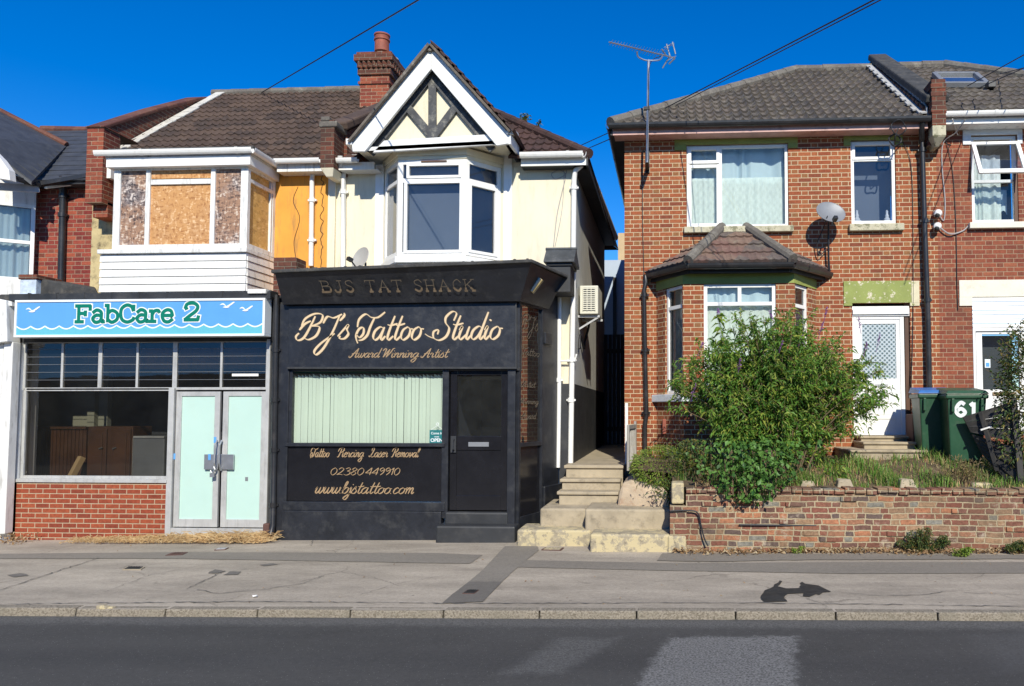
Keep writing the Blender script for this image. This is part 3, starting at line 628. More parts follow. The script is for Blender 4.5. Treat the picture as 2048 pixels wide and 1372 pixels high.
def bfont(name, parent, txt, F, uc, zb, size, mat, n=.006, off=.0, sx=1.0):
    c = bpy.data.curves.new(name, 'FONT'); c.body = txt; c.size = size; c.align_x = 'CENTER'; c.offset = off; c.fill_mode = 'FRONT'
    t = bpy.data.objects.new(name, c); COL.objects.link(t); dg = bpy.context.evaluated_depsgraph_get(); me = bpy.data.meshes.new_from_object(t.evaluated_get(dg))
    COL.objects.unlink(t); bpy.data.objects.remove(t)
    m = MB(); m.add([F.p(uc+v.co.x*sx, zb+v.co.y, n) for v in me.vertices], [list(p.vertices) for p in me.polygons]); return m.build(name, mat, parent)
# ---------------------------------------------------------------- foliage
def leafmesh(name, items, mat, parent=None, fold=.25, droop=.3, **kw):
    """items: (pos, dir, length, width)"""
    V = []; Fc = []
    for p, d, L, W in items:
        d = Vector(d); d = d.normalized() if d.length > 1e-6 else Vector((0,0,1)); s_ = d.cross(Vector((rnd.uniform(-1,1), rnd.uniform(-1,1), rnd.uniform(-.3,1.5))))
        s_ = s_.normalized() if s_.length > 1e-6 else Vector((1,0,0)); nn = s_.cross(d); b = len(V); dn = Vector((0,0,-droop*L))
        V += [p, p+d*L*.45+s_*W*.5+nn*W*fold, p+d*L*.45-s_*W*.5+nn*W*fold, p+d*L+dn, p+d*L*.45]
        Fc += [[b, b+1, b+4], [b, b+4, b+2], [b+1, b+3, b+4], [b+4, b+3, b+2]]
    m = MB(); m.v = V; m.f = Fc; m.m = [0]*len(Fc); return m.build(name, mat, parent, **kw)
def rv(s=1): return Vector((rnd.gauss(0, 1), rnd.gauss(0, 1), rnd.gauss(0, 1))).normalized()*s
# ================================================================ SETTING: road, kerb, pavement
YB, YE = 7.5, 7.375
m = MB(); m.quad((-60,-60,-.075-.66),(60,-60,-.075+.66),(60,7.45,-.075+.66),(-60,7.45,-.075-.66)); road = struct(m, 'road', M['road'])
m = MB(); m.quad((-60,7.40,-.66-.004),(60,7.40,.66-.004),(60,60,.66-.004),(-60,60,-.66-.004)); struct(m, 'pavement', M['pave'])
m = MB(); m.quad((-400,-400,-5),(400,-400,-5),(400,400,-5),(-400,400,-5)); struct(m, 'ground', M['soil'])
kj = [P(px, 1212, YE).x for px in (895, 1076, 1258, 1445, 1640)]
m = MB(); x = kj[0]-.915*12; stones = []
while x < 12:
    L = .915+rnd.uniform(-.01, .01); a, b = x+.006, x+L-.006; r1, r2 = zpav(a), zpav(b); j = rnd.uniform(-.006, .006); jy = rnd.uniform(-.006, .006)
    m.hexa([(a,YE+jy,r1-.2),(b,YE+jy,r2-.2),(b,YB+.01,r2-.2),(a,YB+.01,r1-.2),(a,YE+jy+.012,r1+j),(b,YE+jy+.012,r2+j),(b,YB+.01,r2+.002+j),(a,YB+.01,r1+.002+j)]); x += L
struct(m, 'kerb', M['kerb'], bevel=.014)
def sheet(name, pix, mat, lift=.004, jit=0, **k):
    pts = []
    for px, py in pix:
        q = G(px, py, 0); q = G(px, py, zpav(q.x)); q = G(px, py, zpav(q.x)+lift); pts.append(q)
    if jit:
        out = []
        for i, p in enumerate(pts):
            q = pts[(i+1) % len(pts)]; n = max(1, int((q-p).length/.08))
            for t in range(n):
                v = p.lerp(q, t/n); out.append(v+Vector((rnd.uniform(-jit, jit), rnd.uniform(-jit, jit), 0)))
        pts = out
    for p in pts: p.z = zpav(p.x)+lift
    mm = MB(); mm.quad(*pts); return struct(mm, name, mat, **k)
sheet('pavement_strip', [(-80,1108),(350,1104),(880,1106),(965,1110),(940,1127),(870,1126),(350,1117),(-80,1117)], M['pave_mid'], .002, .006)
sheet('pavement_strip', [(1052,1120),(1340,1126),(1700,1124),(2130,1124),(2130,1146),(1700,1147),(1340,1141),(1030,1134)], M['pave_mid'], .002, .006)
sheet('pavement_patch', [(1010,1092),(1075,1092),(1078,1100),(1042,1128),(1004,1163),(938,1163),(965,1140)], M['pave_mid'], .004, .003)
sheet('pavement_patch', [(938,1163),(1004,1163),(966,1203),(884,1206),(905,1188)], M['pave_dark'], .004, .003)
sheet('pavement_patch', [(1325,1106),(1700,1108),(2130,1110),(2130,1117),(1560,1120),(1440,1123),(1315,1121)], M['pave_mid'], .004, .010)
sheet('puddle', [(1527,1203),(1522,1190),(1530,1180),(1545,1172),(1560,1161),(1566,1162),(1556,1172),(1575,1177),(1600,1176),(1602,1163),(1612,1167),(1636,1171),(1652,1177),(1664,1183),(1646,1184),(1640,1189),(1630,1188),(1622,1194),(1608,1192),(1605,1186),(1575,1187),(1570,1195),(1576,1203)], M['puddle'], .003, .014)
# utility covers set in the pavement
def cover(pix, label, c1, rim=True):
    pts = [G(px, py, zpav(G(px, py, 0).x)) for px, py in pix]; c = sum(pts, Vector())/4; t = thing('access_cover', (c.x, c.y, zpav(c.x)), label, 'access cover', 'small covers set in the pavement')
    def q(s_, z): return [Vector((c.x+(p.x-c.x)*s_, c.y+(p.y-c.y)*s_, zpav(c.x)+z)) for p in pts]
    m = MB(); m.prism(q(1.12, -.01), (0,0,.018)); m.build('rim', M['conc'] if rim else M['rust'], t)
    m = MB(); m.prism(q(.92, -.006), (0,0,.018))
    d = (pts[1]-pts[0]); 
    for k in range(1, 5):
        a = pts[0].lerp(pts[1], k/5); b = pts[3].lerp(pts[2], k/5); a = c+(a-c)*.8; b = c+(b-c)*.8
        m.bar((a.x, a.y, zpav(c.x)+.014), (b.x, b.y, zpav(c.x)+.014), .012, .006)
    m.build('lid', c1, t, bevel=.002)
cover([(247,1139),(280,1139),(288,1134),(256,1134)], 'small dark square stopcock cover with pale rim, left part of the pavement', M['rubber'])
cover([(333,1111),(364,1110),(374,1105),(345,1106)], 'reddish brown small iron cover in the pavement below the boarded shop doors', M['rust'], False)
cover([(430,1100),(450,1099),(456,1096),(436,1097)], 'pale grey metal cover in the pavement in front of the double doors', M['lead'], False)
cover([(926,1188),(948,1188),(957,1181),(936,1181)], 'black square cover in the dark asphalt patch by the kerb', M['rubber'], False)
cover([(1085,1100),(1120,1101),(1126,1096),(1092,1096)], 'sandy coloured small cover beside the asphalt strip near the steps', M['conc_yellow'], False)
def crack(pix, w_, mat='pave_dark', nm='pavement_crack'):
    p3 = []
    for px, py in pix: q = G(px, py, 0); q = G(px, py, zpav(q.x)); p3.append(Vector((q.x, q.y, 0)))
    pts = []
    for a, b in zip(p3[:-1], p3[1:]):
        n = max(2, int((b-a).length/.06))
        for t in range(n): v = a.lerp(b, t/n); pts.append(Vector((v.x+rnd.uniform(-.018, .018), v.y+rnd.uniform(-.018, .018), 0)))
    mm = MB(); base = 0
    for i, p in enumerate(pts):
        d = (pts[min(i+1, len(pts)-1)]-pts[max(i-1, 0)]).normalized(); n_ = Vector((-d.y, d.x, 0))*w_*rnd.uniform(.15, .75)/2
        for q in (p+n_, p-n_): mm.v.append(Vector((q.x, q.y, zpav(q.x)+.0055)))
        if i: mm.f.append([2*i-2, 2*i-1, 2*i+1, 2*i]); mm.m.append(0)
    return struct(mm, nm, M[mat])
M['crackline'] = paint('crack_filler', (.11,.10,.085), .95, .3)
crack([(-20,1186),(60,1160),(130,1137),(205,1114)], .028, 'crackline'); crack([(375,1178),(410,1160),(448,1142)], .02, 'crackline')
crack([(395,1180),(440,1187),(520,1180),(600,1168),(655,1150)], .022, 'crackline'); crack([(205,1185),(300,1150),(420,1128)], .012, 'crackline')
crack([(1680,1185),(1760,1192),(1850,1190),(1900,1181)], .018, 'crackline'); crack([(1930,1186),(2060,1190)], .016, 'crackline'); crack([(720,1190),(800,1166),(900,1150)], .010, 'crackline'); crack([(620,1092),(640,1060)], .015, 'crackline')
crack([(-20,1208.5),(500,1203),(900,1207),(1500,1206),(2070,1213)], .035, 'pave_dark')
for c_ in ([(415,1146),(432,1138),(450,1142),(438,1146)], [(446,1150),(460,1143),(482,1143),(474,1149)], [(520,1129),(545,1126),(556,1129),(530,1132)], [(15,1150),(40,1146),(60,1150),(30,1154)], [(1335,1106),(1352,1104),(1420,1106),(1400,1113),(1335,1112)]): sheet('pavement_patch', c_, M['pave_dark'], .003, .012)
# terrace on the other side of the street, well behind the camera (only seen mirrored in the windows)
m = MB(); x = -40
while x < 40:
    L = 5.6; hgt = 5.2+rnd.uniform(-.3,.3); m.box(x,x+L-.02,-24,-16,-1,hgt); m.prism([(x,-15.8,hgt),(x,-20,hgt+2.6),(x,-24.2,hgt)],(L-.02,0,0))
    x += L
struct(m, 'opposite_houses', M['brick_dark'])
# ================================================================ LEFT NEIGHBOUR (far left)
lx1 = P(194, 450, YF).x; zb = 0
LH = thing('brick_house', ((-13+lx1)/2, YF, zpav(-11)), 'purple-red brick house with black slate roof at the far left edge', 'house')
ez = P(110, 362, 12.7).z; rz_ = P(130, 262, 14.7).z
m = MB(); wall_holes(m, -14.5, lx1, 3.45, ez+.1, YF, []); m.build('wall', M['brick_left'], LH)
m = MB(); m.box(-14.5, lx1, 12.7, YF, ez-.06, ez-.03); m.build('soffit', M['black_matt'], LH)
v = Vector((0, 2.0, rz_-ez))
roofplane('roof', (-14.5, 12.65, ez), (1,0,0), v, 14.5+P(188,300,12.7).x, v.length, paint('slate', (.045,.05,.062), .6, .25, (.10,.10,.10), .25, .1, 30, 5), LH, gauge=.22, pitch=.3, flat=True, lap=.008)
SL = bpy.data.materials['slate']
m = MB(); m.tube([P(85,260,14.7), P(185,262,14.7)], .09, 8); m.build('ridge', M['ridge_red'], LH)
# hipped bay roof
A, B, C_, D = P(-60,190,13.6), P(133,292,13.9), P(63,364,12.25), P(-60,270,11.9)
m = MB(); uu = (C_-D); 
for k in range(9):
    t0, t1 = k/9, (k+1)/9; a, b = D.lerp(A, t0), C_.lerp(B, t0); c, d = C_.lerp(B, t1), D.lerp(A, t1); n = (b-a).cross(d-a).normalized(); n = n if n.z > 0 else -n; m.prism([a+n*.02, b+n*.02, c, d], -n*.03)
m.prism([A, B, C_, D], (0,0,-.05)); m.build('bay_roof', SL, LH)
m = MB(); m.tube([P(-40,202,13.65), B+Vector((0,0,.02))], .06, 8); m.build('hip_ridge', M['ridge_red'], LH)
m = MB(); m.prism([P(-30,285,11.85), P(2,318,11.85), P(18,340,11.85), P(20,360,11.85), P(-30,352,11.85)], (0,.12,0)); m.build('bargeboard', M['white'], LH)
m = MB(); m.bar(P(-20,372,12.0), P(78,378,12.5), .05, .12); m.build('fascia', M['lead'], LH)
m = MB(); m.bar(P(10,350,11.95), P(78,371,12.5), .09, .06); m.bar(P(78,369,12.6), P(175,352,12.72), .1, .07); m.build('gutter', M['pipe'], LH)
m = MB(); m.bar(P(90,372,12.78), P(168,362,12.78), .04, .1); m.build('eaves_board', M['white'], LH)
a, b = P(-60, 560, 12.3), P(66, 560, 12.8); F = Frame(Vector((a.x,a.y,0)), Vector((b.x,b.y,0)))
z0, z1 = P(30,556,12.4).z, P(30,398,12.4).z; L_ = F.len
winframe(LH, F, -.6, L_, z0, z1, M['white'], M['glass'], [('h', P(30,476,12.4).z, -.5, L_-.06, .06)], fw=.06, name='window_frame')
curtain(LH, F, -.5, L_-.08, z0+.05, z1-.05, -.16, M['curtain'], 14, .02)
m = MB(); F.box(m, -.6, L_, z0-.9, z0, -.3, -.002); m.build('bay_cladding', M['white_dirty'], LH); m = MB(); F.box(m, -.6, L_, z1, z1+.5, -.3, -.004); m.build('bay_fascia', M['white_dirty'], LH)
m = MB(); F.box(m, -.6, L_, z0, z1, -.5, -.45); m.build('bay_back', M['roomblue'], LH)
downpipe([P(125,352,12.8), P(126,372,12.86), P(126,400,12.88), P(122,567,12.88)], M['pipe'], LH, .055, [P(126,392,12.88), P(125,430,12.88)])
m = MB(); m.box(P(30,0,YS).x-3, P(32,800,YS).x, YS-.02, YS+.4, -.3, P(10,600,YS).z); 
m.prism([P(-40,590,11.3), P(24,603,11.3), P(24,612,11.3), P(-40,600,11.3)], (0,.4,0)); m.build('shop_pilaster', M['white_dirty'], LH)
m = MB(); m.prism([P(-60,600,11.25),P(12,600,11.25),P(14,683,11.25),P(-60,690,11.25)], (0,.25,0)); m.prism([P(8,684,11.35),P(26,684,11.35),P(9,1068,11.35),P(-14,1068,11.35)], (0,.15,0)); m.prism([P(-14,688,11.38),P(8,688,11.38),P(-14,1068,11.38),P(-40,1068,11.38)], (0,.1,0)); m.build('console_panel', M['white_dirty'], LH, bevel=.01)

# party wall pillar and parapet between left neighbour and yellow building
t = thing('parapet_wall', P(188, 430, 12.5), 'stepped brick parapet with red brick pillar between slate roof and brown tiled roof', 'parapet wall', None)
px0, px1 = P(172,340,12.45).x, P(205,340,12.45).x
m = MB(); m.box(px0, px1, 12.45, 12.85, P(188,405,12.45).z, P(188,255,12.45).z); m.box(px0+.03, px1, 12.6, 13.0, P(188,430,12.45).z, P(188,400,12.45).z); m.build('pillar', M['brick_chim'], t)
m = MB(); m.box(px0-.02, px1+.02, 12.42, 13.3, P(188,256,12.45).z, P(188,252,12.45).z); m.build('pillar_top', M['brick_dark'], t, bevel=.02)
xa = (px0+px1)/2
def rp(px, py, Y, dx=0): q = P(px, py, Y); return Vector((q.x+dx, Y, q.z))
pw = [rp(203,280,13.0), rp(270,240,14.4), rp(352,207,15.8), rp(405,182,16.6)]
xw = pw[0].x
pts = [Vector((xw, p.y, p.z)) for p in pw]
for p, hq in zip(pts, (.56,.50,.38,.2)): p.z = 6.1+.66*(p.y-12.7)+hq
m = MB(); m.prism([(xw,13.0,5.6), (xw,16.7,5.6), (xw,16.7,pts[3].z), (xw,15.8,pts[2].z), (xw,14.4,pts[1].z), (xw,13.0,pts[0].z)], (-.26,0,0)); m.build('brickwork', M['brick_dark'], t, fix=True)
m = MB()
for a, b in zip(pts[:-1], pts[1:]): m.bar(a+Vector((-.13,0,.03)), b+Vector((-.13,.0,.03)), .32, .07)
m.build('coping', M['ridge_red'], t, bevel=.02)

# ================================================================ FABCARE BUILDING
fx0, fx1 = P(186, 450, YF).x, P(655, 450, YF).x
FB = thing('shop_building', ((fx0+fx1)/2, YS, -.07), 'ochre rendered building with boarded bay window above a disused shop', 'building')
ze = 6.1
m = MB(); wall_holes(m, fx0, fx1, 2.6, ze, YF, []); m.build('wall', M['yellow'], FB)
m = MB(); m.box(P(184,450,YF-.03).x, P(226,450,YF-.03).x, YF-.03, YF+.1, 3.45, ze); m.build('stained_wall', M['yellow_pale'], FB)
m = MB(); xk = P(642,450,YF).x; m.tube([(xk+rnd.uniform(-.02,.02)+(.03 if k % 5 < 2 else 0), YF-.002, 3.75+k*.045) for k in range(50)], .007, 4); m.build('render_crack', M['wood_dark'], FB)
m = MB(); m.tube(cr([(xk-.42,YF-.002,5.75),(xk-.5,YF-.002,5.5),(xk-.38,YF-.002,5.2),(xk-.47,YF-.002,4.8),(xk-.43,YF-.002,4.5)],6), .006, 4); m.build('old_wire', M['wood_dark'], FB)
# main roof
rA = P(560, 186, 16.45); rv_ = Vector((0, 3.75, rA.z-ze)); roofL = xw; roofR = P(742, 205, 16.3).x
roofplane('roof', (roofL, 12.7, ze), (1,0,0), rv_, roofR+.35-roofL, rv_.length, M['tile_a'], FB, amp=.034, lap=.028, clips=[])
ridge('ridge', Vector((roofL-.1,16.45,rA.z+.02)), Vector((roofR+.2,16.45,rA.z+.02)), M['ridge'], FB, .09)
m = MB(); m.quad((roofL,16.45,rA.z),(roofR+.35,16.45,rA.z),(roofR+.35,20.2,ze),(roofL,20.2,ze)); m.build('rear_roof', M['tile_a'], FB)
m = MB(); n_ = 14
for k in range(n_):
    t0 = k/n_; p = Vector((xw+.02, 12.9, ze+.12)).lerp(Vector((xw+.02,16.45,rA.z)), t0); q = Vector((xw+.02, 12.9, ze+.12)).lerp(Vector((xw+.02,16.45,rA.z)), (k+1.1)/n_)
    wd = .16+rnd.uniform(0,.07); nn = Vector((0,-.55,.83)); m.prism([p+nn*.05, p+nn*.05+Vector((wd,0,0)), q+nn*.05+Vector((wd,0,0)), q+nn*.05], nn*.02)
m.build('flashing', M['mortar'], FB)
m = MB(); gx0, gx1 = P(552,322,12.66).x, P(642,326,12.66).x; m.box(gx0, gx1, 12.7, 12.74, ze-.16, ze-.0); m.box(gx0, gx1, 12.74, YF, ze-.16, ze-.13); m.build('fascia', M['white_dirty'], FB)
gutter([(gx0,12.62,ze+.03),(gx1,12.62,ze+.03)], M['white'], FB)
downpipe([P(626,322,12.7), P(626,340,12.86), P(624,360,12.89), P(622,532,12.89)], M['white'], FB, .04, [P(624,400,12.89), P(623,480,12.89)])
# boarded bay: front Y 12.1
YBy = 12.1; bx0, bx1, bz0, bz1 = RC(200, 583, 492, 508, YBy); bz0, bz1 = P(345,583,YBy).z, P(345,507,YBy).z
FR = Frame((bx1,YBy,0), (bx1+.02,YF,0)); F1 = XF(YBy)
m = MB(); m.box(bx0+.01, bx1-.01, YBy+.02, YF, bz0-.1, bz1); m.build('bay_base', M['white_dirty'], FB)
m = MB(); nb = 5
for k in range(nb):
    a = bz0+(bz1-bz0)*k/nb; b = bz0+(bz1-bz0)*(k+1)/nb-.012
    m.hexa([(bx0,YBy-.018,a),(bx1,YBy-.018,a),(bx1,YBy+.02,a),(bx0,YBy+.02,a),(bx0,YBy-.006,b),(bx1,YBy-.006,b),(bx1,YBy+.02,b),(bx0,YBy+.02,b)])
m.build('front_cladding', M['white'], FB)
m = MB()
for k in range(nb):
    a = bz0+(bz1-bz0)*k/nb; b = bz0+(bz1-bz0)*(k+1)/nb-.012
    m.hexa([FR.p(.02,a,.018),FR.p(FR.len,a,.018),FR.p(FR.len,a,-.02),FR.p(.02,a,-.02),FR.p(.02,b,.006),FR.p(FR.len,b,.006),FR.p(FR.len,b,-.02),FR.p(.02,b,-.02)])
m.build('side_cladding', M['white_dirty'], FB)
wx0, wx1 = P(226,420,YBy).x, P(491,420,YBy).x; wz0, wz1 = P(345,497,YBy).z, P(345,331,YBy).z
m = MB(); m.box(bx0-.02, bx1+.03, YBy-.06, YF, bz1+.0, wz0-.012); m.build('bay_sill', M['white_dirty'], FB, bevel=.008)
X = lambda px, py=420, Y=YBy: P(px, py, Y).x
Zt = P(360, 363, YBy).z
winframe(FB, F1, wx0, wx1, wz0, wz1, M['white_dirty'], None, [('v', X(294), wz0+.05, wz1-.05, .075), ('v', X(424), wz0+.05, wz1-.05, .075), ('v', X(236), wz0+.05, wz1-.05, .05), ('v', X(483), wz0+.05, wz1-.05, .05), ('h', Zt, X(299), X(419), .085)], fw=.07, t=.07, name='bay_window_frame')
for a, b, c, d, mt, nm in ((240,290,497,331,'osb_grey','board'), (299,420,497,366,'osb','board'), (299,420,358,331,'osb','board'), (429,480,497,331,'osb_grey','board')):
    m = MB(); m.box(X(a-3), X(b+3), YBy+.035, YBy+.05, P(345,c,YBy).z+.02, P(345,d,YBy).z-.02); m.build(nm, M[mt], FB)
s0, s1 = .08, FR.len-.05; sz0, sz1 = wz0+.02, wz1-.02
winframe(FB, FR, .0, FR.len, wz0, wz1, M['white_dirty'], None, [('h', Zt+.02, .08, s1, .06), ('v', FR.len-.12, wz0+.05, wz1-.05, .03)], fw=.08, t=.06, name='side_window_frame', n=-.002)
m = MB(); FR.box(m, .06, FR.len-.06, wz0+.05, wz1-.05, -.06, -.045); m.build('side_board', M['osb_side'], FB)
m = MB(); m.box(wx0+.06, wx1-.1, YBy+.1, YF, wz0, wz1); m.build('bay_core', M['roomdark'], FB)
# left side of bay
m = MB(); m.box(wx0, wx0+.05, YBy+.08, YF, wz0, wz1); m.build('bay_cheek', M['white_dirty'], FB)
fz0, fz1 = P(350,332,12.0).z, P(350,313,12.0).z
m = MB(); m.box(P(212,325,12.0).x, P(500,325,12.0).x, 12.0, YF, fz0, fz1); m.build('bay_fascia', M['white'], FB, bevel=.006)
m = MB(); m.box(P(212,310,12.02).x-.02, P(500,325,12.0).x+.005, 12.03, YF, fz1+.002, P(350,303,12.0).z); m.build('bay_soffit', M['white_dirty'], FB)
gz = P(350,299,11.95).z; ga, gb, gc = P(190,300,11.95), P(505,297,11.95), P(556,318,12.75)
gutter([(ga.x,11.95,gz),(gb.x,11.95,gz),(gb.x+.0,12.85,gz)], M['white'], FB, .10, .085, name='bay_gutter')
m = MB(); m.box(ga.x+.15, gb.x-.03, 12.02, 13.3, gz-.05, gz+.07); m.build('bay_roof', M['felt'], FB, bevel=.02)
m = MB(); m.box(P(197,340,12.6).x, P(226,340,12.6).x, 12.55, 12.7, P(210,358,12.6).z, P(210,333,12.6).z); m.build('eaves_board', M['white'], FB)
# flat roof over the shop and parapets
zr = P(300, 590, YS).z
m = MB(); m.box(P(22,590,YS).x, P(552,590,YS).x, YS-.22, YF+.02, zr-.10, zr); m.build('flat_roof', M['felt'], FB, bevel=.02)
m = MB(); m.box(P(22,600,YS-.2).x, P(543,600,YS-.2).x, YS-.24, YS-.2, P(300,600,YS-.2).z, P(300,586,YS-.2).z)
for k in range(9): xx = P(60+k*55,592,YS-.2).x; m.box(xx, xx+.02, YS-.245, YS-.19, zr-.1, zr+.012)
m.build('roof_trim', M['black_matt'], FB)
m = MB(); m.box(P(495,590,11.28).x, P(532,590,11.28).x, 11.27, 11.5, P(510,587,11.28).z, P(510,578,11.28).z); m.build('roof_block', M['white_dirty'], FB, bevel=.01)
m = MB(); b0, b1, b2, b3 = RC(40,590,72,549,12.0); m.box(b0, b1, 12.0, 12.5, b2, b3-.08); m.build('pier', paint('blue_white_painted_brick', (.48,.56,.66), .8, .25, (.25,.25,.27), .6, .8, 20, 8), FB, bevel=.01)
m = MB(); m.box(b0-.02, b1+.02, 11.98, 12.52, b3-.078, b3); m.build('pier_top', M['brick_dark'], FB, bevel=.01)
m = MB(); m.hexa([P(72,590,12.1), P(198,590,12.1), P(198,590,12.6), P(72,590,12.6), P(72,556,12.1), P(190,577,12.1), P(190,574,12.6), P(72,553,12.6)]); m.build('low_parapet', M['felt'], FB, bevel=.02)
m = MB(); m.box(P(553,540,12.2).x, P(598,540,12.2).x, 12.1, 12.45, 3.3, P(580,517,12.2).z); m.build('brick_upstand', M['brick_dark'], FB, bevel=.01)
# shopfront
zs = lambda py, px=200: P(px, py, YS).z
xs_ = lambda px, py=850: P(px, py, YS).x
m = MB(); m.box(xs_(20,1000), xs_(332,1000), YS, YS+.22, -.3, zs(965)); m.build('stall_riser', M['brick_shop'], FB)
m = MB(); m.box(xs_(22,960), xs_(335,960), YS-.03, YS+.2, zs(965), zs(958)); m.build('window_sill', M['alu'], FB, bevel=.004)
Fs = XF(YS+.04)
winframe(FB, Fs, xs_(40), xs_(343), zs(958), zs(776), M['alu'], M['glass_dirty'], fw=.045, name='display_window')
# louvre row
lv = [(47,118),(121,193),(198,268),(272,343),(349,437),(441,531)]
fr = winframe(FB, Fs, xs_(42,730), xs_(534,730), zs(780), zs(680), M['alu'], None, [('v', xs_(119.5,730), zs(780)+.04, zs(680), .035), ('v', xs_(195.5,730), zs(780)+.04, zs(680), .06), ('v', xs_(270,730), zs(780)+.04, zs(680), .035), ('v', xs_(346,730), zs(780)+.04, zs(680), .07), ('v', xs_(439,730), zs(780)+.04, zs(680), .035)], fw=.04, name='louvre_frame')
for a, b in lv:
    m = MB(); x0, x1 = xs_(a,730), xs_(b,730); zz0, zz1 = zs(775), zs(682)
    for k in range(6):
        z_ = zz0+(zz1-zz0)*k/6; zn = zz0+(zz1-zz0)*(k+1)/6; m.quad((x0,YS+.055,z_),(x1,YS+.055,z_),(x1,YS+.062,zn+.0),(x0,YS+.062,zn+.0))
    m.build('louvre_glass', M['glass_dirty'], fr)
    m = MB()
    for k in range(1, 6): z_ = zz0+(zz1-zz0)*k/6; m.box(x0, x1, YS+.048, YS+.053, z_-.0025, z_+.0025)
    m.build('louvre_clip', M['dish'], fr)
m = MB(); a, b, c, d = RC(461,750,514,747,YS+.04); m.box(xs_(461,750), xs_(514,750), YS+.04, YS+.043, zs(753), zs(748)); m.build('tape_strip', M['white'], fr)
# doors
for da, db, hs in ((347,435,1), (441,529,0)):
    x0, x1 = xs_(da,920), xs_(db,920); zd0, zd1 = zs(1055,440), zs(783,440)
    m = MB(); fw = .085
    m.box(x0, x0+fw, YS+.03, YS+.08, zd0, zd1); m.box(x1-fw, x1, YS+.03, YS+.08, zd0, zd1); m.box(x0+fw, x1-fw, YS+.032, YS+.078, zd1-.07, zd1); m.box(x0+fw, x1-fw, YS+.032, YS+.078, zd0, zd0+.12)
    dr = m.build('door', M['alu'], FB, bevel=.004)
    m = MB(); m.box(x0+fw-.01, x1-fw+.01, YS+.05, YS+.06, zd0+.11, zd1-.06); m.build('door_glass', M['film'], dr)
    m = MB(); hx = x1-fw*.5 if hs else x0+fw*.5
    m.box(hx-(.17 if hs else .06), hx+(.05 if hs else .16), YS+.0, YS+.03, zs(938), zs(908)); m.tube([(hx+(.03 if hs else -.03),YS-.0,zs(880)),(hx+(.03 if hs else -.03),YS-.06,zs(890)),(hx+(.03 if hs else -.03),YS-.06,zs(925)),(hx+(.03 if hs else -.03),YS-.0,zs(940))], .014, 8)
    m.build('hasp', M['steel'], dr, bevel=.003)
m = MB(); q = P(425,945,YS-.05); m.tube([q+Vector((-.03,0,.03)), q+Vector((0,0,-.01)), q+Vector((.04,0,.05)), q+Vector((.02,0,.09))], .016, 8); m.box(q.x-.035,q.x+.03,q.y-.015,q.y+.015,q.z-.07,q.z-.01); m.build('padlock', M['steel'], FB)
for px, py in ((346,913),(428,880),(419,914)):
    m = MB(); q = P(px,py,YS); yy = YS-.003 if px == 419 else YS+.026; m.box(q.x-.02,q.x+.02,yy,yy+.002,q.z-.045,q.z+.045); m.build('sticker', M['signblue'], FB)
m = MB(); q = P(493,958,YS+.045); m.box(q.x-.022,q.x+.022,YS+.045,YS+.0495,q.z-.03,q.z+.03); m.build('sticker', M['dish'], FB)
m = MB(); m.box(xs_(334,920), xs_(345,920), YS-.01, YS+.1, -.15, zs(776)); m.box(xs_(529,920), xs_(536,920), YS-.01, YS+.1, -.15, zs(680)); m.box(xs_(334,1060), xs_(536,1060), YS+.0, YS+.1, -.2, zs(1057,440)); m.build('door_surround', M['alu'], FB, bevel=.004)
m = MB(); m.box(xs_(28,850), xs_(38,850), YS+.0, YS+.1, -.2, zs(678)); m.build('left_post', M['white_dirty'], FB)
m = MB(); m.box(xs_(24,640)-.02, xs_(548,640), YS+.0, YS+.25, zs(684), zr-.1); m.build('fascia_back', M['black_matt'], FB)
m = MB(); m.box(xs_(537,850), xs_(565,850), YS+.02, YS+.5, -.3, zr-.02); m.box(xs_(527,590), xs_(556,590), YS-.2, YS+.02, zs(602), zs(588)); m.build('right_pier', M['black_matt'], FB, bevel=.01)
# inside the disused shop
RX0, RX1, RZ1 = xs_(30)-2.2, xs_(532), zs(682)
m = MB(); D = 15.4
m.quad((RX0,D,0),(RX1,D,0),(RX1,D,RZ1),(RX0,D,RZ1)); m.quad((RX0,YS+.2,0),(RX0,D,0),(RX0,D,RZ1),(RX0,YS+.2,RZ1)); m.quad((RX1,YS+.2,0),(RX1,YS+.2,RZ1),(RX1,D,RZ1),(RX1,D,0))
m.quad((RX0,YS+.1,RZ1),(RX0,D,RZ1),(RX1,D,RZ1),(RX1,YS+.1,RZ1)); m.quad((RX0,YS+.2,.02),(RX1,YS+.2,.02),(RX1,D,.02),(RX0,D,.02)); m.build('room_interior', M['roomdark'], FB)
m = MB(); m.box(RX0, P(214,850,13.0).x, 13.0, 13.1, 0, RZ1-.01); m.box(P(178,850,12.95).x, P(192,850,12.95).x, 12.9, 13.0, 0, RZ1-.01); m.build('inner_wall', M['roomwall'], FB)
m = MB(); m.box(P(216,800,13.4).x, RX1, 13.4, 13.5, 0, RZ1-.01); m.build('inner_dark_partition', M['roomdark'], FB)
t = thing('wooden_partition', P(110,960,12.3), 'dark tongue-and-groove wooden partition inside the disused shop window', 'partition')
m = MB(); x0, x1, z0, z1 = RC(52,965,172,858,12.3); n = 16
for k in range(n): m.box(x0+(x1-x0)*k/n+.006, x0+(x1-x0)*(k+1)/n-.004, 12.3, 12.34, 0, z1)
m.box(x0, x1, 12.27, 12.36, z1, z1+.04); m.build('boarding', M['wood_dark'], t)
t = thing('cabinet', P(215,960,12.2), 'tall dark wooden cabinet with two doors inside the disused shop', 'cabinet')
x0, x1, z0, z1 = RC(172,965,262,853,12.2); m = MB(); m.box(x0,x1,12.23,12.7,.02,z1); m.build('body', M['wood_dark'], t, bevel=.01)
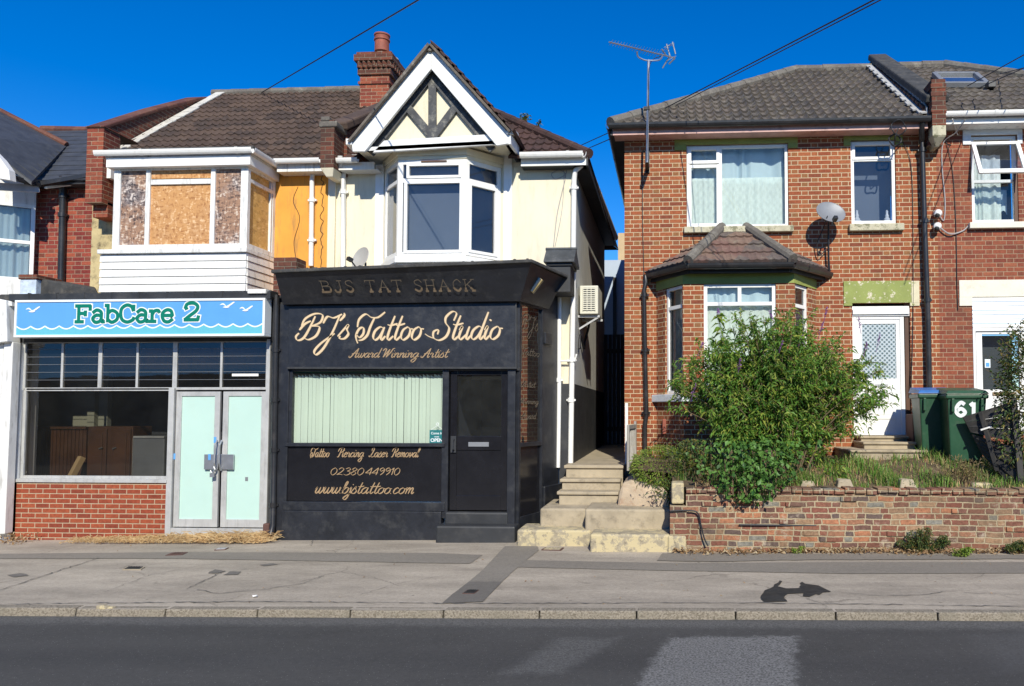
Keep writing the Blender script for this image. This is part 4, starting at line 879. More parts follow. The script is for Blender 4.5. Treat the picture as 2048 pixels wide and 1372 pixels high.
for a, b in ((0,.47),(.53,1)):
    m = MB(); m.box(x0+(x1-x0)*a+.02, x0+(x1-x0)*b-.02, 12.2, 12.228, .06, z1-.04); m.box(x0+(x1-x0)*a+.08, x0+(x1-x0)*b-.08, 12.185, 12.2, .12, z1-.1); dd = m.build('door', M['wood_dark'], t, bevel=.008)
    m = MB(); q = Vector((x0+(x1-x0)*(.35 if a == 0 else .65), 12.17, z1-.35)); m.tube([q-Vector((.03,0,.01)), q+Vector((.03,0,.01))], .01, 6); m.build('handle', M['steel'], dd)
t = thing('fridge', P(300,960,12.25), 'dark grey chest standing inside the disused shop window, right of the cabinet', 'cabinet')
x0, x1, z0, z1 = RC(264,965,328,872,12.25); m = MB(); m.box(x0,x1,12.25,12.8,.02,z1); m.build('body', M['dish'], t, bevel=.02); m = MB(); m.box(x0-.005,x0+.02,12.235,12.25,.05,z1); m.box(x0,x1,12.235,12.25,z1-.03,z1); m.build('edge_trim', M['lead'], t)
m = MB(); m.bar(P(141,957,12.0), P(164,914,12.15), .09, .09); o = m.build('plank', M['wood_pale'], bevel=.006); tag(o, 'short pale timber leaning on the dark partition inside the shop window', 'timber')
m = MB(); m.tube(cr([P(47,850,11.75), P(47,900,11.75), P(49,935,11.75), P(58,953,11.75), P(66,956,11.75)], 5), .008, 6); o = m.build('white_cable', M['white']); tag(o, 'thin white cable hanging in the left corner of the shop window', 'cable')

# FabCare sign
YG1 = 11.28
sx0, sx1 = P(28,640,YG1).x, P(529,640,YG1).x; sz0, sz1 = P(278,673,YG1).z, P(278,598,YG1).z; tilt = .02
SG = thing('shop_sign', ((sx0+sx1)/2, YG1, sz0), 'long blue and aqua shop sign reading FabCare 2 with white gulls and wave line', 'sign')
m = MB(); fw = .035; m.box(sx0, sx1, YG1, YG1+.2, sz0, sz0+fw); m.box(sx0, sx1, YG1, YG1+.2, sz1-fw, sz1); m.box(sx0, sx0+fw, YG1+.001, YG1+.2, sz0+fw, sz1-fw); m.box(sx1-fw, sx1, YG1+.001, YG1+.2, sz0+fw, sz1-fw); m.build('frame', M['signwhite'], SG, bevel=.004)
m = MB(); m.box(sx0+fw, sx1-fw, YG1+.015, YG1+.18, sz0+fw, sz1-fw); m.box((sx0+sx1)/2-.003, (sx0+sx1)/2+.003, YG1+.0135, YG1+.015, sz0+fw, sz1-fw); m.build('panel', M['signblue'], SG)
F = XF(YG1+.015); H = sz1-sz0; wvz = []
nw = 17; N = nw*12
for i in range(N+1):
    t_ = i/N; ph = (t_*nw) % 1; wvz.append((sx0+fw+(sx1-sx0-2*fw)*t_, sz0+fw+H*(.15+.035*t_)+.045*abs(math.cos(math.pi*ph))**.0*(1-math.sin(math.pi*ph))))
m = MB(); 
for i in range(N): a, b = wvz[i], wvz[i+1]; m.quad((a[0],YG1+.012,sz0+fw),(b[0],YG1+.012,sz0+fw),(b[0],YG1+.012,b[1]),(a[0],YG1+.012,a[1]))
m.build('aqua_sea', M['signaqua'], SG)
m = MB(); ribbon(m, wvz, lambda d, t: .02, lambda x, z, k: Vector((x, YG1+.0105, z)), 0); m.build('wave_line', M['signwhite'], SG)
for bx_, by_, s_ in ((64,620,1.0),(453,611,1.0),(491,618,.9)):
    c = P(bx_, by_, YG1); m = MB()
    for st, w_ in (([(-.11,.01),(-.06,.025),(-.01,-.01)], .022), ([(-.02,-.01),(.03,.0),(.10,.045),(.12,.05)], .025), ([(-.06,-.025),(0,-.02),(.045,-.02)], .03)):
        pts = [(q.x, q.y) for q in cr([(a*s_, b*s_, 0) for a, b in st], 5)]
        ribbon(m, pts, lambda d, t: w_*math.sin(math.pi*min(.95, max(.08, t))), lambda x, z, k: Vector((c.x+x, YG1+.0105-.0006*k, c.z+z)), len(m.v) % 7)
    m.build('gull', M['signwhite'], SG)
u0, u1 = P(150,640,YG1).x, P(344,640,YG1).x; zb_ = P(250,647,YG1).z; h1 = (P(250,609,YG1).z-zb_)/1.95
v0, v1 = P(368,640,YG1).x, P(396,640,YG1).x
lettering('lettering_outline', SG, 'FabCare', SLAB, F, u0, u1, zb_+.02, h1*.93, M['signwhite'], .084, .084, uniform=True, n=.003, ext=.03)
lettering('lettering', SG, 'FabCare', SLAB, F, u0, u1, zb_+.02, h1*.93, M['signgreen'], .052, .052, uniform=True, n=.0075, ext=.012)
lettering('numeral_outline', SG, '2', SLAB, F, v0, v1, zb_+.035, h1*.93, M['signwhite'], .084, .084, uniform=True, n=.003, ext=.03)
lettering('numeral', SG, '2', SLAB, F, v0, v1, zb_+.035, h1*.93, M['signgreen'], .052, .052, uniform=True, n=.0075, ext=.012)
# shared black downpipe between the shops
t = thing('drainpipe', P(548,1070,YS-.05), 'black cast iron drainpipe between the blue-signed shop and the black tattoo shop', 'drainpipe')
downpipe([P(553,590,YS-.06), P(552,640,YS-.06), P(549,850,YS-.06), P(546,1050,YS-.06), P(541,1072,YS-.12)], M['pipe'], t, .045, [P(551,700,YS-.06), P(549,800,YS-.06), P(548,900,YS-.06), P(546,1010,YS-.06)], name='pipe')
m = MB(); q = P(548,1060,YS-.06); m.box(q.x-.16,q.x-.06,YS-.1,YS-.0,q.z-.08,q.z+.1); m.build('boot_block', M['rust'], t, bevel=.02)
# ================================================================ TATTOO BUILDING
tx0, tx1 = fx1, -1.60
TB = thing('shop_building', ((tx0+tx1)/2, YS+.02, 0), 'cream rendered gabled building over a black painted tattoo shop', 'building')
m = MB(); wall_holes(m, tx0, tx1, 2.4, ze, YF, []); m.build('wall', M['cream'], TB)
m = MB(); zbk = 2.33
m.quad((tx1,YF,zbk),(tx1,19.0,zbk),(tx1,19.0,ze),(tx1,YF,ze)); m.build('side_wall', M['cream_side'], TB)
m = MB(); m.quad((tx1,YF,-.2),(tx1,19.0,-.2),(tx1,19.0,zbk),(tx1,YF,zbk)); m.box(P(1119,800,YF-.02).x, tx1, YF-.03, YF, -.2, zbk); m.build('side_wall_base', M['black_matt'], TB)
m = MB(); m.box(P(658,450,YF).x, P(672,450,YF).x, YF-.05, YF, 3.5, ze-.15); m.build('wall_pilaster', M['cream'], TB)
m = MB(); m.box(P(1119,700,YF).x, tx1+.0, YF-.012, YF, zbk, 4.0); m.build('wall_pilaster', M['cream'], TB)
# main roof (hipped on the right)
xc = -1.33; hipd = 3.75
v = Vector((0, hipd, rA.z-ze)); apx = xc-hipd
vn = v.normalized(); xg0, xg1 = P(712,300,12.6).x, P(1014,288,12.6).x; x0r = roofR+.35
roofplane('roof', (x0r, 12.7, ze), (1,0,0), v, xg0-x0r, v.length, M['tile_d'], TB, amp=.03, lap=.028) if xg0 > x0r+.2 else None
roofplane('roof', (xg1, 12.7, ze), (1,0,0), v, xc-xg1, v.length, M['tile_d'], TB, amp=.03, lap=.028, clips=[((xc,12.7,ze), (1,1,0))])
roofplane('roof', Vector((xg0, 12.7, ze))+vn*.96, (1,0,0), v, xg1-xg0, v.length-.96, M['tile_d'], TB, amp=.03, lap=.028, clips=[((xc,12.7,ze), (1,1,0))])
m = MB(); m.quad((xc,12.7,ze+.005),(xc,20.2,ze+.005),(apx,16.45,rA.z)); m.quad((apx,16.45,rA.z),(roofR,16.45,rA.z),(roofR,20.2,ze),(xc,20.2,ze)); m.build('side_roof', M['tile_d'], TB)
ridge('hip_ridge', Vector((xc,12.7,ze+.04)), Vector((apx,16.45,rA.z+.04)), M['tile_d'], TB, .085)
ridge('ridge', Vector((apx,16.45,rA.z+.02)), Vector((roofR,16.45,rA.z+.02)), M['ridge'], TB, .09)
# eaves right
ga, gb = P(1040,290,12.62), P(1166,284,12.62)
gutter([(ga.x,12.62,ze+.05),(gb.x,12.62,ze+.05),(xc+.02,18.9,ze+.05)], M['white'], TB, .11, .09)
m = MB(); m.box(ga.x, xc-.05, 12.71, 12.74, ze-.14, ze+.0); m.build('fascia', M['white'], TB)
m = MB(); m.box(ga.x, xc-.06, 12.74, YF, ze-.14, ze-.12); m.box(tx1+.001, xc-.05, 12.74, 19, ze-.14, ze-.12); m.box(xc-.05, xc-.02, 12.71, 19, ze-.15, ze+.0); m.build('soffit', M['black_matt'], TB)
ga, gb = P(668,308,12.62), P(716,307,12.62)
gutter([(ga.x,12.62,ze+.02),(gb.x,12.62,ze+.02)], M['white'], TB); m = MB(); m.box(ga.x, gb.x+.25, 12.7, 12.73, ze-.15, ze-.02); m.box(ga.x, gb.x+.3, 12.73, YF, ze-.15, ze-.13); m.build('fascia', M['white'], TB)
downpipe([P(680,312,12.64), P(681,330,12.7), P(687,345,12.88), P(686,535,12.88)], M['white'], TB, .042, [P(687,384,12.88)])
downpipe([P(1173,300,12.75), P(1170,325,12.8), P(1151,341,12.86), P(1148,360,12.88), P(1146,600,12.88), P(1141,926,12.88)], M['white'], TB, .045, [P(1148,375,12.88), P(1144,720,12.88), P(1142,800,12.88)])
downpipe([P(1119,565,12.86), P(1118,800,12.86), P(1116,935,12.86)], M['white'], TB, .036, [P(1118,590,12.86), P(1117,760,12.86)])
m = MB(); m.tube([P(1121,722,12.84), P(1150,722,12.84), P(1153,708,12.84)], .016, 6); m.build('waste_pipe', M['white'], TB)
# party wall pillar between yellow and cream
t = thing('parapet_wall', P(654, 350, 12.5), 'brick corbel pillar with dark coping between the yellow and cream fronts', 'parapet wall')
m = MB(); x0, x1, z0, z1 = RC(641,335,668,240,12.5); m.box(x0,x1,12.5,13.0,z0,z1); m.build('pillar', M['brick_dark'], t)
m = MB(); m.box(x0-.03,x1+.05,12.48,13.0,z1-.12,z1-.02); m.box(x0-.0,x1-.08,12.48,13.0,z1-.02,z1+.06); m.build('cap', M['ridge'], t, bevel=.02)
m = MB(); m.hexa([(x0+.08,12.56,z0-.14),(x1-.04,12.56,z0-.14),(x1-.04,12.95,z0-.14),(x0+.08,12.95,z0-.14),(x0,12.5,z0),(x1,12.5,z0),(x1,12.95,z0),(x0,12.95,z0)]); m.build('corbel', M['cream'], t, bevel=.01)
pa, pb = Vector(((x0+x1)/2+.05,12.75,z1-.05)), P(735,212,14.9)
pb.x = pa.x+.12
m = MB(); m.prism([(pa.x-.1,12.9,5.9),(pa.x-.1,15.4,5.9),(pb.x-.1,15.4,P(735,208,15.4).z),(pa.x-.1,12.9,pa.z)], (.22,0,0)); m.build('brickwork', M['brick_dark'], t, fix=True)
m = MB(); m.bar((pa.x,12.75,pa.z+.03),(pb.x,15.5,P(735,206,15.5).z+.05),.36,.14); m.build('coping', M['tile_a'], t, bevel=.03)
m = MB()
for k in range(12): p = Vector((pa.x+.18,12.95,ze+.18)).lerp(Vector((pb.x+.18,15.2,7.75)), k/12); m.prism([p, p+Vector((.2+rnd.uniform(0,.12),0,-.02)), p+Vector((.2+rnd.uniform(0,.12),.22,.14)), p+Vector((0,.22,.14))], (0,0,.03))
m.build('flashing', M['lead'], t)
# chimney
t = thing('chimney', P(750,205,15.5), 'brick chimney stack with toothed corbelled top and one terracotta pot', 'chimney')
YC = 15.3; x0, x1 = P(720,170,YC).x, P(778,170,YC).x; dy = .95
def zz(py): return P(750,py,YC).z
m = MB(); m.box(x0,x1,YC,YC+dy,zz(235),zz(150)); m.box(x0-.03,x1+.03,YC-.03,YC+dy+.03,zz(168),zz(163)); m.build('stack', M['brick_chim'], t)
m = MB(); m.box(x0-.04,x1+.04,YC-.04,YC+dy+.04,zz(150),zz(138)); m.box(x0-.1,x1+.1,YC-.1,YC+dy+.1,zz(124),zz(112))
for k in range(7):
    xx = x0-.06+(x1-x0+.12)*(k+.5)/7; m.prism([(xx-.045,YC-.045,zz(137)),(xx,YC-.1,zz(137)),(xx+.045,YC-.045,zz(137))], (0,0,zz(124)-zz(137)))
for k in range(9):
    yy = YC-.05+(dy+.1)*(k+.5)/9; m.prism([(x1+.04,yy-.045,zz(137)),(x1+.1,yy,zz(137)),(x1+.04,yy+.045,zz(137))], (0,0,zz(124)-zz(137)))
m.box(x0-.04,x1+.04,YC-.04,YC+dy+.04,zz(137),zz(124)); m.box(x0-.06,x1+.06,YC-.06,YC+dy+.06,zz(112),zz(106)); m.build('corbelled_cap', M['brick_dark'], t)
m = MB(); m.lathe(((x0+x1)/2+.05,YC+.35,zz(107)),[(.34,0),(.30,.05),(.2,.12)],14); m.build('flaunching', M['conc'], t)
m = MB(); c = P(762,102,YC+.3); hh = P(762,68,YC+.3).z-c.z; m.lathe((c.x,YC+.35,c.z),[(.15,0),(.145,hh*.6),(.165,hh*.64),(.165,hh*.72),(.145,hh*.75),(.15,hh*.9),(.165,hh*.92),(.165,hh),(.12,hh)],20); m.build('pot', M['terracotta'], t, smooth=True)
# gable
YGb, YGw = 12.15, 12.36
def PG(px, py, Y=YGb): return P(px, py, Y)
m = MB()
m.prism([PG(862,94), PG(703,286), PG(705,303), PG(729,303), PG(862,138)], (0,.06,0)); m.prism([PG(862.4,94,YGb-.003), PG(862.4,138,YGb-.003), PG(993,291), PG(1017,287), PG(1019,268)], (0,.06,0)); m.build('bargeboard', M['white'], TB, bevel=.008)
m = MB(); m.prism([PG(745,305,YGb+.06), PG(992,289,YGb+.06), PG(985,268,YGb+.06), PG(768,281,YGb+.06)], (0,.06,0)); m.build('tie_beam', M['white'], TB, bevel=.006)
m = MB(); m.prism([P(862,110,YGw), P(712,300,YGw), P(1010,288,YGw)], (0,2.4,0)); m.build('gable_panel', M['cream'], TB, fix=True)
m = MB(); q = lambda a, b, w_, y=YGw-.03: m.bar(P(*a,y), P(*b,y), w_, .05, up=(0,1,0))
q((865,125),(865,285),.13); q((866,275),(803,200),.125,YGw-.032); q((866,275),(922,200),.125,YGw-.034)
q((867,146),(741,308),.12,YGw-.036); q((858,146),(986,300),.12,YGw-.038); m.build('gable_timber', paint('worn_black_timber', (.055,.057,.062), .7, .3, (.38,.36,.3), .45, .4, 40, 6), TB, bevel=.004)
m = MB()
a0, a1, a2 = PG(862,95), PG(702,288), PG(1020,268)
for p, q2, sgn in ((a0,a1,-1),(a0,a2,1)):
    n_ = Vector((sgn*(a0.z-q2.z), 0, abs(q2.x-a0.x))).normalized()*.035
    p0 = Vector((p.x,12.06,p.z)); q0 = Vector((q2.x,12.06,q2.z)); m.prism([p0,q0,q0+n_,p0+n_+Vector((0,0,.02))], (0,3.4,0))
m.build('gable_roof', M['tile_b'], TB, fix=True)
m = MB()
for k in range(11):   # scalloped tile ends on the right verge
    p = a0.lerp(a2, (k+.5)/11); n_ = Vector((a0.z-a2.z,0,abs(a2.x-a0.x))).normalized(); d = (a2-a0).normalized(); s_ = Vector((p.x,12.04,p.z))+n_*.05
    m.prism([s_-d*.12, s_+d*.12, s_+d*.12+n_*.05, s_-d*.12+n_*.02], (0,3.3,0))
m.build('verge_tile', M['tile_d'], TB, fix=True)
m = MB(); m.tube([(a0.x,12.1,a0.z-.02),(a0.x,15.5,a0.z-.02)], .06, 8); m.build('gable_ridge', M['ridge'], TB)
m = MB(); m.prism([PG(706,303,YGb+.06), PG(1016,287,YGb+.06), P(1016,291,YF), P(715,305,YF)], (0,0,.06)); m.build('gable_soffit', M['white_dirty'], TB)
m = MB(); m.bar(PG(1019,262,12.1), P(1032,272,12.75), .09, .09); m.bar(PG(1019,278,12.14), P(1036,302,12.8), .04, .16); m.build('gable_gutter', M['white'], TB)
m = MB(); m.bar(PG(700,283,12.1)+Vector((-.02,0,0)), P(712,300,12.75), .09, .09); m.build('gable_gutter', M['white'], TB)
# oriel/bay
YB2 = 12.4; q0, q1, q2, q3 = P(768,430,YF), P(796,430,YB2), P(931,430,YB2), P(1004,430,YF)
bz0, bz1 = P(863,513,YB2).z, P(863,319,YB2).z
FL = Frame((q0.x,YF,0),(q1.x,YB2,0)); FC = Frame((q1.x,YB2,0),(q2.x,YB2,0)); FRr = Frame((q2.x,YB2,0),(q3.x,YF,0))
Lc = FC.len; zt = P(863,360,YB2).z; U = lambda px: P(px,430,YB2).x-q1.x
winframe(TB, FC, 0, Lc, bz0, bz1, M['white'], M['glass_sky'], [('h', zt, .05, Lc-.05, .07)], fw=.075, sash=[(U(808),U(925),bz0+.055,zt-.01,.05),(U(812),U(922),zt+.03,bz1-.06,.045)], name='bay_window_frame')
m = MB(); m.box(P(842,325,YB2-.02).x, P(893,325,YB2-.02).x, YB2-.02, YB2-.003, P(863,324.5,YB2).z, P(863,321.5,YB2).z); m.build('trickle_vent', M['wood_dark'], TB)
Lr = FRr.len; zt2 = zt+.0
winframe(TB, FRr, .0, Lr-.03, bz0+.02, bz1, M['white'], M['glass_sky'], [('h', zt2, .06, Lr-.1, .06)], fw=.07, n=.004, sash=[(.06,Lr-.1,bz0+.07,zt2-.03,.05)], name='side_window_frame')
Ll = FL.len
winframe(TB, FL, .03, Ll, bz0+.02, bz1, M['white'], M['glass_sky'], [('h', zt2, .06, Ll-.06, .06)], fw=.07, n=.004, name='side_window_frame')
m = MB()
def ringp(z, e): return [Vector((q0.x-e,YF,z)), Vector((q1.x-e*.5,YB2-e,z)), Vector((q2.x+e*.5,YB2-e,z)), Vector((q3.x+e,YF,z))]
m.prism(ringp(bz0-.1, .05), (0,0,.1)); m.prism(ringp(bz0-.7,-.02), (0,0,.6)); m.build('bay_base', M['white'], TB, fix=True, bevel=.008)
m = MB(); m.prism(ringp(bz1+.002, .015), (0,0,.06)); m.prism(ringp(bz1+.062,.04), (0,0,.11)); m.build('bay_fascia', M['cream'], TB, fix=True, bevel=.006)
m = MB(); m.box(q3.x+.03, q3.x+.17, YF-.03, YF, bz0-.3, P(1020,305,YF).z); m.build('bay_cover_strip', M['white'], TB, bevel=.004)
m = MB(); m.box(q0.x-.15, q0.x-.0, YF-.03, YF, bz0-.3, P(768,330,YF).z); m.build('bay_cover_strip', M['white'], TB, bevel=.004)
m = MB(); m.prism([Vector((q0.x+.12,YF-.04,bz0)),Vector((q1.x+.14,YB2+.16,bz0)),Vector((q2.x-.14,YB2+.16,bz0)),Vector((q3.x-.12,YF-.04,bz0))],(0,0,bz1-bz0)); m.build('inner_blind', M['roomblue'], TB, fix=True)
m = MB(); m.tube(cr([P(1126,318,YF-.01),P(1133,345,YF-.01),P(1112,358,YF-.01),P(1103,348,YF-.01),P(1118,340,YF-.01),P(1131,350,YF-.01),P(1125,380,YF-.01),P(1114,430,YF-.01),P(1107,493,YF-.01)],6),.007,5); m.tube(cr([P(1120,335,YF-.01),P(1128,345,YF-.01),P(1124,420,YF-.01),P(1110,493,YF-.01)],6),.005,5); o = m.build('loose_cable', M['cable_grey']); tag(o, 'thin loose grey cable looped on the cream wall at upper right', 'cable')
# ---- black shopfront
X = lambda px, py=880, Y=YS: P(px, py, Y).x
Z = lambda py, px=800, Y=YS: P(px, py, Y).z
zfl = Z(1045)
xL, xR = X(567), X(1032)
m = MB(); m.box(X(556), X(577), YS-.03, YS+.2, -.3, Z(606)); m.box(X(567,1040), X(884,1040), YS-.06, YS+.1, -.3, Z(1022)); m.box(X(570), X(892), YS-.035, YS+.1, Z(1022), Z(1004)); m.box(X(884), X(897), YS-.02, YS+.1, Z(1022)-.1, Z(738)); m.box(X(1015), X(1031), YS-.03, YS+.12, -.2, Z(738)); m.box(X(565,610), X(1040,610), YS-.01, YS+.3, Z(742), Z(600)); m.build('shopfront_frame', M['black'], TB, bevel=.008)
m = MB(); m.box(X(880,1060)+.02, X(1034,1060)+.03, YS-.30, YS+.1, -.3, Z(1052,950,YS-.3)); m.box(X(892), X(1018), YS-.05, YS+.1, -.2, Z(1022)-.002); m.build('doorstep', M['black_matt'], TB, bevel=.03)
m = MB(); m.box(X(575), X(889), YS-.0, YS+.04, Z(1003), Z(893)); m.build('stall_panel', M['black_gloss'], TB)
m = MB(); m.box(X(572), X(891), YS-.05, YS+.05, Z(893), Z(886)); m.box(X(573),X(583),YS-.01,YS+.05,Z(890),Z(738)); m.build('window_sill', M['black'], TB, bevel=.004)
m = MB(); m.quad(P(583,888,YS+.02), P(891,888,YS+.02), P(891,740,YS+.02), P(583,740,YS+.02)); m.build('shop_window', M['glass'], TB)
m = MB(); x0, x1 = X(580), X(893); n = 42; dx = (x1-x0)/n
for k in range(n):
    a = rnd.uniform(.06,.22) if k % 6 else .4; xx = x0+k*dx; j = rnd.uniform(-.01,.01); dw = dx*(rnd.uniform(.86,.99) if k % 3 else .9); zj = rnd.uniform(-.012,.012)
    m.quad((xx,YS+.10+j,Z(890)),(xx+dw,YS+.10+dx*a+j,Z(890)),(xx+dw,YS+.10+dx*a+j,Z(750)+zj-.02),(xx,YS+.10+j,Z(750)+zj+.015))
m.build('vertical_blind', M['blind'], TB)
m = MB(); m.box(x0,x1,YS+.06,YS+.16,Z(745),Z(738)); m.build('blind_rail', M['binG'], TB)
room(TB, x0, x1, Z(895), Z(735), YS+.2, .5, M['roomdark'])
# door
m = MB(); dx0, dx1, dz0, dz1 = X(899), X(1014), Z(1020), Z(740); fw = .10
m.box(dx0,dx0+fw,YS+.03,YS+.08,dz0,dz1); m.box(dx1-fw,dx1,YS+.03,YS+.08,dz0,dz1); m.box(dx0+fw,dx1-fw,YS+.03,YS+.078,dz1-.08,dz1); m.box(dx0+fw,dx1-fw,YS+.03,YS+.078,dz0,dz0+.22); m.box(dx0+fw,dx1-fw,YS+.032,YS+.078,Z(900),Z(872))
dr = m.build('door', M['black_gloss'], TB, bevel=.006)
m = MB(); m.box(dx0+fw,dx1-fw,YS+.05,YS+.06,dz0+.2,Z(898)); m.build('lower_panel', M['black_gloss'], dr)
m = MB(); m.quad((dx0+fw,YS+.06,Z(874)),(dx1-fw,YS+.06,Z(874)),(dx1-fw,YS+.06,dz1-.06),(dx0+fw,YS+.06,dz1-.06)); m.build('door_glass', M['glass_sky'], dr)
m = MB(); m.box(X(936),X(977),YS+.018,YS+.03,Z(893),Z(884)); m.build('letterbox', M['dish'], dr, bevel=.003)
m = MB(); m.box(X(901),X(912),YS+.0,YS+.03,Z(905),Z(872)); m.tube([(X(908),YS-.0,Z(878)),(X(908),YS-.06,Z(880)),(X(908),YS-.06,Z(898)),(X(908),YS,Z(900))],.012,6); m.build('handle', M['black_matt'], dr, bevel=.003)
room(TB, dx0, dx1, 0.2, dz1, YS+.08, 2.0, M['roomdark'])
# splayed side window
e0, e1 = Vector((X(1036),YS+.02,0)), P(1086,880,12.35); FSd = Frame(e0, (e1.x,12.35,0)); Ls = FSd.len
zz0, zz1, zz2 = P(1060,1015,12).z-.1, P(1060,888,12).z, P(1060,612,12).z
m = MB(); FSd.box(m, 0,.06,-.2,zz2+.1,-.1,.01); FSd.box(m, Ls-.06,Ls,-.2,zz2+.1,-.1,.01); FSd.box(m,.06,Ls-.06,zz1-.03,zz1+.03,-.1,.008); FSd.box(m,.06,Ls-.06,zz2-.02,zz2+.1,-.1,.008); FSd.box(m,.06,Ls-.06,-.2,zz0,-.1,.008); m.build('side_window_frame', M['black'], TB, bevel=.004)
m = MB(); m.quad(FSd.p(.05,zz1,-.03),FSd.p(Ls-.05,zz1,-.03),FSd.p(Ls-.05,zz2,-.03),FSd.p(.05,zz2,-.03)); m.build('side_window', glass('dark_reflecting_glass', (.35,.33,.33), 2.2, .03), TB)
m = MB(); FSd.box(m,.05,Ls-.05,zz0,zz1-.02,-.06,-.03); FSd.box(m,.05,Ls-.05,zz1,zz2,-.12,-.1); m.build('side_panel', M['black_gloss'], TB)
for txt, py, a, b, hh in (("BJ's",660,.14,.8,.11),('Tattoo',712,.1,.9,.06),('Artist',775,.15,.75,.05),('Winning',808,.12,.85,.045),('Award',838,.15,.78,.05)):
    lettering('side_lettering', TB, txt, SCRIPT, FSd, Ls*a, Ls*b, P(1062,py,12).z, hh, M['gold3'], .014, .005, slant=.25, n=-.02)
# pier at the corner
p0, p1 = P(1088,900,12.35), P(1118,900,YF)
FP = Frame((e1.x,12.35,0),(P(1118,900,YF-.03).x,YF-.03,0))
m = MB(); FP.box(m,0,FP.len,-.3,P(1100,560,12.6).z,-.3,.0); FP.box(m,-.02,FP.len+.03,-.3,P(1100,970,12.6).z,-.3,.05); FP.box(m,-.02,.22,P(1100,688,12.4).z,P(1100,665,12.4).z,-.3,.05); m.build('corner_pier', M['black'], TB, bevel=.01)
# raked canopy fascia
c_tl, c_tr, c_bl, c_br = P(550,547,11.1), P(1062,526,11.1), P(566,609,11.42), P(1040,602,11.42)
d_tr, d_br = P(1128,556,12.3), P(1098,618,12.5)
m = MB(); m.quad(c_bl,c_br,c_tr,c_tl); m.quad(c_br,d_br,d_tr,c_tr)
bk = [Vector((c_tl.x,12.94,c_tl.z)), Vector((d_tr.x+.05,12.94,d_tr.z+.05))]
m.quad(c_bl, c_tl, bk[0], Vector((c_bl.x,12.94,c_bl.z))); m.quad(c_bl,c_br,d_br,Vector((c_bl.x,12.5,c_bl.z))); m.build('canopy_fascia', M['black'], TB)
m = MB(); up = Vector((0,0,.05)); sh = Vector((0,-.05,0))
m.prism([c_tl+sh+Vector((-.04,0,0)), c_tr+sh+Vector((.02,0,0)), d_tr+Vector((.06,-.03,0)), bk[1], bk[0]], up); m.build('canopy_roof', M['felt'], TB, fix=True, bevel=.012)
m = MB(); 
for k in range(40):
    t_ = rnd.random(); p = c_tl.lerp(c_tr, t_)+Vector((0,rnd.uniform(-.03,.05),.05)); r_ = rnd.uniform(.01,.03); m.lathe(p,[(r_,0),(r_*.8,r_*.5),(.002,r_*.7)],6)
m.build('moss', M['felt'], TB, kind='stuff')
# canopy lettering
FCn = Frame((c_bl.x,11.42,0),(c_br.x,11.42,0))
lean = (c_tl.y-c_bl.y)/(c_tl.z-c_bl.z)
class Lean:
    def p(s, u, z, n=0): return Vector((u, 11.42+lean*(z-c_bl.z)-n-.004, z))
u0, u1 = P(643,578,11.26).x, P(951,578,11.26).x; zA = P(800,583,11.3).z; hA = (P(800,561,11.2).z-zA)/2
lettering('canopy_lettering', TB, 'BJS TAT SHACK', CAPS, Lean(), u0, u1, zA, hA, M['gold3'], .011, .011, uniform=True, n=.004, track=.42, ext=.006)
# lower halves of the letters are painted solid
lettering('canopy_lettering_base', TB, 'BJS TAT SHACK', CAPS, Lean(), u0, u1, zA, hA, M['gold_mid'], .028, .028, uniform=True, n=.008, track=.42, clip=.62)
# floodlight under the canopy return
t = thing('floodlight', P(1068,570,11.75), 'small brass coloured floodlight angled under the right end of the black canopy', 'light fitting')
m = MB(); a, b = P(1060,582,11.6), P(1080,556,11.6); m.bar(a, b, .13, .10, up=(0,1,0)); m.build('housing', paint('brass_housing', (.30,.23,.10), .4, .2, (.5,.45,.3), .4), t, bevel=.01)
m = MB(); m.bar(a+Vector((.01,-.06,0)), b+Vector((-.01,-.06,-.0)), .09, .015, up=(0,1,0)); m.build('lens', M['glass_dirty'], t)
m = MB(); m.tube([P(1072,572,11.68), P(1088,572,11.95), P(1096,590,12.3)], .02, 6); m.build('bracket', M['rust'], t)
# tattoo sign panel
YP = YS-.05
SP = thing('shop_sign', (X(805),YP,Z(735)), "black fascia sign with gold script reading BJ's Tattoo Studio Award Winning Artist", 'sign')
a, b, c, d = P(577,735,YP), P(1032,735,YP), P(1032,603,YP), P(577,611,YP); m = MB(); m.prism([a,b,c,d], (0,.04,0)); m.build('panel', M['black'], SP, fix=True, bevel=.004)
m = MB(); m.bar(P(575,736,YP-.01), P(1034,736,YP-.01), .04, .03); m.bar(P(1032,735,YP-.01), P(1032,604,YP-.01), .02, .02); m.build('trim', M['black_matt'], SP, bevel=.003)
F = XF(YP); 
def ll(nm, par, txt, px0, px1, pyb, pyx, mt, th, tn, n, slant=.32, Fq=None, Yq=YP):
    u0, u1 = P(px0,pyb,Yq).x, P(px1,pyb,Yq).x; zb_ = P((px0+px1)/2,pyb,Yq).z; h1 = P((px0+px1)/2,pyx,Yq).z-zb_
    return lettering(nm, par, txt, SCRIPT, Fq or F, u0, u1, zb_, h1, M[mt], th, tn, slant=slant, n=n)
for (nm, mt, e, n_) in (('lettering_outline','gold3',.013,.002),('lettering','gold',0,.0065)):
    ll(nm, SP, "BJ's", 592, 697, 678, 654, mt, .038+e, .009+e, n_)
    ll(nm, SP, 'Tattoo', 712, 848, 680, 654, mt, .038+e, .009+e, n_)
    ll(nm, SP, 'Studio', 850, 1006, 679, 653, mt, .038+e, .009+e, n_)
for w_, a, b in (('Award',698,764),('Winning',766,838),('Artist',842,900)): ll('small_lettering', SP, w_, a, b, 715, 706, 'gold2', .017, .006, .003, .35)
Fp = XF(YS)
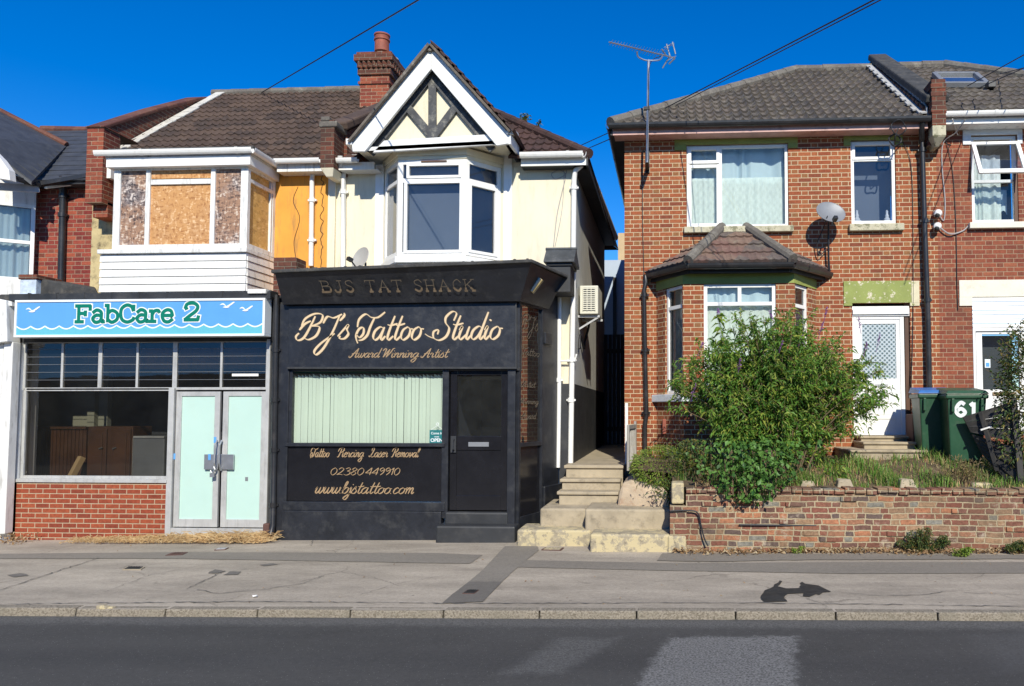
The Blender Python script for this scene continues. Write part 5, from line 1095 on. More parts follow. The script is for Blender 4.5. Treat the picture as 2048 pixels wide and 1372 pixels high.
for w_, a, b in (('Tattoo',621,660),('Piercing',674,728),('Laser',738,776),('Removal',782,841)): ll('panel_lettering', TB, w_, a, b, 914, 905, 'gold2', .016, .006, .004, .35, Fp, YS)
for w_, a, b in (('02380',662,728),('449910',731,800)): ll('panel_lettering', TB, w_, a, b, 950, 942, 'gold2', .013, .006, .004, .2, Fp, YS)
ll('panel_lettering', TB, 'www.bjstattoo.com', 631, 828, 987, 975, 'gold2', .020, .007, .004, .35, Fp, YS)
# come in we're open card
YO = YS+.005
t = thing('open_sign', P(873,886,YO), 'small teal OPEN card hanging in the corner of the shop window by the black door', 'sign')
x0, x1, z0, z1 = RC(859,886,888,860,YO); m = MB(); m.box(x0,x1,YO,YO+.006,z0,z1); m.build('card', M['tealsign'], t)
m = MB(); q = P(875,848,YO); m.tube([(x0+.02,YO,z1),(q.x,YO,q.z-.02),(x1-.02,YO,z1)], .003, 5); m.tube([q+Vector((.018*math.cos(k*.7),0,.018*math.sin(k*.7))) for k in range(10)], .004, 5); m.build('hanger', M['signwhite'], t)
Fo = XF(YO); uc = (x0+x1)/2
bfont('word_open', t, 'OPEN', Fo, uc, z0+.018, .072, M['signwhite'], .003, .0016, 1.0)
bfont('small_word', t, "WE'RE", Fo, uc, z0+.083, .026, M['signwhite'], .003, .0004)
bfont('script_word', t, 'Come In', Fo, uc, z0+.13, .05, M['signwhite'], .003, .0005)
# dish on the cream wall (seen over the canopy)
t = thing('satellite_dish', P(722,530,12.6), 'pale satellite dish standing on the black canopy roof beside the white downpipe', 'satellite dish')
def dish(t, c, nrm, rx, rz, mt, armdir, pole):
    n_ = Vector(nrm).normalized(); u = Vector((0,0,1)).cross(n_).normalized(); w_ = n_.cross(u); m = MB(); K, J = 28, 6
    for sgn, off in ((1,0),(1,-.012)):
        b = len(m.v)
        for j in range(J+1):
            r_ = j/J
            for k in range(K): a = 2*math.pi*k/K; m.v.append(c+u*math.cos(a)*rx*r_+w_*math.sin(a)*rz*r_+n_*(.17*rx*(r_*r_)+off))
        for j in range(J):
            for k in range(K): k2 = (k+1) % K; m.f.append([b+j*K+k,b+j*K+k2,b+(j+1)*K+k2,b+(j+1)*K+k]); m.m.append(0)
    m.build('reflector', M[mt], t, smooth=True)
    m = MB(); rim = [c+u*math.cos(a)*rx+w_*math.sin(a)*rz+n_*(.17*rx-.005) for a in np.linspace(0, 2*math.pi, 33)]; m.tube(rim, .007, 5, cap=False); m.build('rim', M[mt], t)
    m = MB(); e = c+n_*rx*1.25+armdir; s_ = c-w_*rz*.9+n_*.05; m.tube([s_, e], .012, 6); m.bar(e-n_*.04, e+n_*.05, .06, .06); m.build('feed_arm', M['pipe'], t)
    m = MB(); m.tube(pole, .018, 8); m.build('mast', M['pipe'], t)
c = P(723,518,12.55); dish(t, c, (-.45,-.8,.3), .19, .20, 'dish_pale', Vector((0,0,-.12)), [c+Vector((.05,.05,-.05)), c+Vector((.05,.05,-.25))])
# black capped pier
t = thing('capped_pier', P(1120,560,12.35), 'black painted pier with small gabled cap at the right end of the canopy', 'pier')
x0, x1, z0, z1 = RC(1097,572,1141,526,12.3); m = MB(); m.box(x0,x1,12.3,12.85,z0-.1,z1); m.box(x0-.03,x1+.03,12.27,12.88,z1-.05,z1-.0); m.build('shaft', M['black_matt'], t, bevel=.012)
m = MB(); zt_ = P(1120,497,12.45).z; m.prism([(x0-.07,12.22,z1),(x0-.07,12.22,z1+.035),(x0-.07,12.5,zt_),(x0-.07,12.93,z1+.035),(x0-.07,12.93,z1)], (x1-x0+.14,0,0)); m.tube([(x0-.08,12.5,zt_),(x1+.08,12.5,zt_)], .03, 6); m.build('cap', paint('weathered_dark_cap', (.05,.055,.06), .6, .3, (.2,.2,.2), .4, .4, 30, 5), t, fix=True, bevel=.008)
# air conditioner
t = thing('air_conditioner', (-1.42,13.7,P(1175,632,13.4).z), 'cream air conditioning unit bracketed on the shaded side wall of the alley', 'air conditioner')
za, zb_ = P(1175,628,13.4).z, P(1175,571,13.4).z; m = MB(); m.box(-1.56,-1.24,13.4,14.2,za,zb_); m.build('casing', M['ac'], t, bevel=.015)
m = MB(); m.box(-1.50,-1.29,13.393,13.398,za+.06,zb_-.04); m.build('grille_recess', M['roomdark'], t)
m = MB()
for k in range(11): z_ = za+.075+k*(zb_-za-.13)/10; m.box(-1.505,-1.285,13.38,13.392,z_-.009,z_+.009)
for x_ in (-1.5,-1.43,-1.36,-1.29): m.box(x_-.006,x_+.006,13.376,13.392,za+.06,zb_-.04)
m.build('grille', M['ac'], t)
m = MB(); m.bar((-1.60,13.5,za-.03),(-1.22,13.5,za-.03),.05,.04); m.bar((-1.58,13.5,za-.25),(-1.25,13.5,za-.05),.03,.03); m.build('bracket', M['lead'], t); m = MB(); m.bar((-1.60,14.1,za-.03),(-1.22,14.1,za-.03),.05,.04); m.build('bracket', M['lead'], t)
m = MB(); m.tube(cr([(-1.5,14.2,za+.05),(-1.5,14.35,za-.1),(-1.57,14.3,za-.4),(-1.55,14.0,za-.55),(-1.57,13.6,za-.35),(-1.57,13.45,za-.6)],5),.022,6); m.build('hose', M['cable'], t)
# alley back: tall dark gate and pale extension
t = thing('alley_gate', (-1.1,18.9,1.0), 'tall black boarded gate closing the narrow alley between the buildings', 'gate')
m = MB()
for k in range(9): m.box(-1.6+k*.1,-1.6+k*.1+.09,18.9,18.93,1.0,3.75)
m.build('boards', M['fencewood'], t); m = MB(); m.box(-1.6,-.72,18.94,18.98,3.3,3.4); m.box(-1.6,-.72,18.94,18.98,1.4,1.5); m.build('rail', M['fencewood'], t)
t = thing('extension_wall', (-1.2,21,1), 'pale blue-grey rear extension glimpsed above the dark alley gate', 'building')
m = MB(); m.box(-3,-.4,21,24,0,P(1235,520,21).z); m.build('wall', M['bluewall'], t); m = MB(); m.box(P(1226,600,21).x,P(1233,600,21).x,20.97,21,3.9,P(1230,555,21).z); m.build('pipe', M['pipe'], t)
o = MB().box(P(1236,485,24.5).x,P(1262,485,24.5).x,24.5,26,0,P(1240,466,24.5).z).build('far_wall', M['tan']); tag(o, 'sliver of sunlit tan wall far behind, between the two roofs', 'building')
# ================================================================ RIGHT HOUSE (bay, door, green lintels)
hx0, hx1 = P(1249,500,YH).x, P(1876,500,YH).x
zeH = P(1530,243,12.98).z; wtop = zeH-.1
RH = thing('brick_house', (1.6,YH,.9), 'red brick house with olive lintels, tiled bay window and white front door behind the garden', 'house')
Q = lambda a, b, c, d: RC(a, b, c, d, YH)
def hole(x0, y0, x1, y1, Y=YH): return RC(x0, y0, x1, y1, Y)
w1 = hole(1373,288,1577,455); w2 = hole(1702,280,1792,448); dh = hole(1706,606,1822,870)
bh = (P(1330,600,YH).x, P(1620,600,YH).x, 1.9, P(1480,560,YH).z)
m = MB(); wall_holes(m, hx0, hx1, .3, wtop, YH, [w1,w2,dh]); m.quad((hx0,YH,.3),(hx0,YH,wtop),(hx0,24,wtop),(hx0,24,.3)); m.build('wall', M['brick_house'], RH)
# upper wide window
FH = XF(YH)
X = lambda px, py=400, Y=YH: P(px, py, Y).x
Z = lambda py, px=1480, Y=YH: P(px, py, Y).z
xm = X(1441); ztr = Z(325,1405)
winframe(RH, FH, w1[0]+.005, w1[1]-.005, w1[2]+.01, w1[3]-.01, M['white'], M['glass'], [('v', xm, w1[2]+.06, w1[3]-.06, .06)], fw=.05, n=-.035, sash=[(w1[0]+.03,xm-.01,ztr-.01,w1[3]-.03,.055),(w1[0]+.03,xm-.01,w1[2]+.03,ztr-.03,.055)])
curtain(RH, FH, w1[0]+.05, w1[1]-.05, w1[2]+.05, Z(350,1480), -.16, M['net'], 15, .009, 'net_curtain')
curtain(RH, FH, w1[0]+.05, xm, Z(353), w1[3]-.02, -.22, M['curtain'], 3, .03); curtain(RH, FH, xm, w1[1]-.05, Z(360), w1[3]-.02, -.22, M['curtain'], 5, .035)
room(RH, w1[0], w1[1], w1[2], w1[3], YH+.3, .8, M['roomwall'])
# narrow window
ztr = Z(318,1747)
winframe(RH, FH, w2[0]+.005, w2[1]-.005, w2[2]+.01, w2[3]-.01, M['white'], M['glass_sky'], [('h', ztr, w2[0]+.05, w2[1]-.05, .05)], fw=.055, n=-.035, sash=[(w2[0]+.03,w2[1]-.03,ztr,w2[3]-.03,.05)])
room(RH, w2[0], w2[1], w2[2], w2[3], YH+.45, .02, M['roomblue'])
for i, px in enumerate((1714,1774)):
    t = thing('ornament', P(px,441,YH+.15), 'small pale ornament on the %s of the narrow upstairs window sill' % ('left end' if i == 0 else 'right end'), 'ornament')
    b0 = P(px,442,YH+.15); m = MB(); m.lathe(b0, [(.05,0),(.055,.03),(.03,.06),(.035,.09),(.02,.14-.02*i),(.022,.17),(.005,.19)], 10); m.build('figure', M['white'], t, smooth=True); m = MB(); m.box(b0.x-.06,b0.x+.06,b0.y-.05,b0.y+.05,b0.z-.03,b0.z); m.build('base', M['white'], t)
def lintel(parent, x0, x1, ztop, zb, ears, zear, mat, Y=YH, nm='lintel', pr=.022):
    m = MB(); m.box(x0,x1,Y-pr,Y+.02,zb,ztop)
    for a, b in ears: m.box(a,b,Y-pr,Y+.02,zear,zb)
    return m.build(nm, mat, parent, bevel=.004)
lintel(RH, X(1349,285), X(1595,285), Z(262,1470), w1[3], [(X(1349,290),w1[0]),(w1[1],X(1595,290))], Z(301,1360), M['green'])
lintel(RH, X(1687,285), X(1805,285), Z(262,1747), w2[3], [(X(1687,285),w2[0]),(w2[1],X(1805,285))], Z(292,1695), M['green'])
lintel(RH, X(1687,580), X(1822,580), Z(562,1760), dh[3], [(X(1687,580),dh[0])], Z(612,1695), M['green_peel'])
lintel(RH, X(1822,580)+.002, X(1838,580), Z(562,1830), dh[3], [(dh[1],X(1838,580))], Z(612,1830), M['cream_peel'])
m = MB(); m.box(X(1368,460),X(1586,460),YH-.09,YH+.08,Z(466),Z(454)); m.build('window_sill', M['sill_old'], RH, bevel=.01)
m = MB(); m.box(X(1697,456),X(1806,456),YH-.09,YH+.08,Z(463,1750),Z(449,1750)); m.build('window_sill', M['sill_old'], RH, bevel=.012)
# door
dY = YH+.06; x0, x1, z0, z1 = dh; zt = P(1763,633,dY).z
m = MB(); m.box(x0,x1,YH+.02,YH+.12,zt,P(1763,613,dY).z); m.box(x0+.01,x1-.01,YH-.01,YH+.05,zt+.03,P(1763,619,dY).z); m.build('door_head', M['white_dirty'] if False else M['white'], RH, bevel=.006)
fw = .085
m = MB(); m.box(x0,X(1716,750),YH+.04,YH+.12,z0,zt); m.box(X(1803,750),X(1811,750),YH+.04,YH+.12,z0,zt); m.box(x0+fw,X(1803,750),YH+.042,YH+.118,zt-.05,zt); m.box(x0,X(1811,750),YH+.0,YH+.13,z0-.04,z0+.02); m.build('door_frame', M['white'], RH, bevel=.004)
a, b = X(1716,750), X(1803,750); F = XF(YH+.055)
gz0, gz1 = Z(757,1760), Z(647,1760); ga, gb = X(1727,750), X(1795,750)
m = MB(); m.box(a,ga,YH+.055,YH+.1,z0+.02,zt-.05); m.box(gb,b,YH+.055,YH+.1,z0+.02,zt-.05); m.box(ga,gb,YH+.055,YH+.1,gz1,zt-.05); m.box(ga,gb,YH+.055,YH+.1,z0+.02,gz0)
pa, pb = X(1735,820), X(1792,820); pz0, pz1 = Z(838,1760), Z(775,1760)
for k_, (e, d) in enumerate(((0,.008),(.035,-.0),(.07,.012))):
    m.box(pa+e,pb-e,YH+.055-d-.004,YH+.056,pz0+e,pz1-e)
dr = m.build('front_door', M['white'], RH, bevel=.005)
s = NT('diamond_obscured_glass'); q = s.sep(s.pos); pz = s.m('ADD', s.m('MULTIPLY', q[0], 13.0), s.m('MULTIPLY', q[2], 13.0)); mz = s.m('SUBTRACT', s.m('MULTIPLY', q[0], 13.0), s.m('MULTIPLY', q[2], 13.0))
dd = s.m('MULTIPLY', s.m('PINGPONG', pz, .5), s.m('PINGPONG', mz, .5)); col = s.ramp(dd, [(.02,(.50,.56,.58)),(.10,(.16,.21,.22)),(.2,(.10,.14,.15))]); s.bump(dd, .6, .02); s.out(col, .15, .6); M['doorglass'] = s.mat
m = MB(); m.box(ga-.01,gb+.01,YH+.07,YH+.08,gz0-.01,gz1+.01); m.build('door_glass', M['doorglass'], dr)
m = MB(); m.box(X(1752,770),X(1778,770),YH+.045,YH+.056,Z(774,1765),Z(768,1765)); m.build('letterbox', M['lead'], dr, bevel=.002)
room(RH, x0, x1, z0, z1, YH+.13, .2, M['roomdark'])
m = MB(); m.box(x1-.075,x1,YH+.05,YH+.11,z0,z1); m.build('reveal_panel', M['wood_dark'], RH)
# roof
zrH = P(1650,142,16.3).z; dR = 3.3; v = Vector((0,dR,zrH-zeH)); ecx = P(1221,238,13.0).x
prx0, prx1 = P(1860,240,12.95).x, P(1890,240,12.95).x
roofplane('roof', (ecx,13.0,zeH), (1,0,0), v, prx0+.1-ecx, v.length, M['tile_b'], RH, amp=.05, lap=.035, clips=[((ecx,13.0,zeH), (-1,(P(1592,140,16.3).x-ecx)/dR,0))])
hxp = P(1592,140,16.3).x
ridge('hip_ridge', Vector((ecx,13.0,zeH+.04)), Vector((hxp,16.3,zrH+.04)), M['ridge'], RH, .10)
ridge('ridge', Vector((hxp,16.3,zrH+.03)), Vector((prx0,16.3,zrH+.03)), M['ridge'], RH, .10)
m = MB(); m.quad((ecx,13,zeH),(ecx,22,zeH),(hxp,19,zrH),(hxp,16.3,zrH)); m.quad((hxp,16.3,zrH),(prx0+1,16.3,zrH),(prx0+1,19.6,zeH),(hxp,19.6,zeH)); m.build('rear_roof', M['tile_b'], RH)
m = MB(); m.box(ecx+.04,prx0-.02,13.0,13.03,zeH-.17,zeH-.05); m.box(ecx+.06,prx0-.02,13.03,YH,zeH-.17,zeH-.15); m.build('fascia', M['pinkwood'], RH)
m = MB(); m.box(ecx,ecx+.03,13.0,22,zeH-.17,zeH-.03); m.box(ecx+.03,hx0,13.03,22,zeH-.165,zeH-.145); m.build('side_eaves', M['black_matt'], RH)
gutter([(ecx-.02,21.8,zeH+.0),(ecx-.02,12.93,zeH+.0),(prx0+.0,12.93,zeH-.0)], M['pipe'], RH, .11, .09)
# bay
bY = 12.6; c0, c1, c2, c3 = P(1313,700,YH), P(1367,700,bY), P(1589,700,bY), P(1634,700,YH)
FLb = Frame((c0.x,YH,0),(c1.x,bY,0)); FCb = Frame((c1.x,bY,0),(c2.x,bY,0)); FRb = Frame((c2.x,bY,0),(c3.x,YH,0))
bt, wt, ws = P(1480,552,bY).z, P(1480,567,bY).z, P(1340,788,12.9).z
def facet(m, F, holes, z0, z1):
    # wall facet with holes in (u0,u1,z0,z1)
    us = sorted({0, F.len, *[h[0] for h in holes], *[h[1] for h in holes]}); zs_ = sorted({z0, z1, *[h[2] for h in holes], *[h[3] for h in holes]})
    for i in range(len(us)-1):
        for j in range(len(zs_)-1):
            cu, cz = (us[i]+us[i+1])/2, (zs_[j]+zs_[j+1])/2
            if any(h[0] < cu < h[1] and h[2] < cz < h[3] for h in holes): continue
            m.quad(F.p(us[i],zs_[j]),F.p(us[i+1],zs_[j]),F.p(us[i+1],zs_[j+1]),F.p(us[i],zs_[j+1]))
    for a, b, c, d in holes:
        D = -.12
        m.quad(F.p(a,c),F.p(a,d),F.p(a,d,D),F.p(a,c,D)); m.quad(F.p(b,c),F.p(b,c,D),F.p(b,d,D),F.p(b,d)); m.quad(F.p(a,d),F.p(b,d),F.p(b,d,D),F.p(a,d,D)); m.quad(F.p(a,c),F.p(b,c),F.p(b,c,D),F.p(a,c,D))
cw = (P(1408,700,bY).x-c1.x, P(1553,700,bY).x-c1.x, ws, wt)
lw = (FLb.len*.34, FLb.len*.96, ws, wt-.0); rw = (FRb.len*.06, FRb.len*.62, ws, wt)
m = MB(); facet(m, FLb, [lw], .7, wt); facet(m, FCb, [cw], .7, wt); facet(m, FRb, [rw], .7, wt); m.build('bay_wall', M['brick_house'], RH)
m = MB()
for F in (FLb, FCb, FRb): F.box(m, -.004 if F is FCb else 0, F.len+(.004 if F is FCb else 0), wt, bt+.12, -.1, .012 if F is FCb else .008)
for F, hh in ((FCb,cw),): F.box(m, 0, .0+.001, wt-.05, wt, -.1, .012)
m.build('bay_lintel', M['green'], RH, bevel=.004)
ztb = P(1480,607,bY).z
winframe(RH, FCb, cw[0], cw[1], ws, wt, M['white'], M['glass'], [('h', ztb, cw[0]+.05, cw[1]-.05, .06), ('v', (cw[0]+cw[1])/2, ztb+.03, wt-.05, .06)], fw=.06, n=-.03)
for F, hh in ((FLb,lw),(FRb,rw)): winframe(RH, F, hh[0], hh[1], ws, wt, M['white'], M['glass'], [('h', ztb-.02, hh[0]+.05, hh[1]-.05, .06)], fw=.055, n=-.03)
curtain(RH, FCb, cw[0]+.05, cw[1]-.05, ws+.05, ztb+.0, -.13, M['net'], 11, .009, 'net_curtain')
curtain(RH, FCb, cw[0]+.05, cw[1]-.05, ztb-.05, wt-.05, -.16, M['curtain'], 6, .02)
for F, hh in ((FLb,lw),(FRb,rw)): curtain(RH, F, hh[0]+.04, hh[1]-.04, ws+.05, ztb-.02, -.11, M['net_thin'], 5, .012, 'net_curtain')
m = MB(); m.prism([Vector((c0.x+.25,YH-.1,ws-.1)),Vector((c1.x+.2,bY+.35,ws-.1)),Vector((c2.x-.2,bY+.35,ws-.1)),Vector((c3.x-.2,YH-.1,ws-.1))],(0,0,wt-ws+.1)); m.build('bay_interior', M['roomwall'], RH, fix=True)
def bring(e, z): return [FLb.p(-.06,z,e), Vector((c1.x-e*.55,bY-e,z)), Vector((c2.x+e*.55,bY-e,z)), FRb.p(FRb.len+.06,z,e)]
m = MB(); pp = bring(.07, ws-.13); m.prism(pp+[Vector((c3.x,YH,ws-.13)),Vector((c0.x,YH,ws-.13))], (0,0,.125)); m.build('bay_sill', M['sillwhite'], RH, fix=True, bevel=.01)
# bay roof
gz = P(1480,527,12.35).z
g0, g1, g2, g3 = P(1291,547,YH), P(1376,528,12.35), P(1586,521,12.35), P(1661,547,YH)
for p in (g0,g1,g2,g3): p.z = gz+.03
tA, tB = P(1443,462,YH), P(1493,459,YH); tA.z = tB.z = (tA.z+tB.z)/2
vC = Vector((0,YH-12.35,tA.z-gz-.03)); o = Vector((g1.x-.3,12.35,gz+.03))
cn1 = ((g1), ((vC.normalized().cross(Vector((tA-g1)))).normalized())); 
def clipn(a, b): d = b-a; n = Vector((d.y,-d.x,0)); return n
n1 = clipn(g1, tA); n1 = n1 if n1.x < 0 else -n1
n2 = clipn(g2, tB); n2 = n2 if n2.x > 0 else -n2
roofplane('bay_roof', o, (1,0,0), vC, (g2.x-g1.x)+.6, vC.length, M['tile_c'], RH, gauge=.30, pitch=.13, amp=.016, lap=.03, clips=[(g1,n1),(g2,n2)])
for ga_, gb_, top, sg in ((g0,g1,tA,-1),(g3,g2,tB,1)):
    u = (gb_-ga_) if sg < 0 else (ga_-gb_); oo = ga_ if sg < 0 else gb_; L = u.length; un = u.normalized()
    w_ = top-oo; vv = w_-un*w_.dot(un); Lv = vv.length
    # clip to the triangle/trapezoid: hip line and wall line
    nh = clipn(gb_, top); ctr = Vector((ga_.x,YH,0)); nh = nh if nh.dot(ctr-gb_) < 0 else -nh
    roofplane('bay_roof', oo-un*.9, un, vv, L+1.8, Lv, M['tile_c'], RH, gauge=.30, pitch=.13, amp=.016, lap=.03, clips=[(gb_, nh), (Vector((0,YH,0)), Vector((0,1,0)))])
ridge('bay_hip', g1+Vector((0,0,.03)), tA+Vector((0,0,.05)), M['ridge'], RH, .085, .4); ridge('bay_hip', g2+Vector((0,0,.03)), tB+Vector((0,0,.05)), M['ridge'], RH, .085, .4)
gutter([g0+Vector((0,0,-.03)), g1+Vector((0,-.03,-.03)), g2+Vector((0,-.03,-.03)), g3+Vector((0,0,-.03))], M['pipe'], RH, .11, .09, .9, name='bay_gutter')
m = MB()
for a, b in ((g0,g1),(g1,g2),(g2,g3)):
    d = (b-a).normalized(); n_ = Vector((d.y,-d.x,0)); A_ = a-n_*.07+Vector((0,0,-.16)); B_ = b-n_*.07+Vector((0,0,-.16)); m.prism([A_,B_,B_+Vector((0,0,.12)),A_+Vector((0,0,.12))], -n_*.02)
m.prism([g0+Vector((.08,0,-.15)),g1+Vector((.03,.09,-.15)),g2+Vector((-.03,.09,-.15)),g3+Vector((-.08,0,-.15))],(0,0,.02)); m.build('bay_fascia', M['black_matt'], RH, fix=True)
downpipe([g0+Vector((.0,-.06,-.05)), P(1292,565,13.22), P(1288,580,13.22), P(1290,700,13.22), P(1293,830,13.22), P(1290,850,13.22), P(1290,915,13.22)], M['pipe'], RH, .038, [P(1289,590,13.22), P(1291,700,13.22), P(1292,825,13.22)])
downpipe([P(1846,240,12.96), P(1843,262,13.02), P(1844,285,13.2), P(1849,450,13.2), P(1856,640,13.2), P(1859,790,13.2)], M['pipe'], RH, .046, [P(1845,300,13.2), P(1850,442,13.2), P(1855,600,13.2)])
m = MB(); x0, x1, z0, z1 = RC(1325,868,1341,838,13.12); m.box(x0,x1,13.05,YH,z0,z1); m.build('flue_box', M['terracotta'], RH, bevel=.01)
# cables on this wall
def wire(name, pts, mat, r, label, cat='cable', parent=None, n=6, **k):
    mm = MB(); mm.tube(cr([P(*p) for p in pts], n), r, 6); o = mm.build(name, mat, parent); tag(o, label, cat, **k) if parent is None else None; return o
wire('loose_cable', [(1286,300,YH-.02),(1285,420,YH-.02),(1288,560,YH-.02)], M['cable'], .006, 'thin black aerial cable running down the brickwork left of the wide upstairs window')
wire('loose_cable', [(1806,285,YH-.02),(1822,330,YH-.02),(1826,450,YH-.015),(1826,640,YH-.02),(1822,790,YH-.02)], M['cable'], .006, 'thin dark cable running down the bricks just left of the black drainpipe')
m = MB(); c = P(1797,255,12.9); m.tube([c+Vector((.12*math.cos(a),.03*math.sin(3*a),.12*math.sin(a))) for a in np.linspace(0,12.5,50)], .011, 6); c2 = P(1790,280,12.95); m.tube([c2+Vector((.10*math.cos(a),.03*math.sin(3*a),.09*math.sin(a))) for a in np.linspace(0,12.5,50)], .014, 6); m.tube(cr([P(1800,240,12.9),P(1815,232,12.9),P(1850,235,12.92)],6),.014,6); m.tube(cr([P(1806,285,YH-.02),c2,c],6),.01,6)
o = m.build('cable_coil', M['cable']); tag(o, 'two tangled coils of black cable hanging from the eaves above the narrow upstairs window', 'cable coil')

# ---- party parapet
t = thing('parapet_wall', P(1876,270,12.9), 'sooty stepped brick parapet with overhanging coping and corbelled brick pillar at the right', 'parapet wall')
x0, x1 = prx0+.02, prx1
m = MB(); m.box(x0,x1,12.9,13.5,P(1876,250,12.9).z,P(1876,158,12.9).z); 
for k in (1,3,4): zq = P(1876,240-16*k,12.9).z; m.box(x0-.015,x1+.012,12.89,13.5,zq,zq+.07)
m.build('pillar', M['brick_dark'], t)
m = MB(); zq = P(1876,250,12.9).z; m.box(x0,x1,12.9,YH,zq-.18,zq); m.hexa([(x0+.08,13.05,zq-.32),(x1-.08,13.05,zq-.32),(x1-.08,YH,zq-.32),(x0+.08,YH,zq-.32),(x0,12.9,zq-.18),(x1,12.9,zq-.18),(x1,YH,zq-.18),(x0,YH,zq-.18)]); m.build('corbel', M['sill_old'], t, bevel=.015)
za, zb_ = P(1860,200,13.1).z, P(1768,112,16.4).z
xm_ = (x0+x1)/2+.0; zT = P(1745,108,16.4).z
m = MB(); m.prism([(xm_-.12,13.1,6.3),(xm_-.12,16.5,6.3),(xm_-.12,16.5,zT-.03),(xm_-.12,13.1,za)], (.24,0,0)); m.build('brickwork', M['brick_dark'], t, fix=True)
m = MB()
for k in range(15):
    p = Vector((xm_-.2,13.1,za)).lerp(Vector((xm_-.2,16.5,zT-.02)), k/15); q = Vector((xm_-.2,13.1,za)).lerp(Vector((xm_-.2,16.5,zT-.02)), (k+.75)/15); m.prism([p+Vector((0,0,-.2)),q+Vector((0,0,-.2)),q+Vector((0,0,-.1)),p+Vector((0,0,-.1))],(.08,0,0))
m.build('dentil', M['brick_dark'], t)
m = MB(); m.bar((xm_,12.95,za-.05),(xm_,16.6,zT+.02),.38,.13); m.build('coping', M['felt'], t, bevel=.03)
m = MB()
for k in range(22):
    p = Vector((xm_-.14,13.05,zeH+.1)).lerp(Vector((xm_-.14,16.3,zrH+.1)), k/22); q = Vector((xm_-.14,13.05,zeH+.1)).lerp(Vector((xm_-.14,16.3,zrH+.1)), (k+1.1)/22); wd = .14+.05*(k%2)
    m.prism([p,p+Vector((-wd,0,-.0)),q+Vector((-wd,0,0)),q],(0,-.01,.02)); m.prism([p+Vector((.01,0,0)),q+Vector((.01,0,0)),q+Vector((.01,0,.16)),p+Vector((.01,0,.10))],(-.02,0,0))
m.build('flashing', M['lead'], t)

# ================================================================ FAR RIGHT HOUSE
FR_ = thing('brick_house', (6.0,YH,.9), 'red brick house at the right edge with skylight, open top window and white boarded door', 'house')
vx0, vx1 = hx1, 8.5
w3 = hole(1943,270,2036,446); dh2 = (P(1946,700,YH).x, vx1-1.0, P(2000,870,YH).z, P(2000,594,YH).z)
m = MB(); wall_holes(m, vx0, vx1, .3, wtop, YH, [w3,dh2]); m.build('wall', M['brick_house_b'], FR_)
lintel(FR_, X(1925,268), X(2044,268), Z(248,1985), w3[3], [(X(1925,280),w3[0]),(w3[1],X(2044,280))], Z(290,1930), M['sillwhite'])
lintel(FR_, X(1918,585), vx1-.5, Z(560,1990), dh2[3], [(X(1918,600),dh2[0])], Z(612,1930), M['stonepale'])
m = MB(); m.box(X(1936,452),X(2058,452),YH-.09,YH+.08,Z(458,1990),Z(446,1990)); m.build('window_sill', M['stonepale'], FR_, bevel=.008)
ztr = Z(366,1985); Zf = lambda py: Z(py,1985)
winframe(FR_, FH, w3[0]+.005, w3[1]-.005, w3[2]+.01, w3[3]-.01, M['white'], None, [('h', Zf(361), w3[0]+.05, w3[1]-.05, .05)], fw=.055, n=-.04)
m = MB(); m.quad((w3[0]+.05,YH+.08,w3[2]+.05),(w3[1]-.05,YH+.08,w3[2]+.05),(w3[1]-.05,YH+.08,Zf(361)),(w3[0]+.05,YH+.08,Zf(361))); m.build('pane', M['glass'], FR_)
curtain(FR_, FH, w3[0]+.05, w3[1]-.2, w3[2]+.05, Zf(303), -.2, M['net'], 6, .02, 'net_curtain', jag=.0)
curtain(FR_, FH, w3[0]+.05, w3[1]-.08, Zf(425), Zf(372), -.26, M['curtain'], 4, .03, 'curtain', jag=.09)
room(FR_, w3[0], w3[1], w3[2], w3[3], YH+.35, .8, M['roomdark'])
m = MB(); m.box(w3[1]-.06,w3[1]-.0,YH+.02,YH+.04,w3[2],Zf(345)); m.build('window_reveal', M['wood_dark'], FR_)
# open top-hung sash
zt_, zb2 = Zf(284), P(1995,345,YH-.35).z
S0, S1 = Vector((w3[0]+.0,YH+.0,zt_)), Vector((P(2036,345,YH-.35).x+.0,YH-.32,zb2)); S1.x = w3[1]+.03
def sp(u, v_, n=0): return Vector((S0.x+(S1.x-S0.x)*u, S0.y+(S1.y-S0.y)*v_-n*.9, S0.z+(S1.z-S0.z)*v_+n*.3))
m = MB()
def sbar(u0,u1,v0,v1): m.hexa([sp(u0,v1,.02),sp(u1,v1,.02),sp(u1,v1,-.02),sp(u0,v1,-.02),sp(u0,v0,.02),sp(u1,v0,.02),sp(u1,v0,-.02),sp(u0,v0,-.02)])
sbar(0,.085,0,1); sbar(.915,1,0,1); sbar(.085,.915,0,.09); sbar(.085,.915,.88,1); sh_ = m.build('open_sash', M['white'], FR_, bevel=.004)
m = MB(); m.quad(sp(.08,.9),sp(.92,.9),sp(.92,.08),sp(.08,.08)); m.build('sash_glass', M['glass_sky'], sh_)
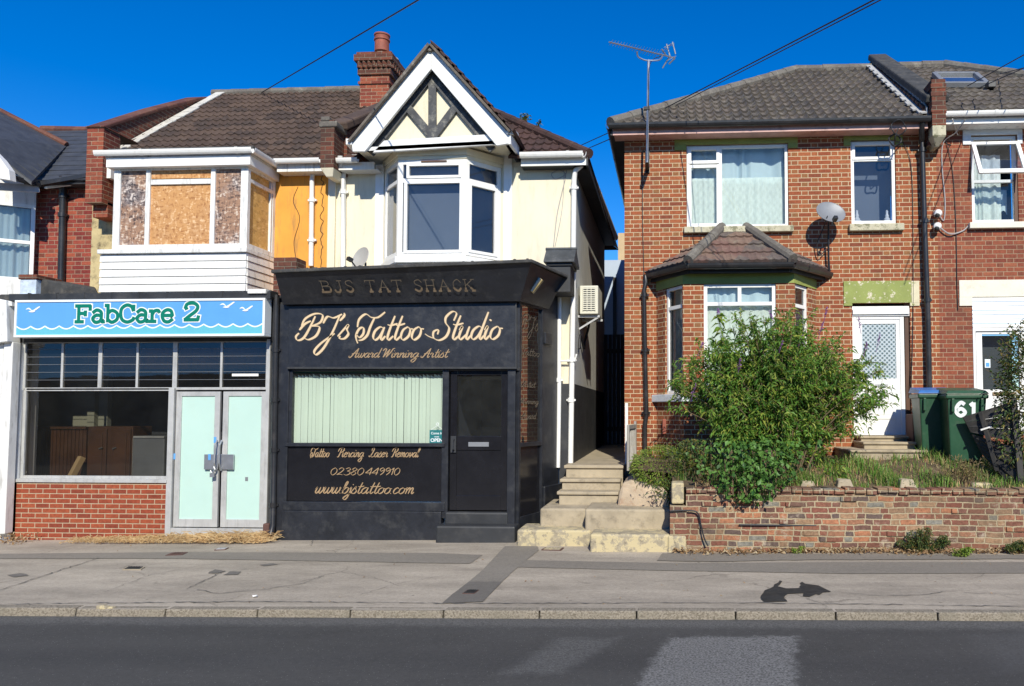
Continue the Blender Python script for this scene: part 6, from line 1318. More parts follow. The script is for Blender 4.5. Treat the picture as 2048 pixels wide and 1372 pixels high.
# door and cladding
m = MB(); zc0, zc1 = P(2000,655,YH).z, dh2[3]; n = 7
for k in range(n): a = zc0+(zc1-zc0)*k/n; b = zc0+(zc1-zc0)*(k+1)/n-.01; m.hexa([(dh2[0],YH-.02,a),(dh2[1],YH-.02,a),(dh2[1],YH+.03,a),(dh2[0],YH+.03,a),(dh2[0],YH-.008,b),(dh2[1],YH-.008,b),(dh2[1],YH+.03,b),(dh2[0],YH+.03,b)])
m.build('white_cladding', M['white'], FR_)
x0, x1, z0 = dh2[0], dh2[0]+1.05, dh2[2]
m = MB(); m.box(x0,X(1952,720),YH-.01,YH+.1,z0,zc0-.002); m.box(X(1952,720),x1,YH-.01,YH+.1,zc0-.06,zc0-.002); m.box(x1-.08,dh2[1],YH-.0,YH+.1,z0,zc0-.06); m.build('door_frame', M['white'], FR_, bevel=.005)
a = X(1954,720); ga, gb, gz0, gz1 = X(1966,720), X(2040,720), Z(779,2000), Z(668,2000)
m = MB(); m.box(a,ga,YH+.02,YH+.08,z0,zc0-.06); m.box(gb,x1-.08,YH+.02,YH+.08,z0,zc0-.06); m.box(ga,gb,YH+.02,YH+.08,gz1,zc0-.06); m.box(ga,gb,YH+.02,YH+.08,z0,gz0); dr = m.build('front_door', M['white'], FR_, bevel=.005)
m = MB(); m.quad((ga,YH+.05,gz0),(gb,YH+.05,gz0),(gb,YH+.05,gz1),(ga,YH+.05,gz1)); m.build('door_glass', M['glass'], dr); m = MB(); m.box(ga,gb,YH+.3,YH+.32,gz0,gz1); m.build('dark_hall', M['roomdark'], dr)
m = MB(); m.box(X(1972,730),X(1983,730),YH+.045,YH+.048,Z(735,1975),Z(718,1975)); m.build('door_sticker', M['signwhite'], dr); m = MB(); m.box(X(1974,730),X(1981,730),YH+.042,YH+.045,Z(733,1975),Z(725,1975)); m.build('sticker_print', M['signblue'], dr)
m = MB(); m.box(X(1986,788),X(2030,788),YH+.005,YH+.02,Z(791,2000),Z(784,2000)); m.build('letterbox', M['gold2'], dr, bevel=.002)
# roof
zr2 = P(1960,132,16.4).z; ex = x1_ = prx1
zE2 = P(1960,228,12.95).z
v = Vector((0,3.4,zr2-zE2)); 
roofplane('roof', (prx1-.02,13.0,zE2), (1,0,0), v, 6.5, v.length, M['tile_b'], FR_, amp=.028, lap=.028, clips=[(Vector((P(1890,128,16.4).x,16.4,0)), Vector((.9,1,0)))], seed=9)
pr_ = P(1888,128,16.4)
ridge('ridge', Vector((prx1-.2,16.35,zr2+.0)), Vector((pr_.x,16.4,zr2+.03)), M['ridge'], FR_, .1); 
dirn = Vector((1,-.9,0)).normalized(); tt = 3.4/.669; e_ = Vector((pr_.x,16.4,zr2))+Vector((3.78,-3.4,zE2-zr2)); ridge('hip_ridge', Vector((pr_.x,16.4,zr2+.04)), e_+Vector((0,0,.04)), M['ridge'], FR_, .1)
nz = Vector((0,-v.z,v.y)).normalized(); 
def onroof(px, py, h=0.0):
    d = ray(px, py); o_ = Vector((0,0,EYE)); p0_ = Vector((0,13.0,zE2))+nz*h; return o_+d*((p0_-o_).dot(nz)/d.dot(nz))
ks = [onroof(1888,169,.08), onroof(1974,169,.08), onroof(1950,149,.08), onroof(1868,149,.08)]
m = MB()
for a, b in zip(ks, ks[1:]+ks[:1]): m.bar(a, b, .09, .1, up=nz)
sk = m.build('skylight', M['dish'], FR_, bevel=.01); m = MB(); m.quad(*ks); m.build('skylight_glass', M['skywindow'], sk)
m = MB(); m.prism([onroof(1976,172,.05),onroof(1986,172,.05),onroof(1957,149,.05),onroof(1948,149,.05)], nz*.02); m.build('skylight_flashing', M['lead'], sk)
m = MB(); c = onroof(1981,171,.1); m.bar(c-Vector((.07,0,.0)), c+Vector((.07,0,.0)), .16, .12); m.build('roof_vent', M['pipe'], FR_, bevel=.01)
gy = P(1960,222,12.9).z
gutter([(prx1+.0,12.92,gy),(9,12.92,gy)], M['white'], FR_, .11, .08)
m = MB(); m.box(prx1,9,13.0,13.04,P(1960,247,13).z,P(1960,236,13).z); m.build('fascia', M['white'], FR_, bevel=.004); m = MB(); m.box(prx1,9,13.03,YH,P(1960,247,13).z,P(1960,226,13).z); m.build('soffit', M['white_dirty'], FR_)
for i, (px, py, ly) in enumerate(((1876,427,'upper'),(1875,453,'lower'))):
    t = thing('security_camera', P(px,py,13.2), '%s of two small white dome cameras on the brick wall right of the black drainpipe' % ly, 'camera')
    c = P(px,py,13.2); m = MB(); m.lathe((c.x+.01,c.y+.1,c.z+.02), [(.06,0),(.06,.05),(.055,.08)], 14, axis=(0,-1,0)); m.build('mount', M['white'], t, smooth=True)
    m = MB(); m.lathe((c.x,c.y-.0,c.z), [(.065,0),(.07,.02),(.055,.06),(.02,.075),(.004,.08)], 14, axis=(-.3,-.8,-.1)); m.build('dome', M['white'] , t, smooth=True); m = MB(); m.lathe((c.x-.015,c.y-.03,c.z-.025), [(.045,0),(.04,.035),(.02,.055),(.003,.06)], 12, axis=(-.4,-.5,-.75)); m.build('lens', M['rubber'], t, smooth=True)
wire('loose_cable', [(1880,455,13.25),(1900,468,13.25),(1925,462,YH-.02),(1938,450,YH-.02)], M['cable_grey'], .012, 'pale thick cable from the lower dome camera to the window sill at right')
wire('loose_cable', [(1930,240,12.9),(1912,265,13.1),(1887,285,YH-.02),(1884,330,YH-.02),(1890,400,YH-.02),(1888,440,YH-.02),(1880,432,YH-.03)], M['cable_grey'], .010, 'pale pink cable hanging from the eaves to the upper dome camera')
wire('loose_cable', [(1890,275,YH-.02),(1905,340,YH-.02),(1912,450,YH-.02),(1914,560,YH-.02),(1916,620,YH-.02)], M['cable'], .006, 'thin dark cable running down the far right brick wall beside the window')
wire('loose_cable', [(1905,238,12.9),(1912,262,13.2),(1916,270,YH-.03)], M['white'], .008, 'short white cable dangling from the white gutter at upper right')

# ================================================================ dish and aerial on the brick house
t = thing('satellite_dish', P(1660,460,13.1), 'grey satellite dish on a thin mast on the brick wall between the two upstairs windows', 'satellite dish')
c = P(1660,427,12.95); n_ = Vector((.22,-.80,.42)); dish(t, c, n_, .25, .21, 'dish', Vector((-.05,0,-.30)), [P(1657,432,13.05), P(1657,470,13.15), P(1657,540,13.22)])
m = MB(); m.tube(cr([P(1655,432,12.8),P(1645,460,13.1),P(1634,490,13.2),P(1640,510,13.2),P(1655,500,13.2),P(1660,545,13.2)],6),.009,5); m.build('cable', M['cable'], t)
t = thing('aerial', P(1296,325,13.0), 'television aerial on a tall mast clamped to the eaves of the brick house', 'aerial')
m = MB(); Ya = 12.85; m.tube([P(1297,120,Ya), P(1294,325,Ya)], .021, 8); m.build('mast', M['steel'], t)
m = MB(); pb0 = P(1295,318,YH-.01); m.box(pb0.x-.03,pb0.x+.03,Ya,YH,P(1295,322,Ya).z-.03,P(1295,322,Ya).z+.03);  m.box(pb0.x-.035,pb0.x+.035,YH-.03,YH-.005,P(1295,330,Ya).z,P(1295,280,Ya).z)
m.build('wall_bracket', M['cable'], t); m = MB(); m.box(pb0.x-.05,pb0.x+.05,Ya-.03,Ya+.03,P(1295,220,Ya).z,P(1295,214,Ya).z); m.build('clamp', M['cable'], t)
m = MB(); b0, b1 = P(1218,84,12.2), P(1350,116,13.4); m.tube([b0, b1], .012, 6)
for k in range(20):
    p = b0.lerp(b1, .03+.82*k/20); hl = .035+.02*k/20; m.tube([p-Vector((0,0,hl*.6))-Vector((.55,-.8,0))*hl*1.6, p+Vector((0,0,hl*.6))+Vector((.55,-.8,0))*hl*1.6], .004, 4)
m.build('boom', M['steel'], t)
m = MB(); p = P(1296,122,Ya); m.tube(cr([P(1274,103,12.7),P(1276,113,12.75),P(1286,119,12.8),P(1297,121,Ya),P(1318,120,12.95),P(1325,112,13.1)],5),.014,6); m.build('cradle', M['steel'], t)
m = MB(); pe = P(1338,113,13.3)
for (a, b) in (((1333,88),(1340,112)),((1340,112),(1325,136)),((1345,84),(1351,108)),((1350,116),(1338,128)),((1323,98),(1333,112))): m.tube([P(*a,13.3), P(*b,13.35)], .013, 6)
for k in range(4): p = P(1328+5*k,100-4*k,13.3); m.tube([p-Vector((.02,.1,.05)), p+Vector((.05,.15,.08))], .006, 5)
m.tube([P(1328,95,13.3),P(1347,86,13.35)],.006,5); m.tube([P(1333,122,13.3),P(1352,112,13.35)],.006,5); m.build('reflector', M['steel'], t)
m = MB(); m.tube(cr([P(1324,112,13.2),P(1300,128,Ya),P(1297,200,Ya-.03),P(1294,320,Ya-.03)],6),.006,5); m.build('cable', M['cable'], t)
# overhead wires
def ow(a, b, lab, sag=.25, r=.010):
    A_, B_ = P(*a), P(*b); pts = [A_.lerp(B_, k/16)+Vector((0,0,-sag*4*(k/16)*(1-k/16)*.0)) for k in range(17)]; mm = MB(); mm.tube(pts, r, 5); o = mm.build('overhead_wire', M['cable']); tag(o, lab, 'wire', 'overhead telephone wires against the sky')
ow((520,187,16.5), (870,-20,9), 'single overhead wire rising from the ridge above the boarded bay')
ow((1300,232,14.5), (1790,-22,7.5), 'left upper of the twin wires crossing the sky above the brick house', r=.009)
ow((1330,222,14.5), (1800,-20,7.4), 'right lower of the twin wires crossing the sky above the brick house', r=.007)
ow((1150,296,15.5), (1225,262,13.2), 'upper short wire spanning the sky gap between the two roofs', r=.008)
ow((1150,308,15.5), (1225,276,13.2), 'lower short wire spanning the sky gap between the two roofs', r=.008)
ow((1935,172,13.6), (2080,92,10), 'upper wire crossing the sky at the far right above the skylight roof', r=.008)
ow((1960,175,13.6), (2080,122,10), 'middle wire at the far right crossing the skylight roof edge', r=.008)
ow((2000,148,15.2), (2070,130,12), 'lowest wire at the far right above the roof hip', r=.008)
# plants growing behind the roof
tr = thing('tree', P(1052,262,19), 'tip of a small tree poking up behind the maroon tiled roof', 'tree')
m = MB(); items = []
for (px, py, n, s_) in ((1050,236,90,.14),(1078,246,35,.09),(1045,245,40,.1)):
    c = P(px,py,19); m.tube([c-Vector((0,0,1.2)), c], [.03,.008], 5)
    for k in range(n): items.append((c+rv(rnd.uniform(0,s_)), rv()+Vector((0,0,.4)), rnd.uniform(.06,.12), .035))
m.build('branch', M['stem'], tr); leafmesh('crown', items, M['leaf_dark'], tr)
# ================================================================ STEPS, ALLEY, GARDEN
def S(px0, px1, Y0, Y1, ztop, zbot=-.3, mt='conc', nm='steps', bev=.015):
    ym = VPY+(EYE-ztop)*FPX/Y0
    mm = MB(); mm.box(P(px0,ym,Y0).x, P(px1,ym,Y0).x, Y0, Y1, zbot, ztop); return struct(mm, nm, M[mt], bevel=bev)
zY = lambda py, Y: P(1200, py, Y).z
m = MB()
def stp(m, px0, px1, Y0, Y1, ztop, zbot=-.3):
    ym = VPY+(EYE-ztop)*FPX/Y0; m.box(P(px0,ym,Y0).x, P(px1,ym,Y0).x, Y0, Y1, zbot, ztop)
z1a = zY(1062,10.9); z1b = zY(1068,10.5); z2 = zY(1018,11.0)
m = MB(); stp(m, 1034,1182,10.95,11.6,z1a); stp(m, 1180,1342,10.5,11.1,z1b); struct(m, 'lower_step', M['conc_yellow'], bevel=.03)
m = MB(); stp(m, 1080,1172,11.35,12.6,z2-.04); stp(m, 1170,1342,11.0,12.4,z2); struct(m, 'platform', M['conc'], bevel=.03)
zs1, zs2, zs3 = zY(983,11.85), zY(958,12.15), zY(930,12.5)
m = MB()
for (a, b, Y0, zt_) in ((1118,1236,11.85,zs1),(1124,1240,12.15,zs2),(1132,1246,12.45,zs3)):
    ym = VPY+(EYE-zt_)*FPX/Y0; x0, x1 = P(a,ym,Y0).x, P(b,ym,Y0).x; m.box(x0,x1,Y0,Y0+.6,.2,zt_-.05); m.box(x0-.03,x1+.01,Y0-.035,Y0+.6,zt_-.05,zt_)
struct(m, 'alley_steps', M['conc'], bevel=.012)
m = MB(); m.hexa([(-1.6,12.8,.3),(-.6,12.8,.3),(-.6,19.2,.3),(-1.6,19.2,.3),(-1.6,12.8,zs3-.002),(-.6,12.8,zs3-.002),(-.6,19.2,1.08),(-1.6,19.2,1.08)]); struct(m, 'path', M['conc'])
# sloped flank wall of alley steps (rendered)
t = MB(); a0 = P(1240,965,11.5); m = MB(); pts = [P(1234,1025,11.45), P(1338,1025,11.3), P(1338,992,11.3), P(1325,974,11.35), P(1300,968,11.4), P(1262,960,11.45), P(1246,966,11.45), P(1238,985,11.5)]
m.prism(pts, (0,1.5,0)); o = m.build('low_wall', paint('patchy_pale_render', (.48,.38,.27), .9, .2, (.30,.16,.10), .7, .8, 30, 4), fix=True, bevel=.02); tag(o, 'low patchy pale rendered wall between the alley steps and the garden shrub', 'wall')
# garden ground
gx0, gx1 = P(1345,978,10.7).x, 6.5; zw = P(1700,979,YG).z
def gz_(x, y):
    t_ = max(0, min(1, (y-10.6)/1.6)); base = zw-.03+(1.12-zw+.03)*t_*t_*(3-2*t_); return base+.03*math.sin(3.1*x+1.3*y)+.02*math.sin(7*x)
m = MB(); nx, ny = 60, 26; 
xa = P(1266,960,12).x
for j in range(ny+1):
    for i in range(nx+1):
        y = 10.62+(13.35-10.62)*j/ny; x0_ = gx0 if y < 11.4 else xa; x = x0_+(gx1-x0_)*i/nx; m.v.append(Vector((x,y,gz_(x,y)+rnd.uniform(-.012,.012))))
for j in range(ny):
    for i in range(nx): a = j*(nx+1)+i; m.f.append([a,a+1,a+nx+2,a+nx+1]); m.m.append(0)
struct(m, 'garden_soil', M['soil'], smooth=True)
# garden wall
GW = thing('garden_wall', (3.5,YG,.03), 'old mixed-brick garden retaining wall, patched and bulging, behind the pavement', 'wall')
wl, wl2 = P(1340,1050,YG).x, P(1372,1000,YG).x; wr = 6.6
m = MB(); nx = 90; nz = 14
def wob(x, z): return .018*math.sin(2.1*x+.7)+.012*math.sin(5.3*x+3*z)+.01*math.sin(9*z+x)
zt_l = P(1355,1012,YG).z; zt = zw
for j in range(nz+1):
    for i in range(nx+1):
        x = wl2+(wr-wl2)*i/nx; z = -.15+(zt+.15+.008*math.sin(11*x)+.012*math.sin(2.3*x))*j/nz; m.v.append(Vector((x,YG+wob(x,z)+.02*(j/nz),z)))
for j in range(nz):
    for i in range(nx): a = j*(nx+1)+i; m.f.append([a,a+1,a+nx+2,a+nx+1]); m.m.append(0)
b = len(m.v); tp = nz*(nx+1)
for i in range(nx+1): q = m.v[tp+i]; m.v.append(Vector((q.x,YG+.26,q.z-.01)))
for i in range(nx): m.f.append([tp+i,tp+i+1,b+i+1,b+i]); m.m.append(0)
m.box(wl, wl2+.01, YG+.0, YG+.5, -.1, zt_l); m.box(wl, wl2, YG+.45, YG+.6, -.1, zt-.03); m.build('brickwork', M['brick_old'], GW)
m = MB(); x0, x1, z0, z1 = RC(1343,1008,1368,966,YG+.06); m.box(x0,x1,YG+.06,YG+.42,z0,z1); m.build('rendered_end', M['stonepale'] if False else M['conc_yellow'], GW, bevel=.02)
m = MB(); x0, x1, z0, z1 = RC(1336,1098,1372,1072,YG-.03); m.box(x0,x1,YG-.03,YG+.1,z0-.1,z1); m.build('base_stone', M['conc_yellow'], GW, bevel=.02)
m = MB()   # loose, slipped bricks and open joints
for k in range(14): x = rnd.uniform(wl2+.1,wr-1.8); zq = round(rnd.uniform(.1,.7)/.075)*.075; yy = YG+wob(x,zq); m.box(x,x+.21,yy-.011,yy+.03,zq+.006,zq+.07)
m.build('proud_brick', M['brick_old'], GW, bevel=.008)
m = MB(); zq = P(1570,1049,YG).z; xx = P(1478,1049,YG).x; m.box(xx, P(1632,1049,YG).x, YG-.035, YG+.05, zq-.010, zq)
m.build('open_joint', M['roomdark'], GW)
m = MB(); nn = 46
for k in range(nn): x = wl2+(wr-wl2)*k/nn; hh = rnd.uniform(-.012,.014); m.box(x+.004,x+(wr-wl2)/nn-.004,YG-.012+wob(x,zt),YG+.25,zt-.055+hh,zt+.012+hh)
m.build('coping_brick', M['brick_old'], GW, bevel=.01)
t = [P(1341,1022,YG-.03),P(1380,1021,YG-.03),P(1396,1027,YG-.03),P(1402,1050,YG-.035),P(1408,1075,YG-.04),P(1416,1092,YG-.06)]
m = MB(); m.tube(cr(t,6), .011, 6); o = m.build('black_hose', M['cable']); tag(o, 'thin black hose bent down the left end of the garden wall', 'hose')
# gate at alley side
t = thing('garden_gate', P(1262,940,11.9), 'weathered grey lattice gate standing edge-on beside the alley steps', 'gate')
m = MB(); m.box(P(1250,870,12.9).x,P(1256,870,12.9).x,12.9,12.96,.9,P(1253,806,12.9).z); m.build('post', M['white_dirty'], t, bevel=.006)
a, b = P(1256,930,12.1), P(1271,930,12.9); F = Frame((a.x,12.1,0),(b.x,12.9,0)); z0, z1 = P(1262,940,12.3).z, P(1262,843,12.4).z
m = MB(); L = F.len; F.box(m,0,.06,z0,z1-.05,-.02,.02); F.box(m,L-.06,L,z0,z1,-.02,.02); F.box(m,.06,L-.06,z0+.05,z0+.12,-.018,.018); F.box(m,.06,L-.06,z1-.12,z1-.05,-.018,.018); m.build('frame', M['greywood'], t, bevel=.006)
m = MB()
for k in range(9): u = .1+(L-.2)*k/8; m.bar(F.p(u,z0+.1,.0), F.p(min(L-.05,u+.18),z1-.1,.0), .018, .012); m.bar(F.p(u,z0+.1,-.012), F.p(max(.05,u-.18),z1-.1,-.012), .018, .012)
m.build('lattice', M['greywood'], t)
# steps to door 61
m = MB()
for (a, b, Y0, zt_) in ((1722,1815,12.95,P(1760,872,12.95).z),(1728,1830,12.6,P(1770,884,12.6).z),(1700,1852,12.2,P(1770,900,12.2).z)):
    x0, x1 = P(a,880,Y0).x, P(b,880,Y0).x; m.box(x0,x1,Y0,YH+.05,.7,zt_-.04); m.box(x0-.02,x1+.02,Y0-.03,YH+.05,zt_-.04,zt_)
struct(m, 'door_steps', M['greywood'] if False else M['conc'], bevel=.012)
# bins
def bin_(px, py, Y, rz, lid, label, num=None, hh=1.07):
    b = P(px, py, Y); b.z = 1.10; t = thing('wheelie_bin', b, label, 'bin', 'wheeled bins beside the door steps'); c_, s_ = math.cos(rz), math.sin(rz)
    def T(x, y, z): return Vector((b.x+c_*x-s_*y, b.y+s_*x+c_*y, b.z+z))
    m = MB(); 
    m.hexa([T(-.22,-.24,.04),T(.22,-.24,.04),T(.22,.22,.04),T(-.22,.22,.04),T(-.27,-.34,hh-.13),T(.27,-.34,hh-.13),T(.27,.30,hh-.13),T(-.27,.30,hh-.13)])
    m.hexa([T(-.295,-.365,hh-.15),T(.295,-.365,hh-.15),T(.295,.33,hh-.15),T(-.295,.33,hh-.15),T(-.295,-.365,hh-.08),T(.295,-.365,hh-.08),T(.295,.33,hh-.08),T(-.295,.33,hh-.08)]); m.build('body', M['binG'], t, bevel=.02)
    m = MB(); m.hexa([T(-.30,-.38,hh-.08),T(.30,-.38,hh-.08),T(.30,.35,hh-.06),T(-.30,.35,hh-.06),T(-.26,-.34,hh-.03),T(.26,-.34,hh-.03),T(.27,.33,hh+.03),T(-.27,.33,hh+.03)]); m.tube([T(-.24,.40,hh-.0),T(.24,.40,hh-.0)],.022,8); m.build('lid', lid, t, bevel=.018)
    for sx in (-1, 1):
        m = MB(); w0 = T(sx*.25,.24,.1); ax = Vector((c_,s_,0)); m.lathe(w0-ax*.03, [(.03,0),(.1,.005),(.1,.055),(.03,.06)], 16, axis=ax); m.build('wheel', M['rubber'], t)
    for sx in (-.2,.2): m = MB(); m.hexa([T(sx-.02,-.375,hh-.34),T(sx+.02,-.375,hh-.34),T(sx+.02,-.33,hh-.34),T(sx-.02,-.33,hh-.34),T(sx-.02,-.385,hh-.15),T(sx+.02,-.385,hh-.15),T(sx+.02,-.34,hh-.15),T(sx-.02,-.34,hh-.15)]); m.build('rib', M['binG'], t, bevel=.006)
    if num:
        k = (-.34+.24)/(hh-.17)
        class BF:
            def p(s, u, z, n=0): y = -.34+ (.10/(hh-.17))*(hh-.13-z); return T(u, y-.006-n, z)
        lettering('number', t, num, NUM, BF(), -.15, .09, hh-.40, .10, M['signwhite'], .052, .052, uniform=True, n=.004)
    return t
bin_(1924, 915, 11.95, -.10, M['binG'], 'dark green wheelie bin with white number 61 on its front', '61', 1.10)
bin_(1868, 905, 12.45, -.10, M['binBlue'], 'green wheelie bin with a blue lid, partly hidden left of the numbered bin', None, 1.12)
m = MB(); x0, x1, z0, z1 = RC(1826,908,1843,828,12.85); m.box(x0,x1,12.85,13.25,1.0,z1); o = m.build('storage_box', M['rust'], bevel=.02); tag(o, 'dark rusty narrow box standing between the door steps and the bins', 'box')
# leaning fence panel
t = thing('fence_panel', P(1975,950,11.2), 'dark broken fence panel leaning over beside the numbered bin', 'fence')
A_, B_, C2, D_ = P(1926,834,11.5), P(2025,803,11.2), P(2045,1000,10.9), P(1962,905,11.5)
m = MB(); n = 7
for k in range(n):
    t0, t1 = (k+.02)/n, (k+.98)/n
    if k == 3: t0 += .05
    p = [A_.lerp(D_, t0), B_.lerp(C2, t0), B_.lerp(C2, t1), A_.lerp(D_, t1)]; m.prism(p, (0,.025,0))
m.build('boards', M['fencewood'], t, fix=True)
m = MB(); m.bar(A_.lerp(B_,.35)+Vector((0,-.02,0)), D_.lerp(C2,.4)+Vector((0,-.02,0)), .06, .05); m.bar(B_+Vector((0,-.02,.05)), C2+Vector((0,-.02,-.2)), .08, .06); m.build('batten', M['fencewood'], t)
m = MB(); m.bar(P(1961,860,11.3), P(1982,853,11.3), .03, .02); m.bar(P(1990,851,11.3),P(1996,849,11.3),.03,.02); m.build('torn_strip', M['white_dirty'], t)
# stone blocks by the fence
m = MB(); 
for (px, py, w_) in ((1960,975,.28),(1938,985,.2),(1985,992,.25)): c = P(px,py,10.95); m.box(c.x-w_/2,c.x+w_/2,10.85,11.1,c.z-.1,c.z+.07)
o = m.build('rubble', M['conc_yellow'], bevel=.03); tag(o, 'broken stone blocks at the foot of the leaning fence behind the wall', 'rubble', kind='stuff')
m = MB(); c = P(1560,960,10.8)
for (px, py, w_) in ((1575,962,.16),(1600,955,.14),(1616,968,.12),(1690,965,.12),(1745,958,.14),(1815,965,.12),(1690,940,.2)): c = P(px,py,10.8); m.hexa([c+Vector((-w_,-.06,-.08)),c+Vector((w_,-.05,-.08)),c+Vector((w_*.9,.1,-.08)),c+Vector((-w_,.1,-.08)),c+Vector((-w_*.7,-.03,.03)),c+Vector((w_*.6,-.02,.05)),c+Vector((w_*.5,.08,.04)),c+Vector((-w_*.8,.08,.06))]) if w_ < .13 else None
o = m.build('garden_stones', M['conc'], bevel=.02); tag(o, 'scattered stones along the top of the garden wall', 'stones', kind='stuff')

# ================================================================ VEGETATION
def stems_bush(t, base, n, spread, h, leafm, leafL, leafW, lean=Vector((0,0,0)), twigs=6, per=9, stemr=.012, tip=None, start=.25, seedless=False, bend=.5, shape=None):
    m = MB(); items = []; tips = []
    for i in range(n):
        a = rnd.uniform(0, 2*math.pi); q = math.sqrt(rnd.random()); tgt = Vector((math.cos(a)*q*spread[0], math.sin(a)*q*spread[1], h*(1-.45*q**2)*rnd.uniform(.72,1.08)))+lean
        if shape: tgt = shape(tgt)
        b0 = base+Vector((math.cos(a)*.12*q*3, math.sin(a)*.08, 0)); mid = b0+Vector((tgt.x*.35, tgt.y*.35, tgt.z*.62))
        pts = cr([b0, mid, b0+tgt], 8); m.tube(pts, [stemr*(1-.8*k/(len(pts)-1)) for k in range(len(pts))], 5, cap=False); tips.append((pts[-1], (pts[-1]-pts[-3]).normalized()))
        for k in range(twigs):
            s_ = start+(1-start)*(k+rnd.random())/twigs; ii = min(len(pts)-2, int(s_*(len(pts)-1))); p = pts[ii].lerp(pts[ii+1], rnd.random()); d = (pts[ii+1]-pts[ii]).normalized()
            td = (rv()*.9+d*.7+Vector((0,0,.15))).normalized(); L = rnd.uniform(.15,.42)*(1.15-.5*s_); e = p+td*L+Vector((0,0,-.06*L)); m.tube([p, (p+e)/2+Vector((0,0,.02)), e], [.004,.003,.0015], 3, cap=False)
            for j in range(per):
                r_ = (j+.5)/per; c = p.lerp(e, r_); ld = (rv()*.8+td*.6+Vector((0,0,.05))).normalized(); items.append((c, ld, leafL*rnd.uniform(.6,1.2), leafW*rnd.uniform(.7,1.2)))
        for j in range(10):
            r_ = .5+.5*j/10; ii = min(len(pts)-2, int(r_*(len(pts)-1))); items.append((pts[ii].lerp(pts[ii+1], rnd.random()), (rv()+Vector((0,0,-.1))), leafL*rnd.uniform(.7,1.2), leafW))
    m.build('stems', M['stem'], t); leafmesh('foliage', items, leafm, t); return tips
BD = thing('buddleia_bush', P(1555,990,11.3), 'large sprawling buddleia bush with purple flower spikes covering the bay window', 'bush')
base = P(1560,975,11.35); base.z = .85
tips = stems_bush(BD, base, 215, (1.26,.5), 2.4, lean=Vector((.0,0,.0)), leafm=M['leaf_bud'], leafL=.095, leafW=.028, twigs=11, per=14, start=.2, stemr=.014)
clumps = []
for k in range(46):
    px = rnd.gauss(1560, 95); lim = 150; py = rnd.uniform(700, 955); q = abs(px-1560)/lim
    if q > 1.15 or (py < 760 and q > .85) or (py > 900 and q > .9): continue
    clumps.append((P(px, py, rnd.uniform(10.95, 11.5)), rnd.uniform(.13, .26)))
items = []
for c, r_ in clumps:
    for j in range(170):
        d = rv(); items.append((c+Vector((d.x*r_*1.2, d.y*r_, d.z*r_))*rnd.uniform(.4, 1), d*.7+rv(.7)+Vector((0, -.1, -.05)), rnd.uniform(.05, .10), rnd.uniform(.018, .03)))
leafmesh('inner_foliage', items, M['leaf_bud'], BD)
m = MB()
for i, (px, py, Yf) in enumerate(((1437,632,11.3),(1545,640,11.2),(1650,632,11.3),(1478,735,11.0),(1640,665,11.3),(1730,700,11.1),(1755,690,11.1),(1385,790,11.1),(1400,700,11.3),(1560,700,11.0),(1720,655,11.5),(1595,690,11.1))):
    c = P(px,py,Yf); m = MB(); d = Vector((rnd.uniform(-.4,.4),rnd.uniform(-.3,.1),.8)).normalized(); L = rnd.uniform(.10,.17)
    for k in range(26):
        p = c+d*L*(k/26)+rv(.018*(1.2-k/26)); q = rv(.018); m.quad(p, p+Vector((q.x+.01,q.y,q.z+.004)), p+q*1.2+Vector((0,0,.012)), p+Vector((0,-.004,.012)))
    m.tube([c-d*.1, c+d*L], [.004,.002], 4); m.build('flower_spike', M['flower'], BD)
t = thing('young_shoot', P(1440,760,11.15), 'bright lime leafed shoot standing taller than the bush in front of the bay window', 'plant')
items = []; m = MB(); pts = [P(1462,790,11.2), P(1455,720,11.15), P(1441,655,11.1), P(1437,632,11.1)]; pts = cr(pts,5); m.tube(pts, .006, 5); m.build('stem', M['leaf_lime'], t)
for k, p in enumerate(pts):
    for j in range(3): items.append((p, rv()+Vector((0,-.3,-.2)), .14, .06))
leafmesh('leaves', items, M['leaf_lime'], t)
# glossy clump hanging over the wall
t = thing('ivy_clump', P(1500,1000,10.6), 'dark glossy broad-leaved clump drooping over the garden wall under the big bush', 'plant')
items = []; m = MB()
for i in range(1250):
    px = 1500+rnd.gauss(0,48); top = 880; bot = 1008-((px-1500)/95)**2*60; py = rnd.uniform(top, bot)
    if py > bot: continue
    Y = 10.55-.25*math.sin(max(0,min(1,(py-880)/130))*math.pi*.8)+rnd.uniform(-.05,.35); c = P(px,py,Y); items.append((c, (rv()*.8+Vector((0,-.6,-.35))), rnd.uniform(.05,.09), rnd.uniform(.04,.065)))
for k in range(20): px = rnd.uniform(1440,1560); m.tube(cr([P(px*.5+750,960,10.9),P(px,900,10.6),P(px+rnd.uniform(-20,20),990,10.4)],5), .006, 4)
m.build('stems', M['stem'], t); leafmesh('leaves', items, M['leaf_ivy'], t, fold=.1, droop=.1)
